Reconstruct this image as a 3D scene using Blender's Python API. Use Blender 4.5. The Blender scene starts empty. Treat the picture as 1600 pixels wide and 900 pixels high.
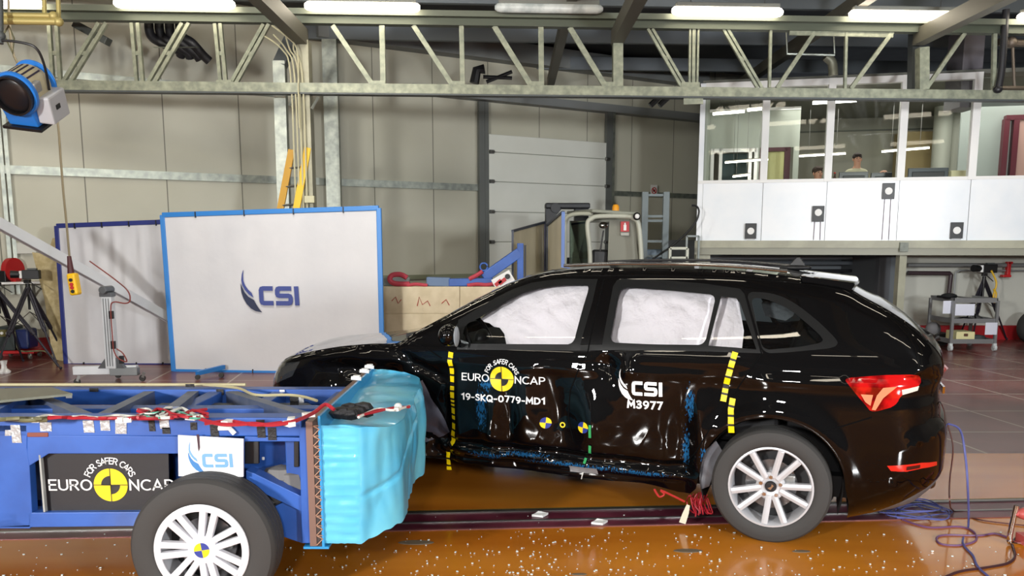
import bpy, bmesh, math, random
from mathutils import Vector, Matrix, noise
from mathutils.geometry import delaunay_2d_cdt
random.seed(7)
sc = bpy.context.scene
COL = sc.collection
sin, cos, pi = math.sin, math.cos, math.pi

# ---------------------------------------------------------------- camera
PITCH = math.radians(8.2); CP, SP = cos(PITCH), sin(PITCH); EYE = 1.63; F = 1300.0
cam = bpy.data.cameras.new('camera'); cam.sensor_width = 36; cam.lens = F/1600*36; cam.shift_y = 118/1600
cam.clip_start = .05; cam.clip_end = 200
camo = bpy.data.objects.new('camera', cam); COL.objects.link(camo)
camo.location = (0, 0, EYE); camo.rotation_euler = (pi/2-PITCH, 0, 0); sc.camera = camo
# ---------------------------------------------------------------- world, lights, exposure
w = bpy.data.worlds.new('hall_dim'); sc.world = w; w.use_nodes = True
w.node_tree.nodes['Background'].inputs[0].default_value = (.75, .82, .9, 1)
w.node_tree.nodes['Background'].inputs[1].default_value = .25
sc.view_settings.view_transform = 'Standard'; sc.view_settings.look = 'None'
sc.view_settings.gamma = 1; sc.view_settings.use_curve_mapping = False
sc.view_settings.exposure = 0.0
TUBE_EMIT = 16.0
def area(name, loc, target, size, power, col=(1, 1, 1), sy=None):
    l = bpy.data.lights.new(name, 'AREA'); l.energy = power; l.size = size; l.color = col
    if sy: l.shape = 'RECTANGLE'; l.size_y = sy
    o = bpy.data.objects.new(name, l); COL.objects.link(o); o.location = loc
    o.rotation_euler = (Vector(target)-Vector(loc)).to_track_quat('-Z', 'Y').to_euler()
    return o
area('flood_lamp', (-4.8, -3.0, 2.5), (-1, 12, 1.8), .6, 680, (1, .98, .95))  # unseen floods, all added to brighten the car, back wall and white panels
area('flood_lamp', (4.6, -2.8, 2.3), (4.5, 12, 2.0), .6, 560, (.95, .98, 1))
area('flood_lamp', (-.5, -1.0, 2.3), (-.3, 6, .7), .35, 90, (1, .98, .96))
area('flood_lamp', (-2.5, 7.6, 4.5), (-3.5, 12.5, 1.5), .8, 140, (1, .96, .88))
area('flood_lamp', (5.6, 8.0, 2.5), (6.0, 13.6, 2.6), .6, 120, (.93, .97, 1))

# ---------------------------------------------------------------- helpers
def hx(s):
    c = [int(s[i:i+2], 16)/255 for i in (0, 2, 4)]
    return tuple(((v+.055)/1.055)**2.4 if v > .04045 else v/12.92 for v in c)+(1,)
MATS = {}
def mat(name, c, rough=.5, metal=0, coat=0, noise_=None, bump=None, emit=0, spec=.5, alpha=1):
    if name in MATS: return MATS[name]
    m = bpy.data.materials.new(name); m.use_nodes = True; nt = m.node_tree; N = nt.nodes; L = nt.links
    b = N['Principled BSDF']; c = hx(c) if isinstance(c, str) else c
    b.inputs['Base Color'].default_value = c; b.inputs['Roughness'].default_value = rough
    b.inputs['Metallic'].default_value = metal; b.inputs['Specular IOR Level'].default_value = spec
    if coat: b.inputs['Coat Weight'].default_value = coat; b.inputs['Coat Roughness'].default_value = .03
    if alpha < 1: b.inputs['Alpha'].default_value = alpha
    if emit:
        b.inputs['Emission Color'].default_value = c; b.inputs['Emission Strength'].default_value = emit
    if noise_ or bump:
        tc = N.new('ShaderNodeTexCoord')
    if noise_:
        sc_, c2, lo, hi = noise_[:4]
        mp = N.new('ShaderNodeMapping'); mp.inputs['Scale'].default_value = noise_[4] if len(noise_) > 4 else (1, 1, 1)
        n = N.new('ShaderNodeTexNoise'); n.inputs['Scale'].default_value = sc_; n.inputs['Detail'].default_value = 5
        r = N.new('ShaderNodeValToRGB'); r.color_ramp.elements[0].position = lo; r.color_ramp.elements[1].position = hi
        r.color_ramp.elements[0].color = c; r.color_ramp.elements[1].color = hx(c2)
        L.new(tc.outputs['Object'], mp.inputs[0]); L.new(mp.outputs[0], n.inputs['Vector'])
        L.new(n.outputs['Fac'], r.inputs[0]); L.new(r.outputs[0], b.inputs['Base Color'])
    if bump:
        n2 = N.new('ShaderNodeTexNoise'); n2.inputs['Scale'].default_value = bump[0]; n2.inputs['Detail'].default_value = 4
        bp = N.new('ShaderNodeBump'); bp.inputs['Strength'].default_value = bump[1]; bp.inputs['Distance'].default_value = bump[2] if len(bump) > 2 else .02
        L.new(tc.outputs['Object'], n2.inputs['Vector']); L.new(n2.outputs['Fac'], bp.inputs['Height']); L.new(bp.outputs[0], b.inputs['Normal'])
    MATS[name] = m
    return m
def glass_mat(name, tint, refl=.08):
    m = bpy.data.materials.new(name); m.use_nodes = True; nt = m.node_tree; N = nt.nodes; L = nt.links
    N.remove(N['Principled BSDF']); out = N['Material Output']
    t = N.new('ShaderNodeBsdfTransparent'); t.inputs[0].default_value = tint
    g = N.new('ShaderNodeBsdfGlossy'); g.inputs['Roughness'].default_value = .02
    fr = N.new('ShaderNodeFresnel'); fr.inputs[0].default_value = 1.5
    ad = N.new('ShaderNodeMath'); ad.operation = 'ADD'; ad.inputs[1].default_value = refl-.04; ad.use_clamp = True
    mx = N.new('ShaderNodeMixShader')
    L.new(fr.outputs[0], ad.inputs[0]); L.new(ad.outputs[0], mx.inputs[0]); L.new(t.outputs[0], mx.inputs[1]); L.new(g.outputs[0], mx.inputs[2])
    L.new(mx.outputs[0], out.inputs[0]); return m

def ray(x, y):
    u = (x-800)/F; v = (568-y)/F
    return Vector((u, CP+v*SP, -SP+v*CP))
EYEV = Vector((0, 0, EYE))
def G(x, y, z=0):                      # where the sight line through a photo pixel meets the level z
    d = ray(x, y); return EYEV+d*((z-EYE)/d.z)
def Y_(x, y, Y):                       # ... meets the upright plane at depth Y
    d = ray(x, y); return EYEV+d*(Y/d.y)
def V(x, y, pl):                       # ... meets the upright plane through two floor points
    (x1, y1), (x2, y2) = pl; d = ray(x, y); nx, ny = y2-y1, x1-x2
    return EYEV+d*((nx*x1+ny*y1)/(nx*d.x+ny*d.y))

class MB:
    def __init__(s): s.v = []; s.f = []; s.m = []; s.mi = 0
    def add(s, vs, fs):
        o = len(s.v); s.v += [Vector(p) for p in vs]; s.f += [tuple(i+o for i in f) for f in fs]; s.m += [s.mi]*len(fs); return s
    def box(s, c, sz, M=None):
        x, y, z = sz[0]/2, sz[1]/2, sz[2]/2
        vs = [Vector((i*x, j*y, k*z)) for i in (-1, 1) for j in (-1, 1) for k in (-1, 1)]
        if M: vs = [M@v for v in vs]
        return s.add([v+Vector(c) for v in vs], [(0, 1, 3, 2), (4, 6, 7, 5), (0, 4, 5, 1), (2, 3, 7, 6), (0, 2, 6, 4), (1, 5, 7, 3)])
    def bx(s, a, b):
        a, b = Vector(a), Vector(b); return s.box((a+b)/2, [abs(q) for q in (b-a)])
    def beam(s, p, q, w, h=None, up=(0, 0, 1)):
        p, q = Vector(p), Vector(q); h = h or w; d = (q-p); L = d.length
        if L < 1e-6: return s
        d.normalize(); up = Vector(up)
        if abs(d.dot(up)) > .99: up = Vector((0, 1, 0))
        sd = d.cross(up).normalized(); u = sd.cross(d)
        return s.box((p+q)/2, (L, w, h), Matrix((d, sd, u)).transposed())
    def cyl(s, p, q, r, r2=None, n=12, cap=True):
        return s.tube([p, q], r, n, r2=r2, cap=cap)
    def tube(s, pts, r, n=8, r2=None, cap=True, rs=None):
        pts = [Vector(p) for p in pts]; k = len(pts); o = len(s.v); rings = []
        d0 = (pts[1]-pts[0]).normalized(); a = d0.orthogonal().normalized()
        for i, p in enumerate(pts):
            d = (pts[min(i+1, k-1)]-pts[max(i-1, 0)])
            d = d.normalized() if d.length > 1e-9 else d0
            a = (a-d*a.dot(d)); a = a.normalized() if a.length > 1e-6 else d.orthogonal().normalized(); b = d.cross(a)
            rr = rs[i] if rs else (r if r2 is None else r+(r2-r)*i/(k-1))
            rings.append([p+(a*cos(2*pi*j/n)+b*sin(2*pi*j/n))*rr for j in range(n)])
        vs = [v for R in rings for v in R]; fs = []
        for i in range(k-1):
            for j in range(n):
                j2 = (j+1) % n; fs.append((i*n+j, i*n+j2, (i+1)*n+j2, (i+1)*n+j))
        if cap: fs += [tuple(range(n))[::-1], tuple((k-1)*n+j for j in range(n))]
        return s.add(vs, fs)
    def ball(s, c, r, n=12, M=None):
        r = (r, r, r) if not hasattr(r, '__len__') else r; c = Vector(c); vs = []; fs = []; m = n//2
        for i in range(1, m):
            t = pi*i/m
            for j in range(n):
                q = 2*pi*j/n; p = Vector((r[0]*sin(t)*cos(q), r[1]*sin(t)*sin(q), r[2]*cos(t)))
                vs.append(c+(M@p if M else p))
        top = Vector((0, 0, r[2])); vs += [c+(M@top if M else top), c-(M@top if M else top)]; T = len(vs)-2
        for i in range(m-2):
            for j in range(n):
                j2 = (j+1) % n; fs.append((i*n+j, (i+1)*n+j, (i+1)*n+j2, i*n+j2))
        for j in range(n):
            j2 = (j+1) % n; fs += [(T, j, j2), (T+1, (m-2)*n+j2, (m-2)*n+j)]
        return s.add(vs, fs)
    def prism(s, pts, t):              # 3D polygon extruded by vector t
        n = len(pts); t = Vector(t); p = [Vector(q) for q in pts]
        return s.add(p+[q+t for q in p], [tuple(range(n))[::-1], tuple(range(n, 2*n))]+[(i, (i+1) % n, (i+1) % n+n, i+n) for i in range(n)])
    def lathe(s, prof, c, ax='y', n=32, closed=False):   # prof: (radius, along)
        c = Vector(c); vs = []; fs = []; k = len(prof)
        for r, h in prof:
            for j in range(n):
                q = 2*pi*j/n
                vs.append(c+(Vector((r*cos(q), h, r*sin(q))) if ax == 'y' else Vector((r*cos(q), r*sin(q), h)) if ax == 'z' else Vector((h, r*cos(q), r*sin(q)))))
        for i in range(k if closed else k-1):
            for j in range(n):
                j2 = (j+1) % n; i2 = (i+1) % k; fs.append((i*n+j, i*n+j2, i2*n+j2, i2*n+j))
        if not closed: fs += [tuple(range(n)), tuple((k-1)*n+j for j in range(n))[::-1]]
        return s.add(vs, fs)
    def xf(s, M):
        s.v = [M@v for v in s.v]; return s
    def build(s, name, m, parent=None, smooth=False, bevel=0, world=False, fixn=True, ang=40):
        me = bpy.data.meshes.new(name); vs = s.v
        if world and parent is not None:
            Mi = parent.matrix_basis.inverted() if parent.parent is None else top_of(parent).matrix_basis.inverted()
            vs = [Mi@v for v in vs]
        off = Vector((0, 0, 0))
        if parent is None and vs:
            off = Vector(((min(v.x for v in vs)+max(v.x for v in vs))/2, (min(v.y for v in vs)+max(v.y for v in vs))/2, min(v.z for v in vs)))
            vs = [v-off for v in vs]
        me.from_pydata(vs, [], s.f); ms = m if isinstance(m, (list, tuple)) else [m]
        for q in ms: me.materials.append(q)
        if len(ms) > 1:
            for i, p in enumerate(me.polygons): p.material_index = s.m[i]
        if fixn:
            b = bmesh.new(); b.from_mesh(me); bmesh.ops.recalc_face_normals(b, faces=b.faces); b.to_mesh(me); b.free()
        if smooth:
            for p in me.polygons: p.use_smooth = True
            me.set_sharp_from_angle(angle=math.radians(ang))
        o = bpy.data.objects.new(name, me); COL.objects.link(o); o.location = off
        if parent is not None: o.parent = parent
        if bevel:
            bm_ = o.modifiers.new('bevel', 'BEVEL'); bm_.width = bevel; bm_.segments = 2; bm_.limit_method = 'ANGLE'
        return o
def top_of(o):
    while o.parent: o = o.parent
    return o
def tag(o, label, cat, group=None):
    o['label'] = label; o['category'] = cat
    if group: o['group'] = group
    return o
def thing(name, label, cat, loc=(0, 0, 0), rz=0, group=None):
    o = bpy.data.objects.new(name, None); COL.objects.link(o); o.empty_display_size = .1
    o.location = loc; o.rotation_euler = (0, 0, rz); o.matrix_basis = Matrix.Translation(Vector(loc))@Matrix.Rotation(rz, 4, 'Z')
    return tag(o, label, cat, group)
def st(o): o['kind'] = 'structure'; return o
def copy_tree(o, parent=None):
    c = o.copy(); COL.objects.link(c); c.parent = parent
    for ch in [k for k in o.children]: copy_tree(ch, c)
    return c
def curve_pts(pts, n=8):               # Catmull-Rom through points
    P = [Vector(p) for p in pts]; out = []
    for i in range(len(P)-1):
        a, b, c, d = P[max(i-1, 0)], P[i], P[i+1], P[min(i+2, len(P)-1)]
        for k in range(n):
            t = k/n; out.append(.5*((2*b)+(c-a)*t+(2*a-5*b+4*c-d)*t*t+(3*b-a-3*c+d)*t**3))
    out.append(P[-1]); return out

# materials
GALV = mat('galvanised steel', '8f958f', .42, .75, noise_=(9, 'b3b8ae', .35, .7))
GALV_Y = mat('painted galvanised truss steel', '74786a', .5, .35, noise_=(12, '969a86', .35, .7))
STEEL = mat('bare steel', '8a8a88', .35, .9)
DKSTEEL = mat('dark painted steel', '4a4f50', .5, .2)
ALU = mat('anodised aluminium', 'd4d8dc', .4, .25)
BLK = mat('black plastic', '101114', .45)
BLKTAPE = mat('black cloth tape', '141418', .55, bump=(60, .3))
RUB = mat('black rubber', '383736', .75, bump=(90, .15, .004))
BLUEP = mat('blue frame paint', '2e5cae', .42, .0, noise_=(5, '26509c', .4, .65), coat=.15)
BLUEL = mat('light blue pipe paint', '2d7cc8', .4)
WHITE = mat('white paint', 'e8e8e6', .5)
GTAPE = mat('silver cloth tape', 'a8aaad', .38, .3, bump=(40, .4))
YEL = mat('yellow plastic', 'eebc10', .45)
REDP = mat('red paint', 'b81e22', .45)
REDW = mat('red cable rubber', 'a01e2c', .5)
WHITEW = mat('white cable rubber', 'd2d2cc', .5)
CHROME = mat('chrome', 'dddddd', .08, 1)
# ---- lettering
def _arc(cx, cy, rx, ry, a0, a1, n=9): return [(cx+rx*cos(math.radians(a0+(a1-a0)*i/n)), cy+ry*sin(math.radians(a0+(a1-a0)*i/n))) for i in range(n+1)]
GLY = {'E': (.5, [[(.5, 1), (0, 1), (0, 0), (.5, 0)], [(0, .52), (.44, .52)]]), 'U': (.6, [[(0, 1)]+_arc(.3, .3, .3, .3, 180, 360)+[(.6, 1)]]),
 'R': (.56, [[(0, 0), (0, 1), (.28, 1)]+_arc(.28, .74, .26, .26, 80, -80, 6)+[(.28, .48), (0, .48)], [(.28, .48), (.56, 0)]]), 'P': (.54, [[(0, 0), (0, 1), (.28, 1)]+_arc(.28, .73, .26, .27, 80, -80, 6)+[(.28, .46), (0, .46)]]),
 'O': (.74, [_arc(.37, .5, .37, .5, 90, 450, 20)]), 'Q': (.74, [_arc(.37, .5, .37, .5, 90, 450, 20), [(.42, .25), (.74, -.06)]]), 'N': (.6, [[(0, 0), (0, 1), (.6, 0), (.6, 1)]]), 'C': (.62, [_arc(.4, .5, .4, .5, 55, 305, 14)]),
 'A': (.68, [[(0, 0), (.34, 1), (.68, 0)], [(.11, .3), (.57, .3)]]), 'F': (.48, [[(0, 0), (0, 1), (.48, 1)], [(0, .5), (.42, .5)]]),
 'S': (.5, [[(.47, .86), (.4, .96), (.25, 1), (.1, .95), (.03, .8), (.06, .65), (.2, .56), (.38, .46), (.49, .35), (.5, .2), (.42, .05), (.25, 0), (.1, .03), (0, .13)]]),
 'M': (.78, [[(0, 0), (.05, 1), (.39, .32), (.73, 1), (.78, 0)]]), 'K': (.56, [[(0, 0), (0, 1)], [(.54, 1), (.03, .5), (.58, 0)]]), 'D': (.62, [[(0, .5), (0, 0), (.2, 0)]+_arc(.2, .5, .42, .5, -80, 80, 10)+[(.2, 1), (0, 1), (0, .5)]]),
 '-': (.28, [[(0, .42), (.28, .42)]]), '1': (.3, [[(0, .8), (.24, 1), (.24, 0)]]), '0': (.54, [_arc(.27, .5, .27, .5, 90, 450, 18)]), '7': (.5, [[(0, 1), (.5, 1), (.16, 0)]]),
 '9': (.54, [_arc(.27, .7, .27, .3, 0, 360, 14), [(.54, .7), (.52, .42), (.4, .16), (.2, 0)]]),
 '3': (.5, [[(.02, .9), (.14, 1), (.3, 1), (.43, .9), (.45, .75), (.36, .58), (.18, .53)], [(.18, .53), (.38, .48), (.5, .3), (.43, .08), (.25, 0), (.1, .02), (0, .12)]]), ' ': (.3, [])}
def text_geo(s, size, bold=0, align='CENTER', xs=1):
    cap = size*.72; wt = .135+bold; vs = []; fs = []; x = 0; gap = wt+.10
    for c in s:
        gw, st_ = GLY[c]
        for P in st_:
            q = []
            for i in range(len(P)-1):
                a, b = P[i], P[i+1]; k = max(1, int(math.hypot(b[0]-a[0], b[1]-a[1])/.3)); q += [(a[0]+(b[0]-a[0])*j/k, a[1]+(b[1]-a[1])*j/k) for j in range(k)]
            q.append(P[-1])
            # square-ended strokes reach the full height
            d0 = Vector(q[0])-Vector(q[1]); d1 = Vector(q[-1])-Vector(q[-2])
            if (Vector(q[0])-Vector(q[-1])).length > .02: q = [tuple(Vector(q[0])+d0.normalized()*wt*.45)]+q+[tuple(Vector(q[-1])+d1.normalized()*wt*.45)]
            v, f = stroke([((x+px)*cap, (py*(1-wt*.5)+wt*.25-.5)*cap) for px, py in q], wt*cap); o = len(vs); vs += v; fs += [tuple(i+o for i in g) for g in f]
        x += gw+gap
    x = (x-gap)*cap; off = {'CENTER': x/2, 'LEFT': 0, 'RIGHT': x}[align]
    return [((u-off)*xs, v) for u, v in vs], fs
def put2(mb, geo, fn): mb.add([fn(u, v) for u, v in geo[0]], geo[1])
def stroke(pts, wd):
    n = len(pts); P = [Vector(p) for p in pts]; Lf = []; Rt = []
    for i in range(n):
        d1 = (P[i]-P[i-1]).normalized() if i else (P[1]-P[0]).normalized()
        d2 = (P[i+1]-P[i]).normalized() if i < n-1 else d1
        t = (d1+d2).normalized(); nn = Vector((-t.y, t.x)); k = wd/2/max(.4, nn.dot(Vector((-d1.y, d1.x))))
        Lf.append(P[i]+nn*k); Rt.append(P[i]-nn*k)
    return [tuple(p) for p in Lf+Rt], [(i, i+1, n+i+1, n+i) for i in range(n-1)]
def strokes_csi(sc_):
    out = []
    for p in ([(608, 455), (468, 455), (446, 462), (436, 485), (441, 630), (452, 652), (475, 660), (613, 660)],
              [(875, 455), (700, 455), (680, 462), (671, 482), (671, 528), (680, 548), (700, 556), (830, 556), (852, 564), (862, 586), (862, 630), (852, 652), (830, 660), (648, 660)],
              [(944, 423), (954, 690)]):
        q = []
        for i in range(len(p)-1):
            a, b = p[i], p[i+1]; k = max(1, int(math.hypot(b[0]-a[0], b[1]-a[1])/60))
            q += [(a[0]+(b[0]-a[0])*j/k, a[1]+(b[1]-a[1])*j/k) for j in range(k)]
        q.append(p[-1]); vs, fs = stroke([((x-565)*sc_, (495-y)*sc_) for x, y in q], 64*sc_); out.append((vs, fs))
    return out
def swoosh(sc_):
    # two leaf blades, each a strip between a left and a right edge
    lo = [((145, 385), (147, 387)), ((148, 450), (168, 440)), ((156, 520), (200, 510)), ((178, 590), (250, 570)), ((222, 672), (330, 618)), ((285, 738), (362, 680)), ((350, 775), (405, 745)), ((440, 790), (442, 789))]
    up = [((193, 200), (198, 204)), ((170, 262), (188, 280)), ((160, 340), (190, 350)), ((170, 410), (212, 410)), ((205, 475), (250, 470)), ((260, 540), (302, 520)), ((325, 584), (326, 585))]
    res = []
    for s_ in (lo, up):
        vs = []; fs = []
        for a, b in s_: vs += [((a[0]-565)*sc_, (495-a[1])*sc_), ((b[0]-565)*sc_, (495-b[1])*sc_)]
        for i in range(len(s_)-1): fs.append((2*i, 2*i+1, 2*i+3, 2*i+2))
        res.append((vs, fs))
    return res
def disc2(r, n=40, a0=0, a1=2*pi):
    vs = [(0, 0)]+[(r*cos(a0+(a1-a0)*i/n), r*sin(a0+(a1-a0)*i/n)) for i in range(n+1)]
    return vs, [(0, i, i+1) for i in range(1, n+1)]
def rect2(x0, y0, x1, y1): return [(x0, y0), (x1, y0), (x1, y1), (x0, y1)], [(0, 1, 2, 3)]
def shift(g, dx, dy, rot=0):
    c, s_ = cos(rot), sin(rot); return [(u*c-v*s_+dx, u*s_+v*c+dy) for u, v in g[0]], g[1]
YELLOWD = mat('yellow sticker film', 'f4d21c', .4); WHITED = mat('white sticker film', 'f2f2f2', .4); BLACKD = mat('black sticker film', '0c0c10', .4); BLUED = mat('dark blue sticker film', '2a3a8c', .4)
def ncap(fn, R, parent, world, lift, wsz, wx, arcs, xs=1.2):
    """round yellow mark, the words beside it and the arched words above; fn(u,v,h) gives the surface point"""
    m = MB(); put2(m, disc2(R), lambda u, v: fn(u, v, lift)); m.build('yellow_disc', YELLOWD, parent, world=world, fixn=False)
    m = MB()
    put2(m, disc2(R*.56, 12, pi/2, pi), lambda u, v: fn(u, v, lift*1.6)); put2(m, disc2(R*.56, 12, -pi/2, 0), lambda u, v: fn(u, v, lift*1.6))
    put2(m, rect2(-R*.025, -R, R*.025, R), lambda u, v: fn(u, v, lift*1.6)); put2(m, rect2(-R, -R*.025, R, R*.025), lambda u, v: fn(u, v, lift*1.6))
    m.build('black_quadrants', BLACKD, parent, world=world, fixn=False)
    m = MB()
    put2(m, shift(text_geo('EURO', wsz, .0, 'RIGHT', xs), -wx, 0), lambda u, v: fn(u, v, lift))
    put2(m, shift(text_geo('NCAP', wsz, .0, 'LEFT', xs), wx, 0), lambda u, v: fn(u, v, lift))
    s_ = 'FOR SAFER CARS'; n = len(s_)
    wd = {'R': 1, 'O': 1.12, ' ': .62, 'F': .85, 'S': .95, 'A': 1.0, 'E': .9, 'C': 1}
    tot = sum(wd[c] for c in s_); acc = 0
    for c in s_:
        t = (acc+wd[c]/2)/tot; acc += wd[c]; an = math.radians(arcs[0]+(arcs[1]-arcs[0])*t)
        if c == ' ': continue
        put2(m, shift(text_geo(c, arcs[2], .02), arcs[3]*cos(an), arcs[3]*sin(an), an-pi/2), lambda u, v: fn(u, v, lift))
    m.build('lettering', WHITED, parent, world=world, fixn=False)
def logo(fn, sc_, parent, world, lift, mw, ms, ms2=None):
    m = MB()
    for g in strokes_csi(sc_): put2(m, g, lambda u, v: fn(u, v, lift))
    m.build('lettering', mw, parent, world=world, fixn=False)
    a, b = swoosh(sc_)
    m = MB(); put2(m, a, lambda u, v: fn(u, v, lift)); m.mi = 1; put2(m, b, lambda u, v: fn(u, v, lift))
    m.build('leaf_mark', [ms, ms2 or ms], parent, world=world, fixn=False)
# ================================================================ SETTING
# floor: dark red screed with pale survey lines, painted orange band around the track
def floor_mat():
    m = bpy.data.materials.new('red screed with survey grid'); m.use_nodes = True; nt = m.node_tree; N = nt.nodes; L = nt.links; b = N['Principled BSDF']
    tc = N.new('ShaderNodeTexCoord'); sx = N.new('ShaderNodeSeparateXYZ'); L.new(tc.outputs['Object'], sx.inputs[0])
    def math_(op, a, b_=None, c=None):
        n = N.new('ShaderNodeMath'); n.operation = op
        for i, q in enumerate((a, b_, c)):
            if q is None: continue
            if isinstance(q, (int, float)): n.inputs[i].default_value = q
            else: L.new(q, n.inputs[i])
        return n.outputs[0]
    X = math_('ADD', sx.outputs[0], math_('MULTIPLY', sx.outputs[1], .11)); Yc = sx.outputs[1]
    def line(c, off, per, wd):
        q = math_('PINGPONG', math_('SUBTRACT', c, off), per/2); return math_('LESS_THAN', q, wd)
    lx = line(X, 4.43, .96, .011); ly = line(Yc, 8.04, .925, .011)
    ln = math_('MAXIMUM', lx, ly)
    n1 = N.new('ShaderNodeTexNoise'); n1.inputs['Scale'].default_value = 1.3; n1.inputs['Detail'].default_value = 6; L.new(tc.outputs['Object'], n1.inputs['Vector'])
    r = N.new('ShaderNodeValToRGB'); r.color_ramp.elements[0].color = hx('5a2a26'); r.color_ramp.elements[1].color = hx('7a4640'); r.color_ramp.elements[0].position = .35; r.color_ramp.elements[1].position = .7
    L.new(n1.outputs['Fac'], r.inputs[0])
    mx = N.new('ShaderNodeMix'); mx.data_type = 'RGBA'; L.new(ln, mx.inputs[0]); L.new(r.outputs[0], mx.inputs[6]); mx.inputs[7].default_value = hx('a89a8c')
    L.new(mx.outputs[2], b.inputs['Base Color']); b.inputs['Roughness'].default_value = .28
    return m
def flat(name, pts, z, m):
    M = MB(); M.add([(x, y, z) for x, y in pts], [tuple(range(len(pts)))]); o = M.build(name, m, fixn=False); return st(o)
fl = MB(); fl.box((0, 6.5, -.1), (30, 33, .2)); fo = st(fl.build('floor', floor_mat())); 
for v in fo.data.vertices: v.co += fo.location
fo.location = (0, 0, 0)
ORANGE = mat('orange floor paint', 'b0641a', .16, noise_=(.9, 'cf842a', .35, .7, (.35, 1.6, 1)), bump=(2.5, .12, .01))
o = MB(); o.bx((-15, -9, -.02), (15, 6.35, .004)); st(o.build('floor_orange_band', ORANGE))
# sunken track: steel edges, purple-red channel
TD = Vector((6.02, .40, 0)).normalized(); TN = Vector((-TD.y, TD.x, 0)); T0 = Vector((0, 4.76, 0))
def track(n0, n1, z0, z1, name, m):
    M = MB(); a = T0+TN*n0-TD*12; b = T0+TN*n1-TD*12; c = T0+TN*n1+TD*12; d = T0+TN*n0+TD*12
    M.prism([(p.x, p.y, z0) for p in (a, b, c, d)], (0, 0, z1-z0)); return st(M.build(name, m))
track(-.13, .16, .002, .0065, 'trim_1', mat('purple red track paint', '4c1226', .35, noise_=(3, '6a2a3c', .4, .6)))
track(.14, .175, .002, .014, 'trim_2', mat('worn steel rail', '6e6a68', .3, .8))
track(-.03, -.012, .002, .012, 'trim_3', STEEL)
track(-.15, -.13, .002, .009, 'trim_4', mat('dull red steel', '7a4a4c', .4, .3))
track(.19, .21, .002, .007, 'trim_5', mat('ochre dirt line', '6a5a18', .6))
# broken glass crumbs strewn over the orange floor (uncountable)
sh = MB()
for i in range(2600):
    x = random.uniform(-3, 3.1); y = 3.0+abs(random.gauss(0, 1))*.75
    if random.random() < .4: x = random.gauss(.2, 1.0)
    if y > 4.6 and random.random() < .7: continue
    s_ = random.choice((.0025, .0035, .0045, .0065, .003)); a = random.random()*pi
    sh.box((x, y, .006+s_*.4), (s_*random.uniform(1, 2), s_, s_*.8), Matrix.Rotation(a, 3, 'Z'))
o = sh.build('glass_shards', mat('crumbled safety glass', 'd8e4dc', .15, spec=.8)); o['kind'] = 'stuff'
tag(o, 'crumbs of broken safety glass strewn over the orange floor', 'broken glass')

# back wall: pale panels, 30 degrees to the view
BW = ((-7.48, 12.1), (4.07, 18.9)); bd = Vector((BW[1][0]-BW[0][0], BW[1][1]-BW[0][1], 0)).normalized(); bn = Vector((bd.y, -bd.x, 0))
def W_(x, y): return V(x, y, BW)
B0 = Vector((-7.48, 12.1, 0))
def panel_mat(name, c1, c2, per, seam, rot=0):
    m = mat(name, c1, .62, noise_=(.6, c2, .35, .7)); nt = m.node_tree; N = nt.nodes; L = nt.links; b = N['Principled BSDF']
    tc = N.new('ShaderNodeTexCoord'); sx = N.new('ShaderNodeSeparateXYZ'); L.new(tc.outputs['Object'], sx.inputs[0])
    pp = N.new('ShaderNodeMath'); pp.operation = 'PINGPONG'; pp.inputs[1].default_value = per/2; L.new(sx.outputs[0], pp.inputs[0])
    lt = N.new('ShaderNodeMath'); lt.operation = 'LESS_THAN'; lt.inputs[1].default_value = seam; L.new(pp.outputs[0], lt.inputs[0])
    old = b.inputs['Base Color'].links[0].from_socket
    mx = N.new('ShaderNodeMix'); mx.data_type = 'RGBA'; L.new(lt.outputs[0], mx.inputs[0]); L.new(old, mx.inputs[6]); mx.inputs[7].default_value = hx('77776a'); L.new(mx.outputs[2], b.inputs['Base Color'])
    return m
def wall(name, p, q, z0, z1, th, m, away=1):
    p, q = Vector((*p, 0)), Vector((*q, 0)); d = q-p; L = d.length; M = MB(); M.bx((0, 0, z0), (L, away*th, z1))
    me = M.build(name, m); me.location = (0, 0, 0)
    off = Vector((L/2, away*th/2, z0))
    for v in me.data.vertices: v.co += off
    me.location = p; me.rotation_euler = (0, 0, math.atan2(d.y, d.x)); return st(me)
PANEL = panel_mat('pale insulated wall panels', 'c2c1b0', 'cccbbc', 1.15, .008)
pL = B0-bd*4.5; pR = B0+bd*15.2
wall('wall_back', (pL.x, pL.y), (pR.x, pR.y), 0, 6.5, .2, PANEL)
RED = mat('red wall band paint', 'a8161e', .5)
def strip(a, b, z0, z1, th, name, m, off=0):
    M = MB(); p = B0+bd*a-bn*0; q = B0+bd*b
    M.prism([(*(p+bn*off).xy, z0), (*(q+bn*off).xy, z0), (*(q+bn*(off+th)).xy, z0), (*(p+bn*(off+th)).xy, z0)], (0, 0, z1-z0)); return st(M.build(name, m))
strip(-4.5, 5, 0, .24, .012, 'baseboard_back', RED)
def bs(x):   # distance along back wall of the pixel column
    return (W_(x, 400)-B0).dot(bd)
strip(-4.5, bs(752), 2.62, 2.74, .07, 'trim_6', GALV)
strip(bs(946), bs(1085), 2.62, 2.72, .07, 'trim_7', GALV)
strip(-4.5, bs(450), 4.02, 4.12, .07, 'trim_8', GALV)
GBM = mat('grey eave beam', '8a8e8e', .6, .0)
strip(bs(500), bs(1085), 5.0, 5.35, .3, 'trim_9', GBM)
strip(bs(640), bs(1085), 4.27, 4.42, .25, 'trim_10', GBM)
strip(bs(595), bs(755), .98, 1.06, .06, 'trim_11', mat('green grey rail paint', '8a9078', .5))
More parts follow.
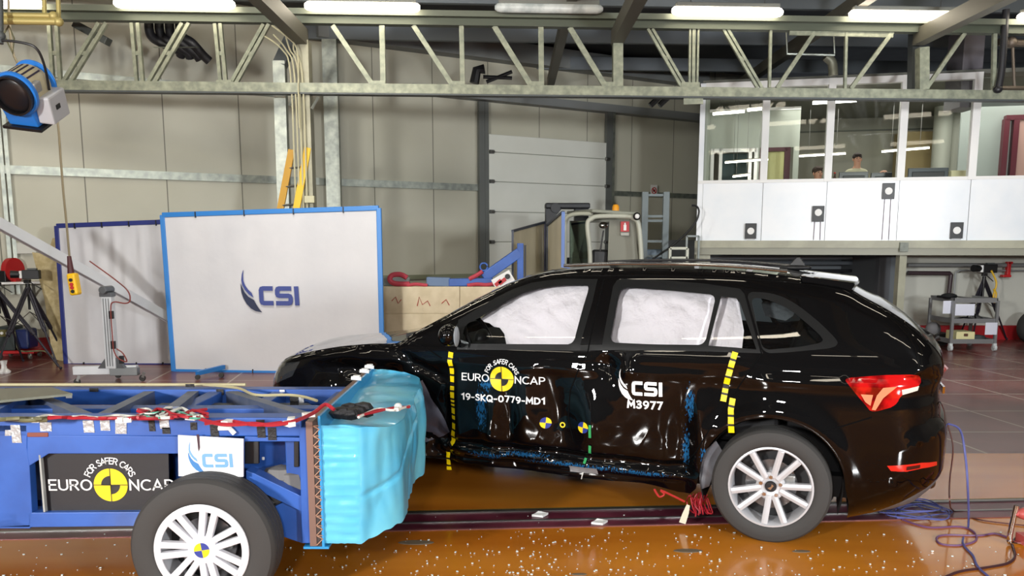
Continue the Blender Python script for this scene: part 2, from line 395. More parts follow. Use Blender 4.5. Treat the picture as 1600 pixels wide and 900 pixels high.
# side walls, rear wall (behind the camera), roof
SIDEW = mat('side wall paint', '8e8a80', .7, noise_=(.5, '9a968c', .4, .7))
wall('wall_left', (-12, -9), (pL.x, pL.y), 0, 6.5, .2, SIDEW)
wall('wall_right', (12, 20), (12, -9), 0, 6.5, .2, SIDEW)
wall('wall_front', (12, -9), (-12, -9), 0, 6.5, .2, mat('dim rear wall paint', '55504c', .8))
M = MB(); M.bx((-13, -9.2, 5.4), (13, 24, 5.6)); st(M.build('ceiling', mat('dark roof deck', '34363a', .6, noise_=(3, '3c3f42', .4, .6))))
for i, yy in enumerate((6.0, 8.2, 10.2, 12.4, 14.6, 16.8, 19.0)):
    M = MB(); a = math.radians(3.3); M.beam((-12, yy-.7, 5.1), (12, yy+.7, 5.1), .09, .24); st(M.build('ceiling_purlin', mat('grey purlin steel', '6b7278', .5, .4)))

# trusses
TR = ((-5.72, 11.0), (6.96, 11.72))
def T(x, y, d=0):
    return V(x, y, ((TR[0][0], TR[0][1]+d), (TR[1][0], TR[1][1]+d)))
M = MB()
e = Vector((12.68, .72, 0)).normalized()
def zline(y0, y1, name, m, d0, d1, x0=-9.5, x1=9.5, xr=800):
    za = T(xr, y0).z; zb = T(xr, y1).z; M = MB(); c = Vector((.6, 11.36, 0))
    a = c+e*x0; b = c+e*x1; nn = Vector((-e.y, e.x, 0))
    M.prism([(*(a+nn*d0).xy, zb), (*(b+nn*d0).xy, zb), (*(b+nn*d1).xy, zb), (*(a+nn*d1).xy, zb)], (0, 0, za-zb)); return st(M.build(name, m))
zline(134, 148.5, 'ceiling_truss_bottom_chord', GALV_Y, -.06, .06, -8.0, 9.5)
zline(148, 151, 'ceiling_truss_bottom_flange', DKSTEEL, -.055, .09, -8.0, 9.5)  # dark flange colour stands for the shadow under the bottom chord
zline(22, 31, 'ceiling_truss_top_flange', mat('painted truss beam', '62675a', .5, .3), -.14, .1)  # flange coloured lighter and web darker for how light falls on them
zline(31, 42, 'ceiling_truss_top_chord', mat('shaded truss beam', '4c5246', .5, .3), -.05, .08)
def member(p, q, w, name='ceiling_truss_member', m=GALV_Y, dbl=0, dp=.05, d=0):
    M = MB(); a, b = T(*p, d), T(*q, d); s_ = Vector((1, 0, 0)) if abs(p[0]-q[0]) > 4 else Vector((1, 0, 0))
    if dbl:
        k = dbl/1300*11.2
        for sg in (0, 1): M.beam(a+s_*k*sg, b+s_*k*sg, dp, w/1300*11.2, up=s_)
        mid = (a+b)/2; M.beam(mid-s_*.01, mid+s_*(k+.01), .03, .05)
    else: M.beam(a, b, dp, w/1300*11.2, up=s_)
    return st(M.build(name, m))
for p, q, w, dbl in [((77, 36), (83, 130), 5, 11), ((155, 36), (98, 130), 5, 11), ((206, 36), (214, 130), 5, 9), ((285, 36), (231, 130), 5, 10), ((336, 37), (345, 130), 5, 8), ((412, 38), (361, 130), 5, 8),
    ((520, 40), (582, 132), 7, 0), ((597, 40), (599, 132), 8, 0), ((646, 40), (706, 132), 7, 0), ((721, 41), (723, 133), 7, 0), ((772, 41), (829, 133), 8, 0), ((845, 42), (846, 134), 8, 0), ((890, 43), (945, 134), 8, 0),
    ((1012, 45), (1064, 135), 4, 7), ((1078, 45), (1077, 136), 3, 0), ((1084, 45), (1083, 136), 5, 0), ((1091, 46), (1089, 136), 3, 0), ((1130, 46), (1183, 137), 4, 7), ((1204, 46), (1202, 137), 4, 0), ((1273, 50), (1214, 138), 6, 0), ((1322, 50), (1320, 139), 4, 0),
    ((1394, 50), (1329, 139), 6, 0), ((1507, 52), (1446, 140), 6, 0), ((1554, 48), (1552, 142), 6, 0), ((1700, 55), (1640, 144), 6, 0), ((1622, 52), (1620, 144), 6, 0)]:
    member(p, q, w, dbl=dbl)
for x0, x1 in ((579, 603), (704, 727), (826, 850), (940, 970), (1064, 1092), (339, 364)):
    M = MB(); a, b = T(x0, 125+.01*x0/2), T(x1, 135+.01*x0/2); M.box(((a.x+b.x)/2, (a.y+b.y)/2-.03, (a.z+b.z)/2), (b.x-a.x, .02, abs(a.z-b.z)+.02)); st(M.build('ceiling_truss_gusset', GALV_Y))
member((1083, 138), (1083, 163), 30, 'ceiling_truss_bracket', dp=.03)
member((965, 68), (965, 136), 15, 'ceiling_post', dp=.14, d=.02); member((1441, 75), (1441, 141), 15, 'ceiling_post', dp=.14, d=.02)
member((1428, 46), (1426, 140), 11, 'ceiling_post', DKSTEEL, dp=.14, d=.3)
member((1233, 50), (1395, 54), 4, 'ceiling_tray', dp=.08)
# rafters running towards the viewer from the post heads
for x in (470, 965, 1440):
    p = T(x, 66); M = MB(); M.beam((p.x, p.y+.1, p.z+.08), (p.x, -3, p.z+.08), .15, .2); st(M.build('ceiling_rafter', mat('brown grey rafter steel', '5c5a50', .55, .2)))
for x in (890, 1330):
    p = T(x, 66); M = MB(); M.beam((p.x, p.y+6, 4.75), (p.x, -3, 4.75), .13, .18); st(M.build('ceiling_rafter', MATS['brown grey rafter steel']))
# main column behind the bottom chord and silver duct
def column(x, y0, wpx, name, m, d, dp=.2):
    a = T(x, y0, d); M = MB(); wd = wpx/1300*11.2; M.bx((a.x-wd/2, a.y, 0), (a.x+wd/2, a.y+dp, a.z)); return st(M.build(name, m))
column(472, 62, 17, 'trim_12', mat('cream column paint', '8f8d7a', .5, .2, noise_=(4, 'a09e8a', .4, .6)), .02)
p = T(468, 300, -.02)
for k in range(4):
    M = MB(); x0 = p.x-.06+k*.05; M.tube(curve_pts([(x0-.35+k*.1, p.y, 4.28), (x0-.1, p.y-.01, 4.1), (x0, p.y-.015, 3.8), (x0+.01, p.y-.015, 2.5), (x0, p.y-.015, .3)], 5), .011, 6); tag(M.build('cable_conduit', mat('cream conduit', 'b9b597', .5)), ['cream cable conduit down the central column, leftmost of four', 'cream cable conduit down the central column, second from left', 'cream cable conduit down the central column, third from left', 'cream cable conduit down the central column, rightmost of four'][k], 'conduit', 'conduits on the central column')
tag(MB().box((p.x+.14, p.y-.03, T(480, 312).z), (.13, .08, .09)).build('junction_box', mat('cream box plastic', 'c0bc9a', .5), bevel=.006), 'small cream junction box on the central column above the banner', 'junction box')
# silver duct with bend
du = thing('ventilation_duct', 'flat silver duct rising beside the central column and bending into the wall', 'duct', (T(440, 400, .5).x, T(440, 400, .5).y, 0))
M = MB(); pts = [(438, 92), (444, 290), (448, 330)]
a = T(437, 96, .5); b = T(447, 345, .5); M.beam((a.x+.0, a.y, a.z), (b.x-.02, b.y, 1.2), .12, .16, up=(1, 0, 0)); M.build('vertical_duct', GALV, du, world=True)
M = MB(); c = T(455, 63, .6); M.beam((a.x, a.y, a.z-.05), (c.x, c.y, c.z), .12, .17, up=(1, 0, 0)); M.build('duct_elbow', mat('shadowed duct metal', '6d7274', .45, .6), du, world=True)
p = W_(518, 60); q = W_(526, 400)
M = MB(); M.bx((p.x-.1, p.y-.32, .2), (p.x+.14, p.y-.2, 5.0)); st(M.build('trim_13', GALV))
# wall behind and slim posts: door guides
def wallpost(x, wd, z0, z1, name, m, d=.08, dp=.08):
    p = W_(x, 400)+bn*d; M = MB(); M.box((p.x, p.y, (z0+z1)/2), (wd, dp, z1-z0), Matrix.Rotation(math.atan2(bd.y, bd.x), 3, 'Z')); return st(M.build(name, m))
for x, wd in ((747, .05), (751, .04), (756, .06)): wallpost(x, wd*1.3, 0, 4.25, 'trim_14', mat('guide rail grey', '6c706e', .5, .2), .1)
wallpost(944, .16, 0, 4.3, 'trim_15', MATS['guide rail grey'], .1); wallpost(950, .06, 0, 4.3, 'trim_16', GALV, .1); wallpost(1086, .3, 0, 5, 'trim_17', DKSTEEL, .3)
wallpost(15, .05, .9, 4.0, 'trim_18', GALV, .06); wallpost(24, .05, .9, 4.0, 'trim_19', GALV, .06)
# sectional door
def door():
    t = thing('sectional_door', 'tall white sectional door with dark side guides in the back wall', 'door', tuple((B0+bd*bs(850)).xy)+(0,), math.atan2(bd.y, bd.x))
    t['kind'] = 'structure'; del t['category']; del t['label']; t.name = 'door_1'
    x0 = bs(760)-bs(850); x1 = bs(944)-bs(850); zt = W_(760, 210).z; zs = [0, .62]
    zz = [zt, W_(760, 238).z, W_(760, 284).z, W_(760, 331).z, W_(760, 378).z, W_(760, 420).z, .35, 0]
    DM = mat('white door panel', 'dfe2da', .45, noise_=(.8, 'e8ebe4', .4, .7))
    for i in range(len(zz)-1): MB().bx((x0, -.12, zz[i+1]+.006), (x1, -.06, zz[i]-.006)).build('door_panel', DM, t, bevel=.008)
    MB().bx((x0, -.08, 0), (x1, -.03, zt)).build('door_core', mat('door seam grey', 'a8aaa2', .6), t)
    for z in zz[1:6]:
        for x in (x0+.05, x1-.06):
            MB().box((x, -.14, z), (.09, .04, .07)).cyl((x-.04, -.17, z), (x+.04, -.17, z), .02).build('roller_hinge', STEEL, t)
door()
# signs on the wall
def sign_plane(x0, y0, x1, y1): return W_(x0, y0)+bn*.02, W_(x1, y1)+bn*.02
t = thing('no_entry_sign', 'small white square sign with a round ban symbol on the wall girt', 'sign', tuple(W_(1017, 299)+bn*.1), math.atan2(bd.y, bd.x))
MB().box((0, 0, .02), (.18, .01, .22)).build('sign_plate', WHITE, t)
m = MB(); m.lathe([(.07, -.006), (.07, -.012), (.052, -.012), (.052, -.006)], (0, 0, .01), n=24, closed=True); m.box((0, -.009, .01), (.12, .004, .02), Matrix.Rotation(.8, 3, 'Y')); m.build('ban_ring', REDP, t)
MB().box((0, -.007, .01), (.06, .003, .05)).build('pictogram', BLK, t)
# left: wall socket box and shelf
p = W_(40, 388)+bn*.05; tag(MB().box(p, (.26, .08, .16), Matrix.Rotation(.53, 3, 'Z')).build('wall_box', mat('grey white plastic', 'c8c8c0', .5), bevel=.01), 'pale wall box above the tripod camera at far left', 'wall box')
p1 = W_(2, 440)+bn*.02; 
t = thing('wall_shelf', 'long white shelf board on the wall at far left', 'shelf', tuple(W_(20, 440)))
M = MB(); a = W_(-60, 440)+bn*.18; b = W_(66, 440)+bn*.18; M.beam((a.x, a.y, b.z), (b.x, b.y, b.z), .36, .03); M.build('shelf_board', WHITE, t, world=True)
for x in (-10, 52):
    q = W_(x, 445)+bn*.01; M = MB(); M.beam((q.x, q.y, b.z-.25), (q.x, q.y, b.z), .03); M.beam((q.x, q.y, b.z-.22), tuple((q+bn*.3).xy)+(b.z-.02,), .02); M.build('bracket', STEEL, t, world=True)
SHZ = b.z+.016
q = W_(22, 420)+bn*.17; M = MB(); M.cyl((q.x-.05, q.y, SHZ+.17), (q.x+.03, q.y-.02, SHZ+.17), .17, n=28); M.box((q.x, q.y, SHZ+.015), (.1, .12, .03)); tag(M.build('red_disc', REDP, smooth=True), 'round red disc standing on the white wall shelf', 'disc')
q = W_(4, 425)+bn*.18; tag(MB().box((q.x, q.y, SHZ+.08), (.2, .2, .16)).cyl((q.x-.05, q.y-.1, SHZ+.08), (q.x-.05, q.y-.16, SHZ+.08), .05).build('shelf_instrument', BLK, bevel=.01), 'black boxy instrument on the white shelf at the left edge', 'instrument')
# right wall under the control room (cream, red band)
CREAM = mat('cream wall paint', 'b8b8ae', .65, noise_=(.8, 'c4c4ba', .4, .7))
wall('wall_right_back', (6.55, 14.3), (12, 14.2), 0, 1.75, .15, CREAM)
M = MB(); M.bx((6.5, 14.17, 0), (12, 14.3, .24)); st(M.build('baseboard_right', RED))
wall('wall_recess', (3.0, 16.6), (6.6, 16.4), 0, 1.7, .1, mat('blue grey recess wall', '6f767c', .7))
MB_ = MB(); MB_.bx((6.45, 14.3, 0), (6.6, 16.5, 1.7)); st(MB_.build('wall_recess_side', mat('recess side paint', '5d6266', .7)))
def RW(x, y, d=0): return Y_(x, y, 14.2-d)
def pipe(pts, r, m, lab, cat='pipe', name='wall_pipe', g=None, d=.08):
    M = MB(); M.tube([RW(x, y, d) for x, y in pts], r, 10); o = M.build(name, m, smooth=True); tag(o, lab, cat, g); return o
BRP = mat('dark brown pipe', '3a2c30', .45); GRP = mat('grey pipe', '8a8c8c', .45, .3)
pipe([(1418, 414), (1640, 414.5)], .035, GRP, 'thick grey horizontal pipe along the cream wall under the control room')
pipe([(1418, 426.5), (1484, 427), (1486, 429), (1481, 470)], .035, BRP, 'dark brown pipe along the cream wall turning down behind the cart')
pipe([(1640, 423), (1500, 422.5), (1493, 426), (1490, 470)], .014, GRP, 'thin grey conduit bending down left of the tripod on the cream wall')
p = RW(1575, 420, .1); M = MB(); M.box((p.x, p.y, p.z), (.06, .08, .22)); M.box((p.x-.03, p.y, p.z-.12), (.14, .1, .04)); M.box((p.x+.01, p.y, p.z+.1), (.09, .08, .04)); tag(M.build('red_bracket', REDP, bevel=.008), 'small red bracket hanging from the pipes on the cream wall', 'bracket')
for yy, r, m, zz in ((403, .03, mat('white tray metal', 'aab4bc', .4), 0), (411, .04, mat('grey blue pipe', '5a6066', .5), 0), (423, .03, mat('near black pipe', '222428', .5), 0)):  # topmost one is the recess strip lights, drawn unlit in a pale colour
    M = MB(); a = Y_(1106, yy, 15.9); b = Y_(1385, yy, 15.9); M.tube([a, b], r, 8); tag(M.build('recess_pipe', m, smooth=True), {403: 'pale pipe across the dark recess, topmost of three', 411: 'grey pipe across the dark recess, middle of three', 423: 'near black pipe across the dark recess, lowest of three'}[yy], 'pipe', 'pipes across the recess')
# ================================================================ CONTROL ROOM on its low deck
CRP = ((3.1, 14.0), (8.6, 12.75)); cd = Vector((5.5, -1.25, 0)).normalized(); cn = Vector((-cd.y, cd.x, 0))
def C_(x, y, d=0):
    o = cn*d; return V(x, y, ((CRP[0][0]+o.x, CRP[0][1]+o.y), (CRP[1][0]+o.x, CRP[1][1]+o.y)))
C0 = Vector((3.1, 14.0, 0)); CL = 8.5; CANG = math.atan2(cd.y, cd.x)
def cbox(s0, s1, d0, d1, z0, z1, name, m, parent=None, bevel=0, world=True):
    M = MB(); p = [C0+cd*a+cn*b for a, b in ((s0, d0), (s1, d0), (s1, d1), (s0, d1))]
    M.prism([(q.x, q.y, z0) for q in p], (0, 0, z1-z0)); return M.build(name, m, parent, world=world, bevel=bevel)
def cs(x, y=300): return (C_(x, y)-C0).dot(cd)
ZP0, ZP1, ZT = 1.68, C_(1300, 284).z, 4.2
PW = mat('white lacquered panel', 'eef1f4', .3, noise_=(1.6, 'e2e9f0', .4, .7))
edges = [cs(1098), cs(1192), cs(1292), cs(1405), cs(1516), CL]
for i in range(5): st(cbox(edges[i]+.004, edges[i+1]-.004, 0, .06, ZP0, ZP1, 'wall_control_room_panel', PW))
st(cbox(cs(1090), edges[0], -.0, .1, ZP0, ZT, 'trim_20', PW))
st(cbox(cs(1090), CL, -.02, .1, ZP1, ZP1+.05, 'trim_21', WHITE))
st(cbox(cs(1098), cs(1537, 110), -.02, .1, ZT-.1, ZT, 'trim_22', WHITE))
for i, e_ in enumerate(edges[1:5]): st(cbox(e_-.055, e_+.055, -.03, .1, ZP1, ZT, 'window_%d_mullion' % (i+1), WHITE))
GLS = glass_mat('clear window glass', (.93, .94, .92, 1), .012)
for i in range(5):
    o = cbox(edges[i]+.04, edges[i+1]-.04, .03, .04, ZP1+.04, ZT-.08, 'window_%d' % (i+1), GLS); st(o)
DECK = mat('deck edge paint', 'a9a894', .5, noise_=(3, '9b9a88', .4, .6)); DECK2 = mat('deck beam paint', '8f8f80', .5)
st(cbox(cs(1088), CL, -.06, 5, 1.56, ZP0, 'floor_control_room', DECK))
st(cbox(cs(1088), CL, -.03, .12, 1.45, 1.56, 'trim_23', DECK2))
for x, wd, m in ((1099, 22, DECK), (1412, 11, DECK), (1384, 18, mat('dark column paint', '4a4c50', .5))):
    p = C_(x, 395, .05 if m is DECK else 1.0); wd = wd/1300*p.y; M = MB(); M.bx((p.x-wd/2, p.y, 0), (p.x+wd/2, p.y+.14, 1.46)); st(M.build('trim_24', m))
p = C_(1412, 386, -.07); st(MB().box((p.x, p.y, p.z), (.13, .04, .14)).build('trim_25', GALV))
GREYW = mat('grey green room wall', '8e8c82', .7, noise_=(1, '989688', .4, .6)); PART = mat('pale partition', 'aeb4aa', .6)
st(cbox(.1, CL, 4.6, 4.7, 1.68, ZT, 'wall_control_room_back', GREYW))
st(cbox(.05, .12, .1, 4.6, 1.68, ZT, 'wall_control_room_left', mat('room side wall', '9aa094', .7)))
st(cbox(0, CL, .1, 4.7, ZT, ZT+.06, 'ceiling_control_room', mat('room ceiling paint', '6f7068', .8)))
def ps(x, d, y=250): return (C_(x, y, d)-C0).dot(cd)
# partition 2 m in, with a framed pane and an open lit doorway
D = 2.0; a0 = .12; a1 = ps(1248, D)
wz = C_(1150, 232, D).z; wt = C_(1150, 170, D).z
st(cbox(a0, ps(1113, D), D, D+.08, 1.68, wz, 'wall_partition', PART)); st(cbox(a0, a1, D, D+.08, wz, wt, 'wall_partition', PART))
st(cbox(ps(1181, D), ps(1192, D), D, D+.08, 1.68, wz, 'wall_partition', PART)); st(cbox(ps(1239, D), a1, D, D+.08, 1.68, wz, 'wall_partition', PART))
for x in (1113, 1126, 1172, 1181): st(cbox(ps(x, D)-.03, ps(x, D)+.03, D-.03, D, 1.68, wz, 'window_6_frame', WHITE))
st(cbox(ps(1113, D), ps(1181, D), D-.03, D, wz-.07, wz, 'window_6_frame', WHITE)); st(cbox(a0, a1, D-.02, D, wt-.05, wt, 'trim_26', WHITE))
st(cbox(ps(1128, D), ps(1172, D), D+.9, D+.95, 1.68, wz, 'wall_dark_store', mat('dark teal store wall', '3a5254', .5)))
for x in (1191, 1230): st(cbox(ps(x, D)-.05, ps(x, D)+.05, D-.03, D+.08, 1.68, wz, 'door_2_frame', mat('dark red door frame', '4a2028', .5)))
st(cbox(ps(1191, D), ps(1232, D), D-.03, D+.08, wz-.07, wz, 'door_2_frame', MATS['dark red door frame']))
st(cbox(ps(1190, D), ps(1234, D), D+.5, D+.55, 1.68, wz+.1, 'wall_lit_corridor', mat('pale yellow corridor wall', 'd8d79a', .6)))
# back wall details
for zz in (C_(1300, 205, 4.55).z, C_(1300, 170, 4.55).z): st(cbox(a1, ps(1500, 4.5), 4.54, 4.6, zz-.012, zz+.012, 'trim_27', mat('seam grey', '5e6058', .6)))
for x, wd, m in ((1470, .34, 'a5a79c'), (1492, .26, '9a9c92')):
    p = C_(x, 250, 3.4); M = MB(); M.cyl((p.x, p.y, 1.68), (p.x, p.y, ZT), wd/2, n=20); st(M.build('trim_28', mat('round column '+m, m, .6), smooth=True))
p = C_(1448, 250, 3.9); M = MB(); M.bx((p.x-.45, p.y, 1.68), (p.x+.3, p.y+.5, C_(1448, 205, 3.9).z)); tag(M.build('cupboard', mat('tan cupboard wood', '8e7e58', .5), bevel=.01), 'tan wooden cupboard at the back of the control room beside the round columns', 'cupboard')
st(cbox(ps(1497, 2.5), CL, 2.5, 2.56, 1.68, ZT, 'wall_right_partition', mat('cool grey partition', '98a09c', .5)))
for x in (1568, 1583): st(cbox(ps(x, 2.4)-.045, ps(x, 2.4)+.045, 2.36, 2.5, 1.68, C_(1575, 186, 2.4).z, 'door_3_frame', mat('maroon door frame', '5a1c2a', .4)))
st(cbox(ps(1566, 2.4), ps(1700, 2.4), 2.36, 2.5, C_(1575, 188, 2.4).z, C_(1575, 183, 2.4).z+.03, 'door_3_frame', MATS['maroon door frame']))
st(cbox(ps(1586, 2.4), ps(1700, 2.4), 2.4, 2.49, 1.68, C_(1575, 188, 2.4).z, 'door_3', mat('pinkish door leaf', 'b8938a', .5)))
# desk and monitors
t = thing('control_desk', 'long pale desk behind the control room windows', 'desk', tuple((C0+cd*4.6+cn*.7).xy)+(1.68,), CANG)
MB().bx((-3.2, -.4, .66), (3.2, .4, .7)).build('desk_top', mat('pale desk laminate', 'b0aea4', .4), t)
for x in (-3.1, -1, 1, 3.1): MB().bx((x-.03, -.38, 0), (x+.03, .38, .66)).build('leg', STEEL, t)
ML = ['black monitor in front of the standing person, with a pale sticker below', 'black monitor right of the standing person, next to the window mullion', 'wide blue-black monitor right of the middle mullion']
for i, (x0, x1, y0) in enumerate(((1311, 1357, 269), (1361, 1394, 270), (1419, 1482, 263))):
    a = C_(x0, y0, .55); b = C_(x1, y0, .55); wd = (b-a).length
    t = thing('monitor', ML[i], 'monitor', ((a.x+b.x)/2, (a.y+b.y)/2, 2.38), CANG, 'monitors on the control desk'); h = a.z-2.38
    MB().bx((-wd/2, -.02, .1), (wd/2, .02, h)).build('screen', mat('monitor back %d' % (i == 2), ('202428', '1c2a34')[i == 2], .35), t, bevel=.008)
    MB().bx((-wd/2+.06, -.035, .16), (wd/2-.06, -.02, h-.06)).build('back_cover', BLK, t, bevel=.01)
    MB().bx((-.03, 0, .01), (.03, .04, .2)).bx((-.12, -.08, 0), (.12, .1, .015)).build('stand', BLK, t)
a = C_(1496, 273, .6); t = tag(MB().box((a.x, a.y, 2.38+(a.z+.06-2.38)/2), (.3, .2, a.z+.06-2.38)).build('carton', mat('cream carton', 'cfc9a4', .6), bevel=.01), 'cream box standing on the desk right of the wide monitor', 'box')
a = C_(1304, 278, .5); t = thing('bottle', 'small dark bottle on the desk left of the monitors', 'bottle', (a.x, a.y, 2.38))
MB().lathe([(.0, 0), (.035, 0), (.035, a.z-2.38-.03), (.015, a.z-2.38+.03), (.015, a.z-2.38+.07)], (0, 0, 0), 'z', 12).build('bottle_body', mat('brown bottle', '4a3630', .2), t, smooth=True)
MB().cyl((0, 0, a.z-2.38+.07), (0, 0, a.z-2.38+.09), .018).build('cap', REDP, t)
# four black target boards on the white panels
TL = ['black target board with a white dot low on the panel, leftmost of the four', 'black target board with a white dot on two thin rods, below the seated person', 'black target board with a white dot highest on the panel, on two long rods', 'black target board with a white dot low on the panel, rightmost of the four']
for i, (x, y) in enumerate(((1173, 361), (1278.5, 334), (1388.5, 298.5), (1495, 360))):
    p = C_(x, y, -.04); t = thing('target_board', TL[i], 'target board', tuple(p), CANG, 'round target boards on the white parapet')
    MB().bx((-.09, -.008, -.125), (.09, .008, .125)).build('board', BLK, t, bevel=.003)
    MB().lathe([(0, 0), (.055, 0), (.055, -.006), (0, -.006)], (0, -.008, .0 if i != 1 else .02), n=28).build('white_dot', WHITE, t, fixn=True)
    if i in (1, 2):
        for s_ in (-1, 1): MB().cyl((s_*.045, .02, -.125), (s_*.05, .02, ZP0-p.z+.01), .005, n=6).build('rod', mat('thin mauve rod', '7a6a78', .4), t)
    else: MB().bx((-.07, -.0, -.14), (.07, .03, -.125)).build('foot', STEEL, t)
# hall lamp reflections in the panes, built as glowing tubes inside the room
EM = mat('lit fluorescent tube', 'fff8ee', .4, emit=14)
CLB = ['lit tube lamp in the control room, upper left pane', 'short lit tube lamp in the control room, upper left pane beside the mullion', 'lit tube lamp in the control room above the seated person', 'low lit tube lamp in front of the partition window', 'lowest lit tube lamp in front of the partition window', 'lit tube lamp beside the standing person, left of him', 'lit tube lamp across the middle mullion']
for i, ((x0, y0, x1, y1), d, r) in enumerate([((1114, 178, 1163, 174), 1.2, .024), ((1168, 172, 1190, 170), 1.2, .024), ((1270, 161, 1338, 157), 1.2, .026), ((1133, 254, 1200, 249), 1.7, .015), ((1145, 276, 1172, 273), 1.8, .015), ((1249, 244, 1321, 240), 2.2, .015), ((1378, 237, 1452, 231), 2.0, .015)]):
    a = C_(x0, y0, d); b = C_(x1, y1, d); m = (a+b)/2
    t = thing('tube_lamp', CLB[i], 'lamp', tuple(m), 0, 'tube lamps in the control room')
    MB().tube([a, b], r, 10).build('tube', EM, t, world=True, smooth=True)
    MB().beam(a+Vector((0, 0, r+.012)), b+Vector((0, 0, r+.012)), .05, .015).build('holder', GREYW, t, world=True)
    for q in (a.lerp(b, .2), a.lerp(b, .8)): MB().cyl(q+Vector((0, 0, r)), (q.x, q.y, ZT), .004, n=5).build('wire', STEEL, t, world=True)
area('room_lamp', tuple(C0+cd*4.2+cn*2.0+Vector((0, 0, ZT-.15))), tuple(C0+cd*4.2+cn*2+Vector((0, 0, 1.7))), 5.5, 95, (1, .98, .92), 1.5)  # unseen area light added to brighten the control room

# ---------------------------------------------------------------- people
def person(name_label, loc, rz, H, shirt, seated=False, hair='2a201c', bald=False):
    k = H/1.75
    J = {}; E_ = []
    def j(n, p, r, par=None, r2=None):
        J[n] = (Vector(p)*k, r*k, (r2 or r)*k)
        if par: E_.append((par, n))
    hip = .92 if not seated else .52
    dz = 0
    j('pel', (0, 0, hip), .13, None, .10); j('bel', (0, 0, hip+.12), .12, 'pel', .09); j('che', (0, .01, hip+.32), .145, 'bel', .10); j('col', (0, .01, hip+.47), .09, 'che', .075)
    j('nek', (0, 0, hip+.55), .055, 'col'); j('jaw', (0, -.02, hip+.62), .066, 'nek', .075); j('hea', (0, -.01, hip+.72), .082, 'jaw', .092); j('top', (0, 0, hip+.78), .065, 'hea', .075)
    for s_ in (-1, 1):
        n = 'LR'[s_ > 0]
        j('sh'+n, (s_*.18, .01, hip+.46), .06, 'col'); j('el'+n, (s_*.25, -.03, hip+.19), .043, 'sh'+n); j('wr'+n, (s_*.2, -.25, hip+.12), .028, 'el'+n); j('pa'+n, (s_*.19, -.32, hip+.11), .03, 'wr'+n, .018)
        for f, (dx, L) in enumerate(((-.028, .06), (-.01, .075), (.01, .07), (.027, .055))):
            j('f%d%s' % (f, n), (s_*.19+dx, -.37-L*.3, hip+.11), .0095, 'pa'+n); j('g%d%s' % (f, n), (s_*.19+dx, -.36-L*.85, hip+.085), .008, 'f%d%s' % (f, n))
        j('t0'+n, (s_*.19-s_*.035, -.33, hip+.10), .011, 'wr'+n); j('t1'+n, (s_*.19-s_*.045, -.365, hip+.095), .009, 't0'+n)
        if seated:
            j('th'+n, (s_*.1, -.02, hip-.02), .085, 'pel'); j('kn'+n, (s_*.12, -.42, hip-.02), .058, 'th'+n); j('an'+n, (s_*.12, -.42, .09), .038, 'kn'+n); j('to'+n, (s_*.12, -.56, .035), .035, 'an'+n, .03)
        else:
            j('th'+n, (s_*.09, 0, hip-.06), .088, 'pel'); j('kn'+n, (s_*.1, -.01, .5), .058, 'th'+n); j('an'+n, (s_*.1, .02, .09), .04, 'kn'+n); j('to'+n, (s_*.11, -.12, .035), .04, 'an'+n, .03)
    ns = list(J); me = bpy.data.meshes.new('person'); me.from_pydata([J[n][0] for n in ns], [(ns.index(a), ns.index(b)) for a, b in E_], [])
    o = bpy.data.objects.new('person', me); COL.objects.link(o)
    o.modifiers.new('s', 'SKIN')
    for i, n in enumerate(ns):
        sv = me.skin_vertices[0].data[i]; sv.radius = (J[n][1], J[n][2]); sv.use_root = n == 'pel'
    sb = o.modifiers.new('u', 'SUBSURF'); sb.levels = 2; sb.render_levels = 2
    bpy.context.view_layer.update()
    m2 = bpy.data.meshes.new_from_object(o.evaluated_get(bpy.context.evaluated_depsgraph_get())); o.modifiers.clear(); o.data = m2
    SK = mat('skin', 'b98a72', .55); SH = mat('shirt '+shirt, shirt, .8); TR_ = mat('dark trousers', '2a2e3a', .8)
    m2.materials.clear()
    for q in (SK, SH, TR_): m2.materials.append(q)
    for p in m2.polygons:
        c = p.center/k; p.use_smooth = True
        p.material_index = 0 if (c.z > hip+.52 and abs(c.x) < .14) or (c.y < -.2 and c.z > hip+.02 and abs(c.x) > .12 and abs(c.x) < .3 and c.z < hip+.2) else (2 if c.z < hip+.03 else 1)
    o.location = loc; o.rotation_euler = (0, 0, rz); tag(o, name_label, 'person')
    h = Vector((0, -.01, hip+.715))*k
    def pt(nm, mb, m): mb.build(nm, m, o, smooth=True)
    pt('nose', MB().ball(h+Vector((0, -.092, -.025))*k, (.012*k, .02*k, .022*k), 8), SK)
    for s_ in (-1, 1):
        pt('ear', MB().ball(h+Vector((s_*.082, .005, -.02))*k, (.012*k, .02*k, .032*k), 8), SK); pt('eye', MB().ball(h+Vector((s_*.031, -.083, .0))*k, .010*k, 8), BLK)
        pt('eyebrow', MB().box(h+Vector((s_*.031, -.088, .022))*k, (.034*k, .012*k, .007*k)), mat('hair '+hair, hair, .8))
    pt('mouth', MB().box(h+Vector((0, -.092, -.062))*k, (.04*k, .01*k, .008*k)), mat('lips', '8a4a44', .6))
    if not bald:
        b_ = MB(); b_.ball(h+Vector((0, .022, .035))*k, (.094*k, .098*k, .088*k), 14); b_.ball(h+Vector((0, -.05, .07))*k, (.07*k, .05*k, .03*k), 10)
        pt('hair', b_, mat('hair '+hair, hair, .8))
    return o
def headat(x, y, d, H, seated, **kw):
    p = C_(x, y, d); hip = .52 if seated else .92; zt = (hip+.84)*H/1.75
    return (p.x, p.y, p.z-zt)
p = headat(1340, 238, 1.25, 1.72, False); ZFL = 1.68
H1 = (p[2]+(1.76)*1.72/1.75-ZFL)/1.76*1.75
person('dark-haired person in a pale shirt standing behind the monitors, looking down', (p[0], p[1], ZFL), CANG+.1, H1, 'b9b59a')
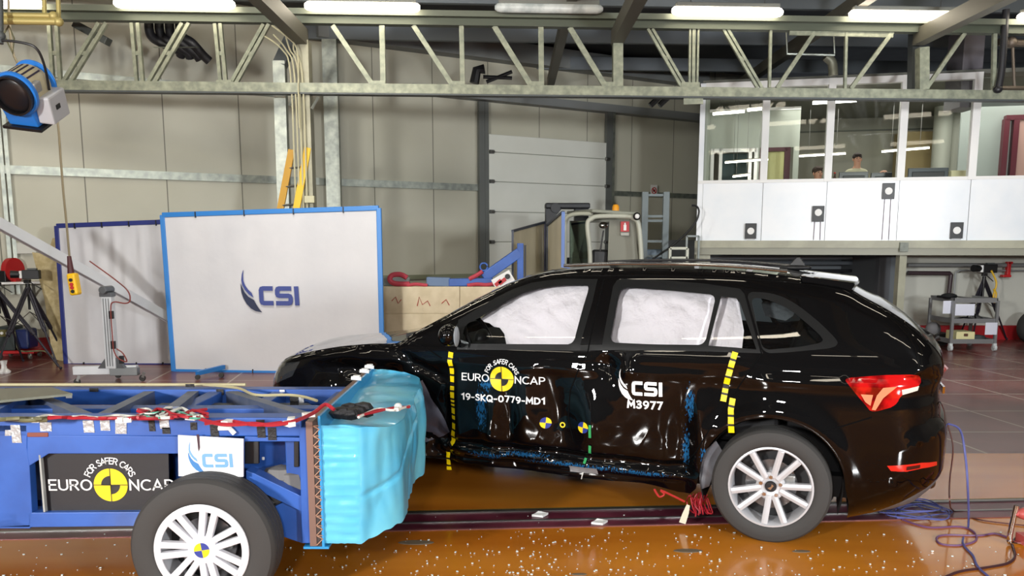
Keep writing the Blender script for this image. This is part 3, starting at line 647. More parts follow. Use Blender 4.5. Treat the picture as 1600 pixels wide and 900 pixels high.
p = C_(1278, 259, 1.3); H2 = (p.z-ZFL)/1.36*1.75
person('dark-haired person in a grey shirt seated left of the monitors', (p.x, p.y, ZFL), CANG+.4, H2, '7d8184', True, '3a2c24')
p = C_(1381, 261, 1.3); H3 = (p.z-ZFL)/1.36*1.75
person('person whose bald crown shows just above the monitor beside the mullion', (p.x, p.y, ZFL), CANG, H3, '55504a', True, bald=True)
for i, x in enumerate((1278, 1381)):
    p = C_(x, 261, 1.42); t = thing('office_chair', ['office chair under the seated dark-haired person', 'office chair under the bald person'][i], 'chair', (p.x, p.y, ZFL), CANG, 'chairs at the control desk')
    MB().bx((-.22, -.3, .36), (.22, .15, .41)).build('seat', BLK, t, bevel=.02); MB().bx((-.2, .16, .45), (.2, .2, .8)).build('backrest', BLK, t, bevel=.02)
    MB().cyl((0, -.05, .05), (0, -.05, .36), .03).build('post', STEEL, t)
    for q in range(5): MB().beam((0, -.05, .06), (.24*cos(q*1.257), -.05+.24*sin(q*1.257), .03), .04, .03).build('leg', BLK, t)

# ---------------------------------------------------------------- ceiling lamps
TUBE = mat('lit lamp diffuser', 'fff3dc', .4, emit=TUBE_EMIT); OFF = mat('unlit lamp diffuser', 'b4bcbc', .25, noise_=(6, 'd8dedc', .4, .6))
def lamp(c, L, label, lit=True, rz=.057, par=None):
    t = thing('ceiling_lamp', label, 'ceiling lamp', tuple(c), rz, 'fluorescent ceiling lamps')
    m = MB(); m.tube([(-L/2, 0, 0), (-L/2+.03, 0, 0), (-L/2+.08, 0, 0), (L/2-.08, 0, 0), (L/2-.03, 0, 0), (L/2, 0, 0)], .06, 14, rs=[.025, .05, .062, .062, .05, .025]); m.build('diffuser', TUBE if lit else OFF, t, smooth=True)
    MB().bx((-L/2+.05, -.05, .045), (L/2-.05, .05, .1)).build('housing', mat('lamp housing grey', '7a7c76', .5), t, bevel=.008)
    for x in (-L/3, L/3): MB().cyl((x, 0, .1), (x, 0, .75), .006, n=5).build('hanger', STEEL, t)
    return t
for (xa, xb, y, lit, lab) in [(-120, 66, 4, 1, 'lit ceiling lamp cut by the top left corner above the film lamp'), (178, 367, 6, 1, 'lit ceiling lamp above the black hoses, second from the left'), (476, 656, 10.5, 1, 'lit ceiling lamp above the banner, third from the left'),
    (773, 942, 13, 0, 'unlit grey ceiling lamp in the middle of the row'), (1050, 1223, 18, 1, 'lit ceiling lamp above the left end of the control room'), (1327, 1497, 23.5, 1, 'lit ceiling lamp above the middle of the control room'), (1590, 1760, 28, 1, 'lit ceiling lamp cut by the right picture edge')]:
    a = V(xa, y, ((-5.72, 10.75), (6.96, 11.47))); b = V(xb, y, ((-5.72, 10.75), (6.96, 11.47)))
    lamp((a+b)/2, (b-a).length, lab, bool(lit))
ROWL = ['row behind the car', 'row over the car', 'row over the viewer', 'row behind the viewer']
for r_, yy in enumerate((8.0, 5.0, 2.0, -1.2)):
    for k in range(5 if r_ else 4):
        lamp(((-5.6, -2.8, 0, 2.8, 5.6)[k]+(.6 if r_ % 2 else 0), yy, 4.72), 1.55, 'lit ceiling lamp, %s from left in the %s' % (('first', 'second', 'third', 'fourth', 'fifth')[k], ROWL[r_]))

# ================================================================ BACKGROUND THINGS
# film lamp top left
LY = 5.6
c = Y_(38, 138, LY); t = thing('film_lamp', 'blue and cream film lamp with a black lens hanging at the top left', 'film lamp', tuple(c), math.radians(-6))
RM = Matrix.Rotation(math.radians(30), 4, 'X')@Matrix.Rotation(math.radians(8), 4, 'Y')
def fl_(mb, nm, m, **k): mb.xf(Matrix.Scale(.76, 4)@RM).build(nm, m, t, **k)
CRM = mat('cream lamp housing', 'b9b090', .45)
b_ = MB(); b_.lathe([(.0, .17), (.14, .17), (.17, .12), (.17, -.12), (.0, -.12)], (0, 0, 0), n=28); fl_(b_, 'housing', CRM, smooth=True)
for k in range(9):
    an = math.radians(50+k*16); q_ = Vector((cos(an), 0, sin(an)))*.168; fl_(MB().box(q_, (.012, .2, .014), Matrix.Rotation(-an, 3, 'Y')), 'vent_slot', mat('dark slot', '2a2438', .5))
fl_(MB().lathe([(.0, -.11), (.185, -.11), (.19, -.125), (.185, -.15), (.0, -.15)], (0, 0, 0), n=32), 'front_ring', mat('bright blue lamp paint', '2a78d0', .35), smooth=True)
fl_(MB().lathe([(.0, .165), (.182, .165), (.186, .175), (.18, .19), (.0, .19)], (0, 0, 0), n=32), 'rear_ring', MATS['bright blue lamp paint'], smooth=True)
fl_(MB().lathe([(.165, -.15), (.165, -.2), (.15, -.2), (.15, -.15)], (0, 0, 0), n=32, closed=True), 'lens_rim', BLK)
fl_(MB().ball((0, -.15, 0), (.15, .04, .15), 24), 'lens', mat('dark fresnel lens', '1c1a1c', .3, spec=.4), smooth=True)
b_ = MB(); b_.prism([(.1, -.15, -.12), (.1, .19, -.12), (.1, .22, -.3), (.1, -.1, -.3)], (-.26, 0, 0)); fl_(b_, 'ballast_box', MATS['bright blue lamp paint'], bevel=.01)
fl_(MB().bx((.1, -.08, -.27), (.24, .19, -.03)), 'side_box', mat('light grey lamp box', 'b4b6ba', .4), bevel=.012)
fl_(MB().bx((.24, -.0, -.16), (.246, .06, -.12)), 'label_plate', BLK)
fl_(MB().bx((.09, -.12, .01), (.18, -.02, .1)), 'latch_block', mat('grey latch', '8a8a88', .4), bevel=.01)
fl_(MB().bx((-.2, -.14, -.325), (.14, .2, -.3)), 'base_plate', BLK)
fl_(MB().tube(curve_pts([(.2, .03, 0), (.215, .03, .2), (.19, .03, .34), (.1, .03, .38), (-.1, .03, .38), (-.19, .03, .34), (-.215, .03, .2), (-.2, .03, 0)], 5), .011, 8), 'yoke', BLK, smooth=True)
q = Y_(24, 62, LY+.05)
MB().cyl((c.x-.06, c.y-.12, c.z+.25), (c.x-.06, c.y-.05, c.z+.75), .018).ball((c.x-.06, c.y-.11, c.z+.3), .03).build('hanging_spigot', DKSTEEL, t, world=True, smooth=True)
# pipe grid the lamp hangs from
for i, (yy, x1, lab) in enumerate(((25, 84, 'upper yellowish scaffold pipe above the film lamp'), (34, 92, 'lower yellowish scaffold pipe above the film lamp'))):
    a = Y_(-60, yy-2+i*0, LY); b = Y_(x1, yy, LY); M = MB(); M.tube([a, b], .022 if i else .018, 12); M.ball(b, .03, 10)
    tag(M.build('scaffold_pipe', mat('yellowed pipe', 'a79a60', .45, .3), smooth=True), lab, 'pipe', 'scaffold pipes over the film lamp')
for i, x in enumerate((68, 90)):
    a = Y_(x, -30, LY+.05); b = Y_(x+2, 34, LY+.05); tag(MB().tube([a, b], .014, 8).build('pipe_hanger', MATS['yellowed pipe'], smooth=True), ['left', 'right'][i]+' upright hanger of the scaffold pipes above the film lamp', 'hanger')
M = MB(); M.tube([Y_(x, y, LY+.2) for x, y in ((-5, 70), (14, 40), (22, 60), (20, 84), (8, 58))], .006, 6); tag(M.build('lamp_cable', mat('olive cable', '6b6a4c', .6), smooth=True), 'thin olive cables tangled above the film lamp', 'cable')
# pendant control
PY_ = 8.6
t = thing('pendant_control', 'yellow hanging crane control with red and black buttons on a long thin cable', 'hoist control', tuple(Y_(118, 462, PY_)))
cpts = [Y_(x, y, PY_) for x, y in ((6, -125), (12, -20), (22, 88), (62, 128), (80, 150), (90, 190), (95, 250), (99, 300), (104, 350), (108, 395), (111, 425))]
MB().tube(curve_pts(cpts, 5), .012, 6).build('cable', mat('beige cable', '7e745c', .6), t, world=True, smooth=True)
MB().tube([Y_(108, 400, PY_), Y_(111, 427, PY_)], .02, 8, r2=.035).build('strain_relief', mat('dark red rubber', '4a2226', .6), t, world=True, smooth=True)
a = Y_(113, 427, PY_); b = Y_(119, 461, PY_); MB().beam(a, b, .10, .09, up=(1, 0, 0)).build('handset', YEL, t, world=True, bevel=.02)
d_ = (b-a); sd = Vector((0, -.055, 0))
for k, m in ((.3, BLK), (.5, REDP), (.65, REDP), (.82, BLK)): MB().cyl(a+d_*k+sd*.7, a+d_*k+sd*1.15, .018).build('button', m, t, world=True)
# banners
SHEET = mat('white banner cloth', 'd3d3d6', .75, noise_=(1.2, 'c6c7cc', .35, .7), bump=(3, .25, .03))
def banner(label, tl, tr, br, bl, pl, z0, fold, pipe_m, csi=False, name='banner_screen'):
    o = Vector((*pl[0], 0)); dd = Vector((pl[1][0]-pl[0][0], pl[1][1]-pl[0][1], 0)).normalized()
    L = [V(x, y, pl) for x, y in (tl, tr, br, bl)]
    t = thing(name, label, 'banner', tuple(((L[3]+L[2])/2).xy)+(0,))
    m = MB(); r = .028
    for a, b in ((0, 1), (1, 2), (2, 3), (3, 0)): m.beam(L[a], L[b], r*1.7, r*2.2) if a % 2 == 0 else m.beam(L[a], L[b], r*2.2, r*1.7, up=(0, 1, 0))
    m.build('frame', pipe_m, t, world=True, bevel=.008)
    nn = Vector((dd.y, -dd.x, 0)); nx, nz = 90, 40; m = MB(); vs = []
    for j_ in range(nz+1):
        for i_ in range(nx+1):
            u, v = i_/nx, j_/nz; p = L[0].lerp(L[1], u).lerp(L[3].lerp(L[2], u), v)
            ed = min(u*12, (1-u)*12, v*10, (1-v)*10, 1)
            h = fold*(noise.noise(Vector((u*7, v*1.2, 3)))*(.4+v*.3)+.6*noise.noise(Vector((u*16, v*2+u*3, 9)))*(1-v))
            p = p+nn*(.01+h*ed); sc2 = .975; ce = (L[0]+L[1]+L[2]+L[3])/4; vs.append(ce+(p-ce)*.985)
    m.add(vs, [(j_*(nx+1)+i_, j_*(nx+1)+i_+1, (j_+1)*(nx+1)+i_+1, (j_+1)*(nx+1)+i_) for j_ in range(nz) for i_ in range(nx)]); m.build('sheet', SHEET, t, world=True, smooth=True, fixn=False)
    for k in range(4):
        for a, b in ((0, 1), (3, 2)):
            q = L[a].lerp(L[b], (k+.7)/4.4); MB().box(q+nn*.02+Vector((0, 0, -.01 if a == 0 else .01)), (.010, .04, .075)).build('cable_tie', BLK, t, world=True)
    return t, L, nn, dd
t, L, nn, dd = banner('large white banner with the dark blue leaf logo in a light blue pipe frame', (254, 336), (592, 325), (598, 586), (272, 580), ((-4.42, 10.62), (-1.62, 10.36)), 0, .012, BLUEL)
lc = V(437.5, 461.5, ((-4.42, 10.62), (-1.62, 10.36))); k = 10.5/1300/9*1.0
NAVY = mat('navy print', '3d4a8c', .6); NAVD = mat('dark navy print', '27304c', .6)
lc0 = V(423, 455, ((-4.42, 10.62), (-1.62, 10.36)))
logo(lambda u, v, h: lc0+dd*u+Vector((0, 0, v))+nn*(.03+h), k, t, True, .002, NAVY, NAVD, NAVY)
for i, x in enumerate((311, 348)):
    a = G(x, 587 if i == 0 else 588); b = G(x+(28 if i == 0 else 12), 583-i*2)
m = MB(); a = G(308, 591); b = G(338, 583); m.beam((a.x, a.y, .06), (b.x+.1, b.y, .08), .05); m.build('foot', BLUEL, t, world=True)
m = MB(); a = G(309, 593); m.cyl((a.x, a.y-.02, .03), (a.x, a.y+.02, .03), .028); m.build('castor', RUB, t, world=True, smooth=True); m = MB(); a = G(346, 590); m.cyl((a.x, a.y-.02, .03), (a.x, a.y+.02, .03), .028); m.build('castor', RUB, t, world=True, smooth=True)
m = MB(); q = (L[2]+L[1])/2; m.beam((L[2].x-.03, L[2].y+.03, .03), (L[2].x-.03, L[2].y+.5, .03), .05); m.build('foot', BLUEL, t, world=True)
t, L, nn, dd = banner('plain white wrinkled banner in a dark blue frame behind the boom stand', (89, 353), (275, 346), (285, 571), (104, 571), ((-6.05, 11.3), (-4.2, 11.2)), 0, .05, mat('dark blue pipe paint', '2a3478', .4), name='banner_screen')
# plywood / chipboard sheet leaning at left
p = Vector((-6.35, 11.62, 0)); m = MB(); pts = [Y_(x, y, 11.6) for x, y in ((50, 394), (74, 398), (82, 372), (90, 372), (112, 548), (100, 566), (82, 560), (70, 470))]
m.prism(pts, (0, .02, 0)); tag(m.build('chipboard_sheet', mat('chipboard', 'b8a678', .7, noise_=(12, 'cdbd90', .4, .6))), 'ragged yellowish chipboard sheet standing left of the plain banner', 'board')
# boom stand
t = thing('boom_stand', 'aluminium profile boom on a wheeled upright column before the plain banner', 'stand', tuple(G(172, 592).xy)+(0,))
SY = 9.75
a = Y_(168, 462, SY); b = Y_(175, 578, SY); m = MB(); m.bx((a.x-.06, SY-.05, .17), (a.x+.06, SY+.05, a.z)); m.build('column', ALU, t, world=True, bevel=.006)
for s_ in (-.03, 0, .03): MB().bx((a.x+s_-.005, SY-.056, .2), (a.x+s_+.005, SY-.05, a.z-.03)).build('profile_slot', mat('slot grey', '85898c', .4, .5), t, world=True)
MB().bx((a.x-.07, SY-.06, a.z-.01), (a.x+.07, SY+.06, a.z+.04)).cyl((a.x, SY-.12, a.z+.07), (a.x, SY+.1, a.z+.07), .045).build('joint', mat('joint grey', '6c7074', .35, .6), t, world=True, bevel=.004)
f0 = G(117, 597); f1 = G(190, 590)
MB().beam((f0.x, f0.y, .14), (a.x+.25, SY+.1, .14), .09, .1).build('base_beam', ALU, t, world=True, bevel=.006)
MB().beam((a.x-.02, SY+.0, .13), (Y_(216, 590, SY+.0).x, SY+.02, .13), .1, .09).build('base_beam', mat('dull aluminium', '8b9092', .4, .6), t, world=True, bevel=.006)
MB().prism([(a.x-.16, SY-.03, .17), (a.x+.16, SY-.03, .17), (a.x+.06, SY-.03, .3), (a.x-.06, SY-.03, .3)], (0, .06, 0)).build('gusset', mat('joint grey', '6c7074', .35, .6), t, world=True)
for x, y in ((121, 600), (223, 594), (185, 589)):
    g = G(x, y+2); m = MB(); m.lathe([(0, -.016), (.035, -.016), (.04, 0), (.035, .016), (0, .016)], (g.x, g.y, .042), 'y', 18); o = m.build('castor_wheel', RUB, t, world=True, smooth=True)
    MB().beam((g.x, g.y, .05), (g.x+.02, g.y+.01, .11), .05, .03).build('castor_fork', STEEL, t, world=True)
bl = Y_(-14, 338, 8.9); br = Y_(272, 498, 11.0); bm0 = MB(); bm0.beam(bl-Vector((0, 0, .03)), br-Vector((0, 0, .03)), .09, .115); bm0.build('boom', ALU, t, world=True, bevel=.006)
for s_ in (.01, -.03, -.07): MB().beam(bl+Vector((0, -.048, s_)), br+Vector((0, -.048, s_)), .006, .009).build('boom_slot', mat('slot grey', '85898c', .4, .5), t, world=True)
m = MB(); m.tube(curve_pts([Y_(x, y, 9.6) for x, y in ((140, 408), (180, 437), (200, 455), (203, 470), (195, 474), (178, 472), (173, 482), (176, 530), (178, 548), (185, 560), (198, 565), (192, 552), (182, 545))], 5), .008, 6); m.build('cable', mat('dark red cable', '7e3a34', .5), t, world=True, smooth=True)
for x, y in ((174, 492), (177, 539), (190, 562)):
    a_ = Y_(x, y, 9.62); MB().box(a_, (.045, .04, .09)).build('cable_clip', BLK, t, world=True)
# tripods at left
def tripod(label, top, feet, cammer, group=None, red=False, name='camera_tripod', body=True, mz=0):
    t = thing(name, label, 'tripod', (top[0], top[1], 0), 0, group); T_ = Vector(top)
    MB().cyl(T_-Vector((0, 0, .12)), T_, .03).cyl(T_-Vector((0, 0, .35)), T_, .016).build('centre_column', BLK, t, world=True)
    for f in feet:
        f = Vector((*f, 0)); mid = T_.lerp(f, .55); s_ = (f-T_).cross(Vector((0, 0, 1))).normalized()*.018
        m = MB(); m.tube([T_+s_-Vector((0, 0, .05)), mid+s_], .017, 7); m.tube([T_-s_-Vector((0, 0, .05)), mid-s_], .017, 7); m.cyl(mid-(f-T_)*.02, mid+(f-T_)*.03, .026); m.tube([mid, T_.lerp(f, .97)], .014, 7); m.ball(f+Vector((0, 0, .018)), .02, 8)
        m.build('leg', mat('dark tripod tube', '2a2832', .4, .3), t, world=True, smooth=True)
    cz = T_.z-.38; m = MB(); cc = Vector((T_.x, T_.y, cz))
    for f in feet: m.tube([cc, T_.lerp(Vector((*f, 0)), .5)], .006, 5)
    m.build('spreader', STEEL, t, world=True)
    MB().box(T_+Vector((0, 0, .03)), (.07, .07, .05)).tube([T_+Vector((.02, 0, .03)), T_+Vector((.17, .03, -.08))], .008, 6).build('head', BLK, t, world=True, bevel=.005)
    return t
A_ = Y_(43, 443, 11.2)
tripod('black tripod under the high-speed camera at far left', tuple(A_), (G(-12, 590).xy, G(90, 572).xy, (A_.x+.15, A_.y+.55)), True)
tripod('black tripod cut by the left picture edge', tuple(Y_(-4, 448, 10.9)), ((Y_(-4, 448, 10.9).x-.5, 10.5), G(95, 577).xy, (Y_(-4, 448, 10.9).x-.1, 11.5)), True)
def hs_camera(label, c, s=1, rz=0, group='high speed cameras'):
    t = thing('high_speed_camera', label, 'camera', tuple(c), rz, group)
    MB().bx((-.06*s, -.05, 0), (.13*s, .05, .11*s)).build('camera_body', BLK, t, bevel=.008)
    MB().bx((-.09*s, -.045, .01), (-.055*s, .045, .1*s)).build('front_plate', WHITE, t, bevel=.006)
    MB().cyl((-.09*s, 0, .055*s), (-.19*s, -.03, .06*s), .042*s, .046*s, 18).build('lens', BLK, t, smooth=True)
    MB().bx((0, -.03, .11*s), (.1*s, .03, .13*s)).build('handle', DKSTEEL, t)
    return t
hs_camera('black and white camera on the left tripod beside the red disc', (A_.x+.02, A_.y, A_.z+.06), 1.1, .2)
# power box on red dolly
g = G(32, 560); t = thing('red_dolly', 'low red wheeled tray under the power box at far left', 'dolly', (g.x, g.y, 0), .1)
MB().bx((-.26, -.18, .09), (.27, .2, .13)).build('tray', REDP, t, bevel=.008)
for x in (-.2, .2):
    for y in (-.14, .15): MB().cyl((x-.014, y, .045), (x+.014, y, .045), .042, n=16).bx((x-.02, y-.015, .05), (x+.02, y+.015, .09)).build('castor', GALV, t, smooth=True)
t2 = thing('power_box', 'dark blue and black power unit with a dial panel on the red tray', 'power unit', (g.x-.02, g.y, .131), .1)
MB().bx((-.2, -.14, 0), (.02, .16, .34)).build('control_box', mat('grey black housing', '303a3a', .5), t2, bevel=.012); MB().bx((.03, -.15, .02), (.22, .15, .3)).build('blue_box', mat('deep blue housing', '1a2a5e', .4), t2, bevel=.03)
MB().bx((-.17, -.15, .2), (-.02, -.14, .3)).build('dial_panel', mat('olive dial panel', '6a6438', .5), t2)
for x in (-.13, -.06): MB().cyl((x, -.16, .25), (x, -.15, .25), .02).build('knob', WHITE, t2)
M = MB(); M.tube(curve_pts([(g.x+.03, g.y-.15, .5), (g.x+.08, g.y-.2, .3), (g.x+.16, g.y-.25, .14), (g.x+.4, g.y-.1, .12), (g.x+.6, g.y-.2, .02), (g.x+.9, g.y-.2, .015)], 5), .012, 6); tag(M.build('power_cable', mat('olive cable', '6b6a4c', .6), smooth=True), 'olive cable trailing from the power unit to the floor', 'cable')
g = G(7, 583); M = MB(); M.lathe([(0, 0), (.07, 0), (.075, .02), (.035, .06), (.03, .1), (.045, .16), (0, .16)], (g.x, g.y, 0), 'z', 16); tag(M.build('white_beacon', WHITE, smooth=True), 'small white knob-shaped thing on the red floor at the left edge', 'marker')
# ladder
t = thing('ladder', 'yellow fibreglass ladder leaning by the central column behind the banner', 'ladder', tuple(Y_(455, 420, 11.2).xy)+(0,))
r0, r1 = Y_(456, 234, 11.25), Y_(481, 231, 11.2); dn = Vector(((Y_(438, 328, 11).x-r0.x), 0, Y_(438, 328, 11).z-r0.z))
for k, a in enumerate((r0, r1)):
    q = (Y_(438, 328, 11.15) if k == 0 else Y_(463, 328, 11.1)); d_ = (q-a); e_ = a+d_*(a.z/(-d_.z)); MB().beam(a, e_, .035, .09, up=(1, 0, 0)).build('rail', mat('ladder yellow', 'e0b414', .4) if k else mat('ladder ochre', 'b88a1c', .4), t, world=True, bevel=.004)
    if k == 0: l0, l1 = a, e_
    else: m0, m1 = a, e_
for k in range(1, 12):
    s_ = k*.085; MB().cyl(l0.lerp(l1, s_), m0.lerp(m1, s_), .014, n=8).build('rung', STEEL, t, world=True)
for a, b in ((l0, l1), (m0, m1)):
    q = a.lerp(b, .36); MB().box(q+Vector((0, -.02, 0)), (.1, .07, .05)).build('red_clamp', REDP, t, world=True)
    q2 = a.lerp(b, .45); MB().beam(q+Vector((-.01, -.055, -.03)), q2+Vector((0, -.055, -.15)), .008, .07, up=(1, 0, 0)).build('warning_label', WHITE, t, world=True)
# block wall behind the bonnet
BLKW = mat('pale block', 'cfc1a2', .75, noise_=(6, 'dccfb2', .4, .65)); n_ = 0
bx0 = Y_(570, 447, 11).x; zt = Y_(650, 448, 11).z
BL_ROW = ['bottom', 'middle', 'top']; STAIN = mat('red chalk marks', 'b2463e', .8)
for r_ in range(3):
    for k in range(2):
        z0 = r_*zt/3; x0 = bx0+k*1.25; t = tag(MB().bx((x0+.002, 11, z0+.001), (x0+1.248, 11.5, z0+zt/3-.001)).build('crash_block', BLKW, bevel=.006), 'pale concrete block in the %s row of the block wall, %s from the banner' % (BL_ROW[r_], ('first', 'second', 'third')[k]), 'concrete block', 'blocks stacked behind the bonnet')
for i, (P_, lab) in enumerate((([(612, 470), (618, 464), (622, 474), (627, 468)], 'left'), ([(652, 478), (655, 464), (660, 476), (668, 470), (672, 478)], 'middle'), ([(690, 474), (697, 468), (702, 477)], 'right'))):
    M = MB(); M.tube([Y_(x, y, 10.996) for x, y in P_], .0065, 5); tag(M.build('chalk_scrawl', STAIN), lab+' red chalk scrawl on the pale block wall left of the car bonnet', 'chalk mark', 'red chalk scrawls on the block wall')
# things on the block wall
z = zt
t = thing('steel_jib', 'blue steel jib with an upright end post lying on the block wall', 'jib', tuple(Y_(760, 440, 11.2).xy)+(z,))
def pw(x, y, Y): return Y_(x, y, Y)
MB().beam(pw(702, 441, 11.2), pw(770, 440, 11.2), .2, .10).build('foot_beam', BLUEP, t, world=True, bevel=.01)
MB().beam(pw(755, 434, 11.2), pw(812, 394, 11.25), .14, .13).build('arm', BLUEP, t, world=True, bevel=.01)
MB().bx((pw(808, 380, 11.25).x, 11.18, z), (pw(818, 380, 11.25).x, 11.34, pw(808, 380, 11.25).z)).build('end_post', BLUEP, t, world=True, bevel=.008)
MB().bx((pw(819, 380, 11.25).x, 11.2, z+.05), (pw(822, 380, 11.25).x, 11.32, pw(808, 383, 11.25).z)).build('rubber_pad', BLK, t, world=True)
MB().beam(pw(667, 439.5, 11.2), pw(704, 440.5, 11.2), .18, .12).build('grey_sleeve', mat('grey blue steel', '5b6f8c', .5, .3), t, world=True, bevel=.01)
MB().tube([pw(756+6*cos(a), 417+6*sin(a), 11.15) for a in [i*.5 for i in range(13)]], .012, 8).build('lifting_eye', BLUEP, t, world=True, smooth=True)
SL = mat('red webbing', 'b03a4a', .7)
def sling(pts, label, r=.035):
    M = MB(); M.tube(curve_pts([pw(x, y, Y) for x, y, Y in pts], 5), r, 8); tag(M.build('lifting_sling', SL, smooth=True), label, 'sling', 'red slings on the block wall')
sling([(640, 444, 11.1), (617, 443, 11.1), (609, 437, 11.1), (613, 430, 11.12), (626, 429, 11.12), (636, 434, 11.12)], 'red lifting sling looped over the grey roll left on the block wall')
sling([(636, 446, 11.08), (650, 444, 11.08), (668, 446, 11.08)], 'red sling end lying flat on the block wall', .022)
sling([(733, 436, 11.1), (745, 430, 11.1), (754, 424, 11.1)], 'red sling tied to the blue jib eye', .028)
sling([(730, 446, 11.05), (745, 444, 11.05), (760, 445, 11.05), (772, 443, 11.05)], 'red sling lying under the blue jib near the car roof', .024)
M = MB(); a = pw(598, 441, 11.3); b = pw(640, 442, 11.3); M.tube([a, b], .075, 14); tag(M.build('grey_roll', mat('grey roll', '8d9698', .6), smooth=True), 'grey roll lying on the block wall beside the banner', 'roll')
t = thing('target_plate', 'white plate with red stripes and a round black and white mark on the block wall', 'target plate', tuple(pw(786, 446, 11.0)))
MB().beam(pw(772, 446, 11.02), pw(800, 430, 11.02), .02, .16, up=(0, 0, 1)).build('plate', WHITE, t, world=True)
for s_ in (0, .5):
    MB().beam(pw(774+s_*12, 446-s_*5, 11.0), pw(783+s_*14, 438-s_*5, 11.0), .008, .05).build('red_stripe', REDP, t, world=True)
q = pw(793, 432, 10.99); MB().cyl((q.x, q.y, q.z), (q.x, q.y-.01, q.z), .035, n=20).build('round_mark', BLK, t, world=True)
# plywood screens
PLY = mat('pale plywood', 'c4bda8', .6, noise_=(2.5, 'b4ad98', .35, .65, (3, 1, .5)))
def screen(label, a, b, zb, m_f):
    # a,b: (x,y,Y) top corners
    p, q = pw(*a), pw(*b); t = thing('plywood_screen', label, 'screen', tuple(((p+q)/2).xy)+(0,), 0, 'plywood screens beside the forklift')
    MB().prism([p, q, (q.x, q.y, .03), (p.x, p.y, .03)], (0, .02, 0)).build('board', PLY, t, world=True)
    MB().beam(p, q, .04, .03).beam((p.x, p.y, 0), p, .03, .03, up=(0, 1, 0)).build('frame_edge', mat('dark steel edge', '3c4250', .5), t, world=True)
    MB().beam((q.x, q.y, 0), q, .045, .045, up=(0, 1, 0)).build('blue_upright', m_f, t, world=True)
screen('wider plywood screen with a dark blue upright, left of the forklift', (801, 361, 11.6), (852, 347, 12.6), 0, mat('dark blue upright', '28306a', .4))
screen('narrow plywood screen with a light blue upright, directly before the forklift mast', (856, 352, 12.4), (880, 331, 11.2), 0, mat('mid blue upright', '5a78b8', .4))
# forklift
FY = 12.0
t = thing('forklift', 'grey forklift truck with a black mast and an orange beacon behind the car roof', 'forklift', tuple(Y_(945, 400, FY).xy)+(0,))
def fp(x, y, Y=FY): return Y_(x, y, Y)
CAB = mat('cab frame grey', 'b4b6a8', .4); MAST = mat('black mast steel', '24262a', .45, .4)
a, b = fp(852, 318, 12.6), fp(862, 318, 12.6); MB().bx((a.x, 12.55, .05), (b.x+.02, 12.75, a.z)).build('mast_channel', MAST, t, world=True, bevel=.01)
a, b = fp(898, 322, 12.6), fp(920, 322, 12.6); MB().bx((a.x, 12.6, .05), (b.x, 12.8, a.z)).build('mast_channel', MAST, t, world=True, bevel=.01)
a, b = fp(852, 317, 12.5), fp(922, 326, 12.5); MB().bx((a.x, 12.48, b.z), (b.x, 12.8, a.z)).build('mast_crossbar', MAST, t, world=True, bevel=.02)
a = fp(870, 325, 12.5); MB().cyl((a.x-.02, 12.45, a.z), (a.x-.02, 12.8, a.z), .07, n=18).build('chain_pulley', MAST, t, world=True, smooth=True)
MB().prism([fp(852, 318, 12.5), fp(885, 318, 12.5), fp(862, 345, 12.5), fp(855, 370, 12.5)], (0, .1, 0)).build('mast_gusset', MAST, t, world=True)
# cab frame: rounded tube hoops near and far
def hoop(Y, x0, x1, xt0, xt1, yt, rr):
    pts = [fp(x0, 470, Y), fp(x0+1, 400, Y), fp(xt0, yt+14, Y), fp(xt0+6, yt+4, Y), fp(xt0+18, yt, Y), fp(xt1-18, yt, Y), fp(xt1-7, yt+4, Y), fp(xt1, yt+14, Y), fp(x1-1, 400, Y), fp(x1+1, 470, Y)]
    MB().tube(curve_pts(pts, 5), rr, 10).build('cab_hoop', CAB, t, world=True, smooth=True)
hoop(11.9, 921, 1003, 918, 998, 338, .034); hoop(12.9, 905, 985, 903, 980, 345, .03)
MB().tube(curve_pts([fp(882, 440, 12.3), fp(883, 380, 12.3), fp(884, 345, 12.3), fp(896, 335, 12.2), fp(925, 334, 12.0)], 5), .03, 10).build('front_pillar', CAB, t, world=True, smooth=True)
p = [fp(885, 335, 12.9), fp(925, 332, 11.9), fp(998, 337, 11.9), fp(975, 338, 12.9)]
MB().prism(p, (0, 0, .05)).build('cab_roof', mat('cab roof grey green', '8d9084', .5), t, world=True, bevel=.02)
MB().prism([fp(952, 344, 12.05), fp(990, 344, 12.05), fp(999, 420, 12.05), (fp(999, 420, 12.05).x, 12.05, .9), (fp(948, 420, 12.05).x, 12.05, .9), fp(949, 420, 12.05)], (0, .02, 0)).build('rear_screen', mat('grey rear screen', '7e7e72', .6), t, world=True)
a, b = fp(970, 346, 12.0), fp(983, 362, 12.0); MB().bx((a.x, 12.0, b.z), (b.x, 12.02, a.z)).build('red_extinguisher_sign', REDP, t, world=True)
a, b = fp(974.5, 348, 11.99), fp(978.5, 360, 11.99); MB().bx((a.x, 11.985, b.z), (b.x, 11.998, a.z-.03)).cyl(((a.x+b.x)/2, 11.99, a.z-.03), ((a.x+b.x)/2, 11.99, a.z), .012).build('extinguisher_pictogram', WHITE, t, world=True)
a, b = fp(970, 363.5, 12.0), fp(983, 368, 12.0); MB().bx((a.x, 12.0, b.z), (b.x, 12.02, a.z)).build('sign_caption', mat('grey caption', 'a4a49c', .5), t, world=True)
a = fp(962, 329, 12.3); MB().lathe([(0, -.02), (.05, -.02), (.05, .05), (.035, .085), (0, .09)], tuple(a), 'z', 16).build('beacon', mat('orange beacon', 'e69a14', .3), t, world=True, smooth=True)
a = fp(995, 338, 11.8); MB().ball(a, (.055, .05, .055), 14).build('work_lamp', BLK, t, world=True, smooth=True); MB().ball((a.x, a.y-.035, a.z), (.035, .02, .035), 12).build('work_lamp_lens', WHITE, t, world=True, smooth=True)
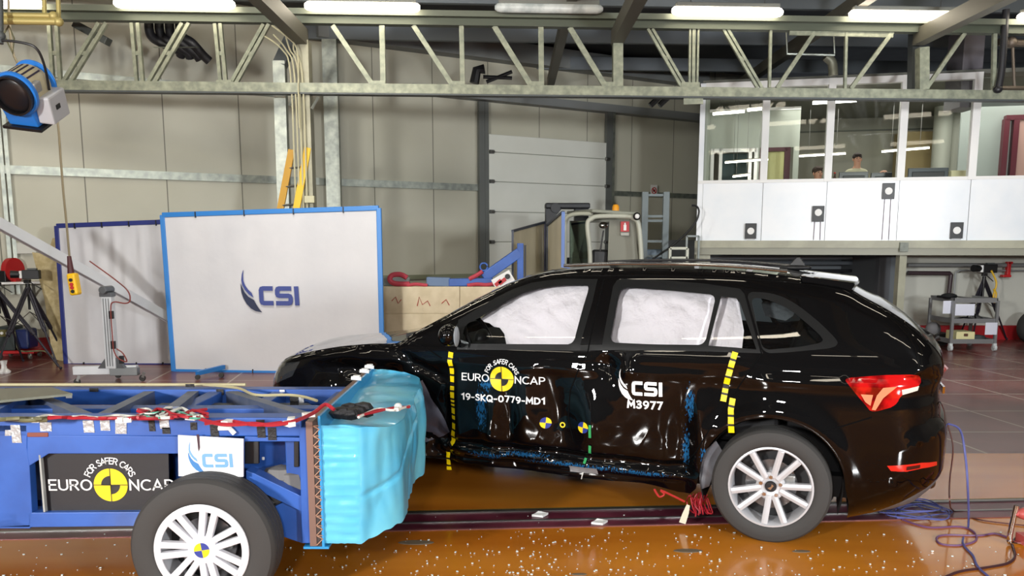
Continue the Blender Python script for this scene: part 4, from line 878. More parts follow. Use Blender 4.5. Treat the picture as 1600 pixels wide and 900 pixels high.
a = fp(943, 352, 12.3); MB().ball(a, (.07, .04, .05), 14).build('mirror', CHROME, t, world=True, smooth=True)
a, b = fp(925, 390, 12.3), fp(950, 412, 12.3); MB().bx((a.x, 12.2, .9), (b.x, 12.35, a.z)).bx((a.x-.1, 12.1, .85), (b.x, 12.5, 1.0)).build('seat', BLK, t, world=True, bevel=.03)
MB().tube([fp(938, 392, 12.2), fp(943, 360, 12.2)], .012, 6).build('lever', BLK, t, world=True)
a = fp(902, 400, 12.5); MB().box((a.x, 12.5, 1.15), (.32, .3, .55)).ball((a.x, 12.45, 1.46), (.1, .08, .08), 10).build('dashboard', BLK, t, world=True, bevel=.02)
gp = [fp(890, 345, 12.3), fp(918, 345, 12.05), (fp(918, 430, 12.05).x, 12.05, 1.0), (fp(890, 430, 12.3).x, 12.3, 1.0)]
MB().prism(gp, (0, .01, 0)).build('cab_glass', glass_mat('greenish cab glass', (.72, .84, .76, 1), .08), t, world=True)
x0, x1 = fp(890, 400).x, fp(1006, 400).x; MB().bx((x0, 11.8, .35), (x1, 13.0, .95)).build('body', mat('forklift body grey', '8a8c84', .45), t, world=True, bevel=.06)
for x in (x0+.1, x1-.25):
    for y in (11.85, 12.8): MB().lathe([(0, -.1), (.24, -.1), (.28, -.06), (.28, .06), (.24, .1), (0, .1)], (x, y, .28), 'y', 24).build('wheel', RUB, t, world=True, smooth=True)
MB().bx((fp(870, 400, 12.6).x-.15, 12.55, .05), (fp(870, 400, 12.6).x+.2, 12.65, .09)).bx((fp(870, 400, 12.6).x-.15, 12.85, .05), (fp(870, 400, 12.6).x+.2, 12.95, .09)).build('fork', MAST, t, world=True)
# rack, rail and hose right of the forklift
t = thing('steel_rack', 'tall grey steel rack frame behind the car roof right of the forklift', 'rack', tuple(Y_(1025, 400, 14).xy)+(0,))
for x in (1008, 1041):
    a = Y_(x, 300, 14.2); MB().bx((a.x-.05, 14.15, 0), (a.x+.05, 14.25, a.z)).build('upright', mat('blue grey rack steel', '677072', .5, .3), t, world=True)
for y in (305, 338, 345, 377, 400):
    a, b = Y_(1008, y, 14.2), Y_(1041, y, 14.2); MB().bx((a.x, 14.17, a.z-.02), (b.x, 14.23, a.z+.02)).build('shelf_bar', MATS['blue grey rack steel'], t, world=True)
a = Y_(1023, 396, 14.4); tag(MB().box((a.x, 14.45, a.z-.04), (.36, .3, .22)).build('storage_bin', mat('blue grey bin', '6a7c8c', .5), bevel=.02), 'blue grey bin on the steel rack', 'bin')
a, b = Y_(1010, 406, 14.5), Y_(1040, 406, 14.5); MB().bx((a.x, 14.26, Y_(1023, 402, 14.5).z-.06), (b.x, 14.7, Y_(1023, 402, 14.5).z-.03)).build('shelf', MATS['blue grey rack steel'], t, world=True)
M = MB(); RY = 13.2
for x in (1047, 1074): a = Y_(x, 388, RY); M.bx((a.x-.02, RY-.02, 0), (a.x+.02, RY+.02, a.z))
for y in (388, 403): a, b = Y_(1047, y, RY), Y_(1074, y, RY); M.bx((a.x, RY-.02, a.z-.02), (b.x, RY+.02, a.z+.02))
tag(M.build('guard_rail', mat('cream rail paint', 'c3c5b6', .5)), 'low cream guard rail right of the steel rack', 'rail')
M = MB()
for x in (1073, 1092): a = Y_(x, 369, 13.8); M.bx((a.x-.015, 13.78, 0), (a.x+.015, 13.82, a.z))
a, b = Y_(1073, 369, 13.8), Y_(1092, 369, 13.8); M.bx((a.x, 13.78, a.z-.015), (b.x, 13.82, a.z+.015)); tag(M.build('guard_rail', mat('grey rail paint', '8a9290', .5)), 'thin grey guard rail beside the control room corner', 'rail')
M = MB(); M.tube(curve_pts([Y_(x, y, 13.6) for x, y in ((1081, 321), (1088, 322), (1092, 330), (1088, 345), (1075, 362), (1050, 384), (1030, 398), (1018, 406))], 6), .016, 8); tag(M.build('hose', BLK, smooth=True), 'black hose curving down from the control room corner to the rack', 'hose')
# cart on the right
t = thing('tool_cart', 'grey three-tier wheeled tool cart before the cream wall', 'cart', tuple(G(1515, 545).xy)+(0,))
CY0, CY1 = 12.65, 13.35; CG = mat('cart grey steel', '8e8f90', .4, .5)
def cp(x, y, Y=CY0): return Y_(x, y, Y)
xa, xb = cp(1488, 500).x, cp(1557, 500).x; zz = [cp(1500, 470).z, cp(1500, 502).z, cp(1500, 534).z]
for z in zz: MB().bx((xa, CY0, z-.03), (xb, CY1, z)).bx((xa, CY0, z), (xb, CY0+.015, z+.04)).bx((xa, CY0, z), (xa+.015, CY1, z+.04)).bx((xb-.015, CY0, z), (xb, CY1, z+.04)).build('shelf', CG, t, world=True)
for x in (xa, xb):
    for y in (CY0, CY1): MB().bx((x-.02, y-.02, .12), (x+.02, y+.02, zz[0])).build('upright', CG, t, world=True)
for x in (xa, xb):
    for y in (CY0, CY1): MB().cyl((x-.02, y, .05), (x+.02, y, .05), .048, n=16).bx((x-.025, y-.02, .05), (x+.025, y+.02, .12)).build('castor', mat('white castor', 'c8cccc', .4), t, world=True, smooth=True)
a = cp(1467, 470, CY1).x
MB().tube([(xa, CY0+.05, zz[0]+.03), (a+.2, CY0+.05, zz[0]+.03), (a+.2, CY1, zz[0]+.03), (xa, CY1, zz[0]+.03)], .012, 6).build('push_handle', CG, t, world=True)
def onpaper(x0, y0, x1, y1, Y, lab, m=None):
    a, b = Y_(x0, y0, Y), Y_(x1, y1, Y); return tag(MB().bx((a.x, Y-.004, b.z), (b.x, Y, a.z)).build('paper_sheet', m or mat('white paper', 'd4d6e2', .7)), lab, 'paper', 'papers taped to the cart')
onpaper(1493, 475, 1522, 493, CY0-.03, 'white paper hung on the top tier of the tool cart'); onpaper(1540, 504, 1557, 523, CY0-.03, 'bluish paper hung on the lower right of the tool cart'); onpaper(1474, 470, 1487, 490, CY0+.05, 'white paper card hung at the left handle of the tool cart')
a, b = cp(1497, 519), cp(1525, 533); t = thing('storage_box', 'pale yellow box with a dark latch on the bottom tier of the cart', 'box', ((a.x+b.x)/2, CY0+.2, zz[2]+.001))
MB().bx((-(b.x-a.x)/2, -.16, 0), ((b.x-a.x)/2, .16, a.z-zz[2])).build('box_body', mat('pale yellow box', 'dcd4a0', .5), t, bevel=.01)
MB().bx((-.03, -.17, .08), (.03, -.16, .12)).build('latch', mat('brown latch', '5a3a2c', .5), t)
M = MB(); M.tube(curve_pts([(xa+.1, CY0+.1, zz[1]+.02), (xa+.25, CY0+.12, zz[1]+.05), (xa+.4, CY0+.1, zz[1]+.02), (xa+.45, CY0+.2, zz[1]+.09), (xa+.55, CY0+.15, zz[1]+.02), (xa+.5, CY0+.1, zz[1]+.02)], 6), .013, 6); tag(M.build('cable_bundle', BLK, smooth=True), 'black cable bundle on the middle tier of the cart', 'cable')
M = MB(); M.ball((xa+.0, CY0+.15, zz[0]+.06), (.13, .08, .05), 12); M.tube([(xa-.1, CY0+.15, zz[0]+.05), (xa-.2, CY0+.1, zz[0]+.06)], .02, 6); tag(M.build('work_gloves', BLK, smooth=True), 'dark lump of gloves on the upper left corner of the cart', 'gloves')
M = MB(); M.box((xb-.18, CY0+.25, zz[2]+.04), (.24, .2, .07)); tag(M.build('tool_tray', DKSTEEL, bevel=.01), 'dark tool tray on the bottom tier beside the yellow box', 'tray')
M = MB(); M.ball((xa+.02, CY1-.1, zz[2]+.13), (.12, .1, .12), 14); tag(M.build('grey_bag', mat('grey bag', '6c6a6c', .7), smooth=True), 'dark grey bag at the left of the bottom cart tier', 'bag')
A2 = Y_(1538, 432, 13.7)
tripod('tripod with bundled yellow cable standing behind the tool cart', tuple(A2), (G(1496, 532).xy, G(1573, 531).xy, (A2.x+.02, 13.95)), True)
hs_camera('small black and white camera on the tripod behind the tool cart', (A2.x+.02, A2.y, A2.z+.06), 1.25, .05)
M = MB(); M.tube(curve_pts([(A2.x+.06, A2.y-.08, A2.z+.1), (A2.x+.16, A2.y-.08, A2.z-.1), (A2.x+.12, A2.y-.1, A2.z-.3), (A2.x+.14, A2.y-.1, A2.z-.42), (A2.x+.16, A2.y-.1, A2.z-.28), (A2.x+.11, A2.y-.1, A2.z-.2)], 6), .015, 6); tag(M.build('yellow_cable', mat('yellow cable', 'd2a81e', .5), smooth=True), 'yellow cable bundled on the tripod behind the cart', 'cable')
# tyres
def simple_tyre(label, c, r, wd, rz, lying=False):
    M = MB(); M.lathe([(r*.6, -wd/2), (r*.9, -wd/2*1.05), (r, -wd/2*.7), (r, wd/2*.7), (r*.9, wd/2*1.05), (r*.6, wd/2)], (0, 0, 0), 'z' if lying else 'y', 32, closed=True); M.xf(Matrix.Translation(Vector(c))@Matrix.Rotation(rz, 4, 'Z')); tag(M.build('loose_tyre', RUB, smooth=True), label, 'tyre')
g = G(1607, 536); simple_tyre('dark tyre cut by the right picture edge at the foot of the cream wall', (g.x+.05, g.y, .26), .26, .2, .3)
g = G(1459, 540); simple_tyre('dark tyre lying on the floor left of the tool cart', (g.x, g.y+.2, .1), .3, .18, 0, True)
# black hoses under the roof
for k in range(4):
    x = 233+k*16; M = MB(); M.tube(curve_pts([T(x, 20, .8), T(x, 45, .8), T(x+5, 58, .8), T(x+19, 67, .8), T(x+48-k*4, 80+2*k, .9), T(282+k*15, 88+k*2.5, .95)], 6), .062, 10)
    tag(M.build('ventilation_hose', mat('black ribbed hose', '1c1c20', .5), smooth=True), 'black hose bending under the roof left, %s from the left' % ('first', 'second', 'third', 'fourth')[k], 'hose', 'black hoses under the roof')
M = MB(); M.bx(T(238, 73, .7), tuple(T(312, 75, .74))); tag(M.build('hose_bracket', GALV), 'thin pale bracket under the black roof hoses', 'bracket')
M = MB(); M.beam(T(118, 38, .8), T(170, 66, .8), .18, .1); tag(M.build('roof_unit', mat('dark roof unit', '4c504c', .5), bevel=.01), 'dark slanted unit under the roof at upper left', 'roof unit')
# box hood / machinery upper right
M = MB(); M.tube(curve_pts([T(1290, 88, 1.5), T(1300, 98, 1.5), T(1302, 118, 1.5)], 5), .07, 10); tag(M.build('bent_duct', mat('olive duct', '7c7c6c', .5, .4), smooth=True), 'short olive duct bending down behind the truss above the second pane', 'duct')
M = MB()
for x in (1232, 1306): M.tube([T(x-4, 40, 1.2), T(x-2, 84, 1.2)], .012, 6)
M.tube([T(1229, 84, 1.2), T(1304, 86, 1.2)], .018, 6); tag(M.build('hanging_tray', GALV), 'thin hanging tray frame behind the truss above the control room', 'tray')
M = MB(); a = T(1504, 105, 1.6); b = T(1540, 45, 1.6); M.bx((a.x, a.y, a.z-.6), (b.x, a.y+.5, b.z)); tag(M.build('roof_cabinet', mat('mauve grey cabinet', '6e6a70', .5), bevel=.01), 'grey cabinet block above the right end of the control room', 'cabinet')
M = MB(); M.tube(curve_pts([T(1572, 15, -.1), T(1569, 60, -.1), T(1565, 110, -.1), T(1560, 138, -.1)], 5), .045, 10); M.ball(T(1559, 140, -.1), (.06, .06, .05)); tag(M.build('thick_cable', mat('near black rubber', '15151a', .5), smooth=True), 'thick black cable hanging in front of the truss at the upper right', 'cable')
M = MB(); M.tube([T(1560, 66, .1), T(1620, 68, .1)], .05, 8); M.ball(T(1580, 66, .1), .08); M.tube([T(1582, 66, .1), T(1585, 138, .1)], .02, 6); M.tube([T(1560, 138, .1), T(1620, 138, .1)], .035, 8); tag(M.build('crane_drive', mat('brown drive metal', '5a5046', .5, .4), smooth=True), 'brown crane drive parts at the upper right picture edge', 'machinery')
M = MB(); M.tube([T(741, 130, 3), T(745, 110, 3), T(757, 108, 3)], .08, 8); M.tube([T(755, 120, 3), T(800, 122, 3)], .03, 8); M.tube([T(760, 128, 3), T(800, 112, 3)], .03, 8); tag(M.build('door_motor', BLK, smooth=True), 'black drive motor above the left guide of the sectional door', 'motor')
for i, x in enumerate((1016, 1030)):
    M = MB(); M.tube([T(x, 165, 2), T(x+14, 152, 2)], .045, 8); tag(M.build('roof_hose_end', BLK), ['left', 'right'][i]+' black hose stub under the truss beside the control room', 'hose')
# thin curved cable draped on the column
M = MB(); M.tube(curve_pts([T(425, 40, -.1), T(445, 55, -.1), T(462, 72, -.1), T(466, 100, -.1), T(466, 140, -.1), T(468, 200, -.1)], 5), .01, 6); tag(M.build('draped_cable', mat('cream conduit', 'b9b597', .5), smooth=True), 'cream cable sweeping from the top beam to the column', 'cable')
M = MB(); M.tube([T(452, 165), T(462, 150), T(470, 148)], .02, 6); M.tube([T(487, 170), T(497, 152)], .02, 6); tag(M.build('column_brace', GALV), 'small brace bars where the column meets the bottom chord', 'brace')

# ================================================================ TROLLEY
NY, FYT = 3.62, 4.95
ZTOP = .865
def tp(x, y, Y=NY): return Y_(x, y, Y)
t = thing('impact_trolley', 'blue crash test trolley with a crushed light blue barrier face, left in the picture', 'crash trolley', (-2.2, 4.3, 0))
def plate(pts, d, name, m=BLUEP, Y=NY, par=t, bevel=.003):
    M = MB(); M.prism([tp(x, y, Y) for x, y in pts], (0, d, 0)); return M.build(name, m, par, world=True, bevel=bevel)
XL = -4.3
zt0 = tp(200, 655).z
M = MB(); M.bx((XL, NY, tp(300, 682).z), (tp(470, 660).x, NY+.11, ZTOP)); M.build('top_beam', BLUEP, t, world=True, bevel=.006)
plate([(-260, 664), (42, 664), (42, 700), (46, 725), (50, 800), (47, 826), (-260, 826)], .05, 'side_panel')
plate([(42, 680), (280, 682), (280, 709), (76, 709), (46, 728), (42, 710)], .012, 'gusset_panel')
plate([(-260, 803), (240, 800), (240, 822), (-260, 827)], .1, 'bottom_beam')
plate([(382, 682), (470, 684), (470, 690), (382, 690)], .1, 'cross_beam')
plate([(467, 668), (481, 668), (487, 849), (472, 849)], .1, 'end_post')
plate([(384, 735), (398, 740), (472, 776), (472, 800), (385, 758)], .08, 'diagonal_brace', Y=NY+.02)
plate([(395, 808), (442, 785), (472, 780), (472, 849), (440, 838), (400, 822)], .03, 'lower_gusset', Y=NY+.04)
plate([(42, 676), (75, 676), (75, 683), (42, 683)], .02, 'rust_plate', mat('rust brown steel', '7a4034', .6), Y=NY-.004)
# far side frame and interior
M = MB(); M.bx((XL, FYT-.1, tp(300, 628, FYT).z), (-.9, FYT, tp(300, 604, FYT).z)); M.build('top_beam', BLUEP, t, world=True, bevel=.006)
M = MB(); M.bx((XL, FYT-.1, .36), (-.9, FYT, .46)); M.build('bottom_beam', BLUEP, t, world=True, bevel=.006)
zf = tp(300, 604, FYT).z
GREYP = mat('worn grey blue steel', '5c6880', .45, .3, noise_=(7, '6c7488', .4, .6))
for i, (a, b, m) in enumerate([((tp(156, 652, NY+.1).x, NY+.1), (tp(245, 612, FYT).x, FYT-.1), GREYP), ((tp(140, 652, NY+.1).x, NY+.1), (tp(60, 618, FYT).x, FYT-.1), GREYP), ((tp(256, 645, NY+.2).x, NY+.3), (tp(312, 610, FYT).x, FYT-.1), GREYP), ((tp(-30, 640, NY+.1).x, NY+.1), (tp(60, 618, FYT).x, FYT-.1), BLUEP), ((tp(470, 640, NY+.1).x, NY+.15), (tp(370, 612, FYT).x, FYT-.1), GREYP)]):
    M = MB(); M.beam((*a, ZTOP-.06), (*b, zf-.06), .06, .1); M.build('diagonal_member', m, t, world=True)
    M = MB(); M.beam((*a, ZTOP-.22), (*b, zf-.2), .012, .22); M.build('web_plate', BLUEP, t, world=True)
M = MB(); M.beam((XL, 4.25, .74), (-.95, 4.25, .74), .1, .1); M.build('centre_beam', BLUEP, t, world=True, bevel=.005)
for x in (XL+.3, tp(240, 640, 4).x, tp(360, 640, 4).x, -1.0):
    M = MB(); M.bx((x-.04, NY+.1, .5), (x+.04, FYT-.1, ZTOP-.1)); M.build('cross_member', BLUEP, t, world=True, bevel=.005)
M = MB(); M.bx((XL, NY+.12, .42), (-.95, FYT-.12, .45)); M.build('floor_pan', mat('dark blue pan', '16356e', .5), t, world=True)
M = MB(); M.bx((-2.05, NY+.6, .45), (-1.15, FYT-.2, .72)); M.build('equipment_block', DKSTEEL, t, world=True, bevel=.03)
M = MB(); M.prism([(tp(-20, 640, 4.2).x, 4.0, .84), (tp(130, 632, 4.4).x, 4.3, .84), (tp(90, 625, 4.6).x, 4.55, .83), (tp(-20, 628, 4.5).x, 4.5, .83)], (0, 0, .012)); M.build('top_plate', mat('dull olive steel sheet', '7a7a6c', .4, .4), t, world=True)
for x0, x1 in ((382, 404), (459, 467)): plate([(x0, 690), (x1, 690), (x1, 725 if x0 == 382 else 730), (x0, 725 if x0 == 382 else 730)], .02, 'black_panel', BLK, Y=NY+.03)
plate([(409, 714), (413, 714), (413, 719), (409, 719)], .004, 'white_tag', WHITE, Y=NY+.15)
M = MB(); M.bx((-1.6, NY+.2, .46), (-.95, NY+.24, .82)); M.build('inner_wall', BLUEP, t, world=True)
RK = mat('dark rocky ballast', '6a6866', .6)
for (x, y, Y, r) in ((425, 765, 3.75, (.12, .06, .08)), (455, 762, 3.75, (.09, .06, .1)), (440, 745, 3.76, (.1, .06, .06)), (435, 800, 3.72, (.12, .05, .05))):
    M = MB(); M.ball(tp(x, y, Y), r, 8); M.build('ballast_bag', RK, t, world=True, smooth=True, ang=25)
# near sign board
b_ = plate([(65, 709), (263, 709), (265, 800), (70, 800)], .008, 'sign_board', mat('black sign board', '17171c', .5), Y=NY+.03, bevel=0)

bc = tp(168.5, 760.5, NY); f_ = lambda u, v, h: Vector((bc.x+u, NY+.029-h, bc.z+v))
ncap(f_, .0765, b_, True, .002, .068, .088, (158, 22, .041, .112), 1.25)
M = MB(); M.bx((tp(65.5, 740).x-.008, NY-.0, tp(65, 800).z), (tp(65.5, 740).x, NY+.02, tp(65, 711).z)); M.build('board_edge', mat('grey board edge', '9ea2a0', .5), t, world=True)
# white logo board
bw = MB(); bw.prism([tp(x, y, NY-.025) for x, y in ((278, 680), (380, 686), (380, 745), (279, 744))], (0, .01, 0)); bw = bw.build('logo_board', mat('white logo board', 'f0f1f4', .4), t, world=True)
LB = mat('light blue print', '6fa0d4', .5); bc2 = tp(329, 714.5, NY-.025); k = .0815/345
logo(lambda u, v, h: Vector((bc2.x+u, NY-.0255-h, bc2.z+v)), k*1.0, bw, True, .002, LB, mat('mid blue print', '3f7cb8', .5), LB)
plate([(307, 679), (311, 679), (312, 700), (310, 706)], .002, 'dark_strap', mat('maroon strap', '3a1a2a', .6), Y=NY-.03, par=bw, bevel=0)
# tapes
for (x, y, w_, h_, m) in [(16, 664, 17, 28, GTAPE), (62, 660, 19, 14, GTAPE), (129, 657, 18, 19, GTAPE), (156, 657, 16, 16, GTAPE), (180, 657, 19, 21, GTAPE), (231, 650, 11, 24, BLKTAPE), (248, 652, 16, 18, GTAPE), (253, 668, 13, 10, BLKTAPE), (297, 660, 11, 12, BLKTAPE), (327, 658, 14, 24, BLKTAPE), (400, 656, 14, 28, BLKTAPE), (418, 668, 14, 20, BLKTAPE), (8, 672, 10, 9, GTAPE)]:
    a = tp(x, y, NY-.003); b = tp(x+w_, y+h_, NY-.003); M = MB(); s_ = random.uniform(-.004, .004); zt_ = min(a.z, ZTOP+.002)
    M.prism([(a.x, NY-.003, zt_), (b.x, NY-.003, zt_), (b.x+s_, NY-.003, b.z), (a.x+s_, NY-.003, b.z)], (0, .003, 0)); M.bx((a.x, NY-.003, ZTOP), (b.x, NY+.07, ZTOP+.003)) if zt_ > ZTOP else None; M.build('tape_patch', m, t, world=True)
for (x, y, Y, w_, h_, m) in [(338, 608, FYT-.11, 12, 9, BLKTAPE), (390, 617, FYT-.11, 12, 11, BLKTAPE), (453, 618, FYT-.3, 14, 18, BLKTAPE), (467, 620, FYT-.3, 8, 10, GTAPE), (103, 614, FYT-.11, 10, 8, WHITE), (437, 609, FYT-.11, 8, 7, WHITE), (370, 616, FYT-.11, 8, 10, WHITE), (290, 600, FYT-.11, 14, 5, BLKTAPE), (140, 606, FYT-.11, 14, 6, BLKTAPE), (8, 606, FYT-.11, 14, 6, BLKTAPE)]:
    a = tp(x, y, Y); b = tp(x+w_, y+h_, Y); M = MB(); M.bx((a.x, Y-.004, b.z), (b.x, Y-.001, a.z)); M.build('tape_patch', m, t, world=True)
# loose cables on the top beam
def cable_run(n, x0, x1, y, m, amp, seed, r=.007, Y=None):
    random.seed(seed)
    for k in range(n):
        pts = []; x = x0
        while x <= x1:
            yy = y+random.uniform(-amp, amp); g = G(x, yy, ZTOP+.01+random.random()*.02); pts.append(g); x += random.uniform(12, 26)
        M = MB(); M.tube(curve_pts(pts, 4), r, 6); M.build('cable', m, t, world=True, smooth=True)
cable_run(3, 75, 275, 653, REDW, 1.6, 1); cable_run(1, 60, 280, 651, WHITEW, 2, 2); cable_run(5, 215, 330, 646, REDW, 7, 3); cable_run(3, 215, 325, 645, WHITEW, 8, 4); cable_run(2, 225, 330, 648, mat('green cable', '4fa08a', .5), 6, 5, .005); cable_run(2, 220, 330, 646, BLK, 7, 6)
cable_run(2, -40, 90, 655, mat('olive cable', '6b6a4c', .6), 2, 8, .009)
M = MB(); M.tube(curve_pts([G(x, y, z) for x, y, z in ((300, 650, ZTOP+.02), (345, 663, ZTOP+.02), (395, 662, ZTOP+.02), (425, 664, ZTOP+.02), (460, 658, ZTOP+.03), (490, 645, ZTOP+.03), (508, 632, ZTOP+.05), (522, 640, ZTOP+.03))], 5), .009, 6); M.build('cable', REDW, t, world=True, smooth=True)
M = MB(); M.tube(curve_pts([G(x, y, ZTOP+.02) for x, y in ((320, 662), (360, 658), (400, 664), (440, 660))], 5), .008, 6); M.build('cable', REDW, t, world=True, smooth=True)
M = MB(); M.tube(curve_pts([G(x, y, zf+.02) for x, y in ((318, 601), (370, 606), (400, 617), (450, 617), (475, 620), (495, 626))], 5), .008, 6); M.build('cable', mat('cream cable', 'b9b08a', .5), t, world=True, smooth=True)
M = MB(); M.tube([(XL, FYT-.02, zf+.015), (-1.6, FYT-.02, zf+.015)], .009, 8); M.build('cream_hose', mat('cream cable', 'b9b08a', .5), t, world=True, smooth=True)
random.seed(11)
for x, y in ((250, 648), (262, 640), (300, 652), (355, 660), (190, 654), (455, 656), (482, 648), (60, 655), (200, 655), (452, 662)):
    g = G(x, y, ZTOP+.02); M = MB(); M.box((g.x, g.y, g.z), (.05, .03, .02), Matrix.Rotation(random.random()*3, 3, 'Z')); M.build('white_label', WHITE, t, world=True)
g = G(350, 672, ZTOP); M = MB(); M.tube([(tp(343, 668).x, NY-.012, tp(343, 668).z), (tp(360, 668).x, NY-.012, tp(360, 668).z), (tp(368, 677).x, NY-.012, tp(368, 677).z)], .012, 6); M.build('white_tape_curl', WHITE, t, world=True)
# mounting plate (brown edge with honeycomb), upright at the trolley front
PX = tp(482, 760).x
M = MB(); M.bx((PX, NY-.01, .275), (PX+.03, FYT+.1, .85)); M.build('mounting_plate', mat('brown grey plate', '7c6258', .5, .2), t, world=True)
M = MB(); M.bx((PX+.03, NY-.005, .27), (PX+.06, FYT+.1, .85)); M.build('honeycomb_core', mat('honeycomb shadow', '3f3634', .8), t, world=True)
M = MB(); z = .28; x_ = PX+.031
while z < .82:
    M.beam((PX+.031, NY-.01, z), (PX+.06, NY-.01, z+.03), .008, .004); M.beam((PX+.06, NY-.01, z+.03), (PX+.031, NY-.01, z+.045), .008, .004); M.beam((PX+.031, NY-.01, z+.045), (PX+.06, NY-.01, z+.045), .008, .003); z += .046
M.build('honeycomb_strip', mat('tan honeycomb foil', 'b08c78', .4, .3), t, world=True)
BF = mat('blue barrier foil', '48aedc', .32, .0, noise_=(3, '6cc4dc', .35, .65), bump=(7, .14, .02), coat=.4)
M = MB(); M.bx((PX+.055, NY-.012, .268), (PX+.066, FYT+.12, .95)); 
M.v = [Vector((v.x, v.y, (.875 if v.z > .9 else v.z))) for v in M.v]
M.build('flange_plate', mat('blue flange', '2f8fc8', .35, coat=.2), t, world=True)
M = MB(); M.prism([(PX-.03, NY-.012, .262), (PX+.085, NY-.012, .262), (PX+.085, NY-.012, .272), (PX-.03, NY-.012, .272)], (0, 1.3, 0)); M.build('bottom_lip', MATS['blue flange'], t, world=True)
for y in (NY+.95, FYT-.12, FYT+.05): 
    M = MB(); M.cyl((PX+.05, y, .885), (PX+.05, y, .905), .02, n=8); M.cyl((PX+.02, y, .89), (PX+.075, y, .885), .011, n=8); M.build('white_bolt', WHITE, t, world=True)
# crushed barrier block
X0 = PX+.066
per = [(X0, NY+.0), (-.80, NY+.0), (-.735, NY+.0), (-.685, NY+.004), (-.64, NY+.035), (-.59, NY+.075), (-.545, NY+.15), (-.52, NY+.28), (-.525, NY+.45), (-.515, NY+.62), (-.53, NY+.8), (-.52, NY+.98), (-.545, NY+1.15), (-.56, NY+1.3), (-.62, NY+1.38), (X0, NY+1.42)]
dense = []
for i in range(len(per)-1):
    n = max(2, int(math.hypot(per[i+1][0]-per[i][0], per[i+1][1]-per[i][1])/.012))
    a = per[max(i-1, 0)], per[i], per[i+1], per[min(i+2, len(per)-1)]
    for k in range(n):
        s_ = k/n; dense.append(tuple(.5*((2*a[1][c])+(a[2][c]-a[0][c])*s_+(2*a[0][c]-5*a[1][c]+4*a[2][c]-a[3][c])*s_*s_+(-a[0][c]+3*a[1][c]-3*a[2][c]+a[3][c])*s_**3) for c in (0, 1)))
dense.append(per[-1]); n = len(dense); NZ = 46; M = MB(); vs = []
def ztop_(x, y): return .82+.035*min(1, max(0, (y-NY)/.9))-.03*max(0, min(1, (x+.66)/.12))+.006*noise.noise(Vector((x*9, y*6, 1)))
def zbot_(x, y, i): return .283+.05*max(0, min(1, (x+.68)/.15))+(.012*noise.noise(Vector((x*22, y*22, 5))) if x > -.7 else .003*noise.noise(Vector((x*60, y*60, 5))))
for j_ in range(NZ+1):
    v = j_/NZ
    for i, (x, y) in enumerate(dense):
        tn = Vector((dense[min(i+1, n-1)][0]-dense[max(i-1, 0)][0], dense[min(i+1, n-1)][1]-dense[max(i-1, 0)][1], 0)); tn = tn.normalized() if tn.length else Vector((1, 0, 0)); nr = Vector((tn.y, -tn.x, 0))
        z = zbot_(x, y, i)+(ztop_(x, y)-zbot_(x, y, i))*v
        if x < -.69 and y < NY+.1: d_ = .003*sin(z*150+2*noise.noise(Vector((x*5, z*8, 0))))+.004*noise.noise(Vector((x*14, z*20, 2)))+sum(.009*math.exp(-((z-q_)/.006)**2) for q_ in (.455, .565, .675))
        else:
            fold_ = noise.noise(Vector((x*3+y*5, z*2.2, 7))); d_ = .035*fold_+.014*abs(noise.noise(Vector((x*9+y*9, z*4+y*3, 3))))
            ww = min(1, max(0, (x+.69)/.06)) if y < NY+.2 else 1
            # two long creases running down the front corner
            d_ = d_*ww-.03*ww*math.exp(-((z-.50-(y-NY)*.35)/.012)**2)*.45
        zz_ = z
        d_ *= min(1, (1-v)*6+.35)
        vs.append(Vector((x, y, zz_))+nr*d_)
M.add(vs, [(j_*n+i, j_*n+i+1, (j_+1)*n+i+1, (j_+1)*n+i) for j_ in range(NZ) for i in range(n-1)])
barrier = M.build('barrier_face', BF, t, world=True, smooth=True, ang=80)
M = MB(); vs = []; K = 14; rim = [vs_ for vs_ in M.v]
toprow = [Vector((x, y, 0)) for x, y in dense]
base = len(dense); topv = None
Mi_ = None
vv = []
src = [barrier.data.vertices[NZ*n+i].co.copy() for i in range(n)]
for i in range(n):
    p = src[i]; q = Vector((X0+2.2, p.y, p.z+.006))
    q = Vector((X0-(-2.2), p.y, p.z))
    for k in range(K+1):
        s_ = k/K; r_ = p.lerp(q, s_); r_.z += .012*sin(pi*min(1, s_*1.0))+.006*noise.noise(Vector((r_.x*8, r_.y*6, 4))); vv.append(r_)
M.add(vv, [(i*(K+1)+k, (i+1)*(K+1)+k, (i+1)*(K+1)+k+1, i*(K+1)+k+1) for i in range(n-1) for k in range(K)])
M.build('barrier_top', BF, t, smooth=True, ang=80)
# split foil showing violet-grey underside and slit on far edge; tape blob; wires
g = G(545, 648, .85); M = MB()
for k in range(7): M.ball((g.x+random.uniform(-.05, .06), g.y+random.uniform(-.05, .05), .86+random.random()*.02), (.05, .04, .03), 8)
M.box((g.x+.07, g.y-.05, .86), (.09, .05, .01), Matrix.Rotation(-.4, 3, 'Z')); M.build('black_tape_lump', BLKTAPE, t, world=True, smooth=True, ang=30)
for k in range(3):
    M = MB(); M.tube(curve_pts([G(560, 650+k, .87), G(590, 643-k*2, .87), G(615, 637+k*2, .87), G(640, 636-k, .86)], 5), .006, 6); M.build('cable', REDW if k < 2 else WHITEW, t, world=True, smooth=True)
M = MB(); g = G(622, 636, .87); M.ball((g.x, g.y, .87), (.02, .03, .02)); M.box((g.x, g.y-.04, .87), (.02, .05, .015)); M.build('white_connector', WHITE, t, world=True)
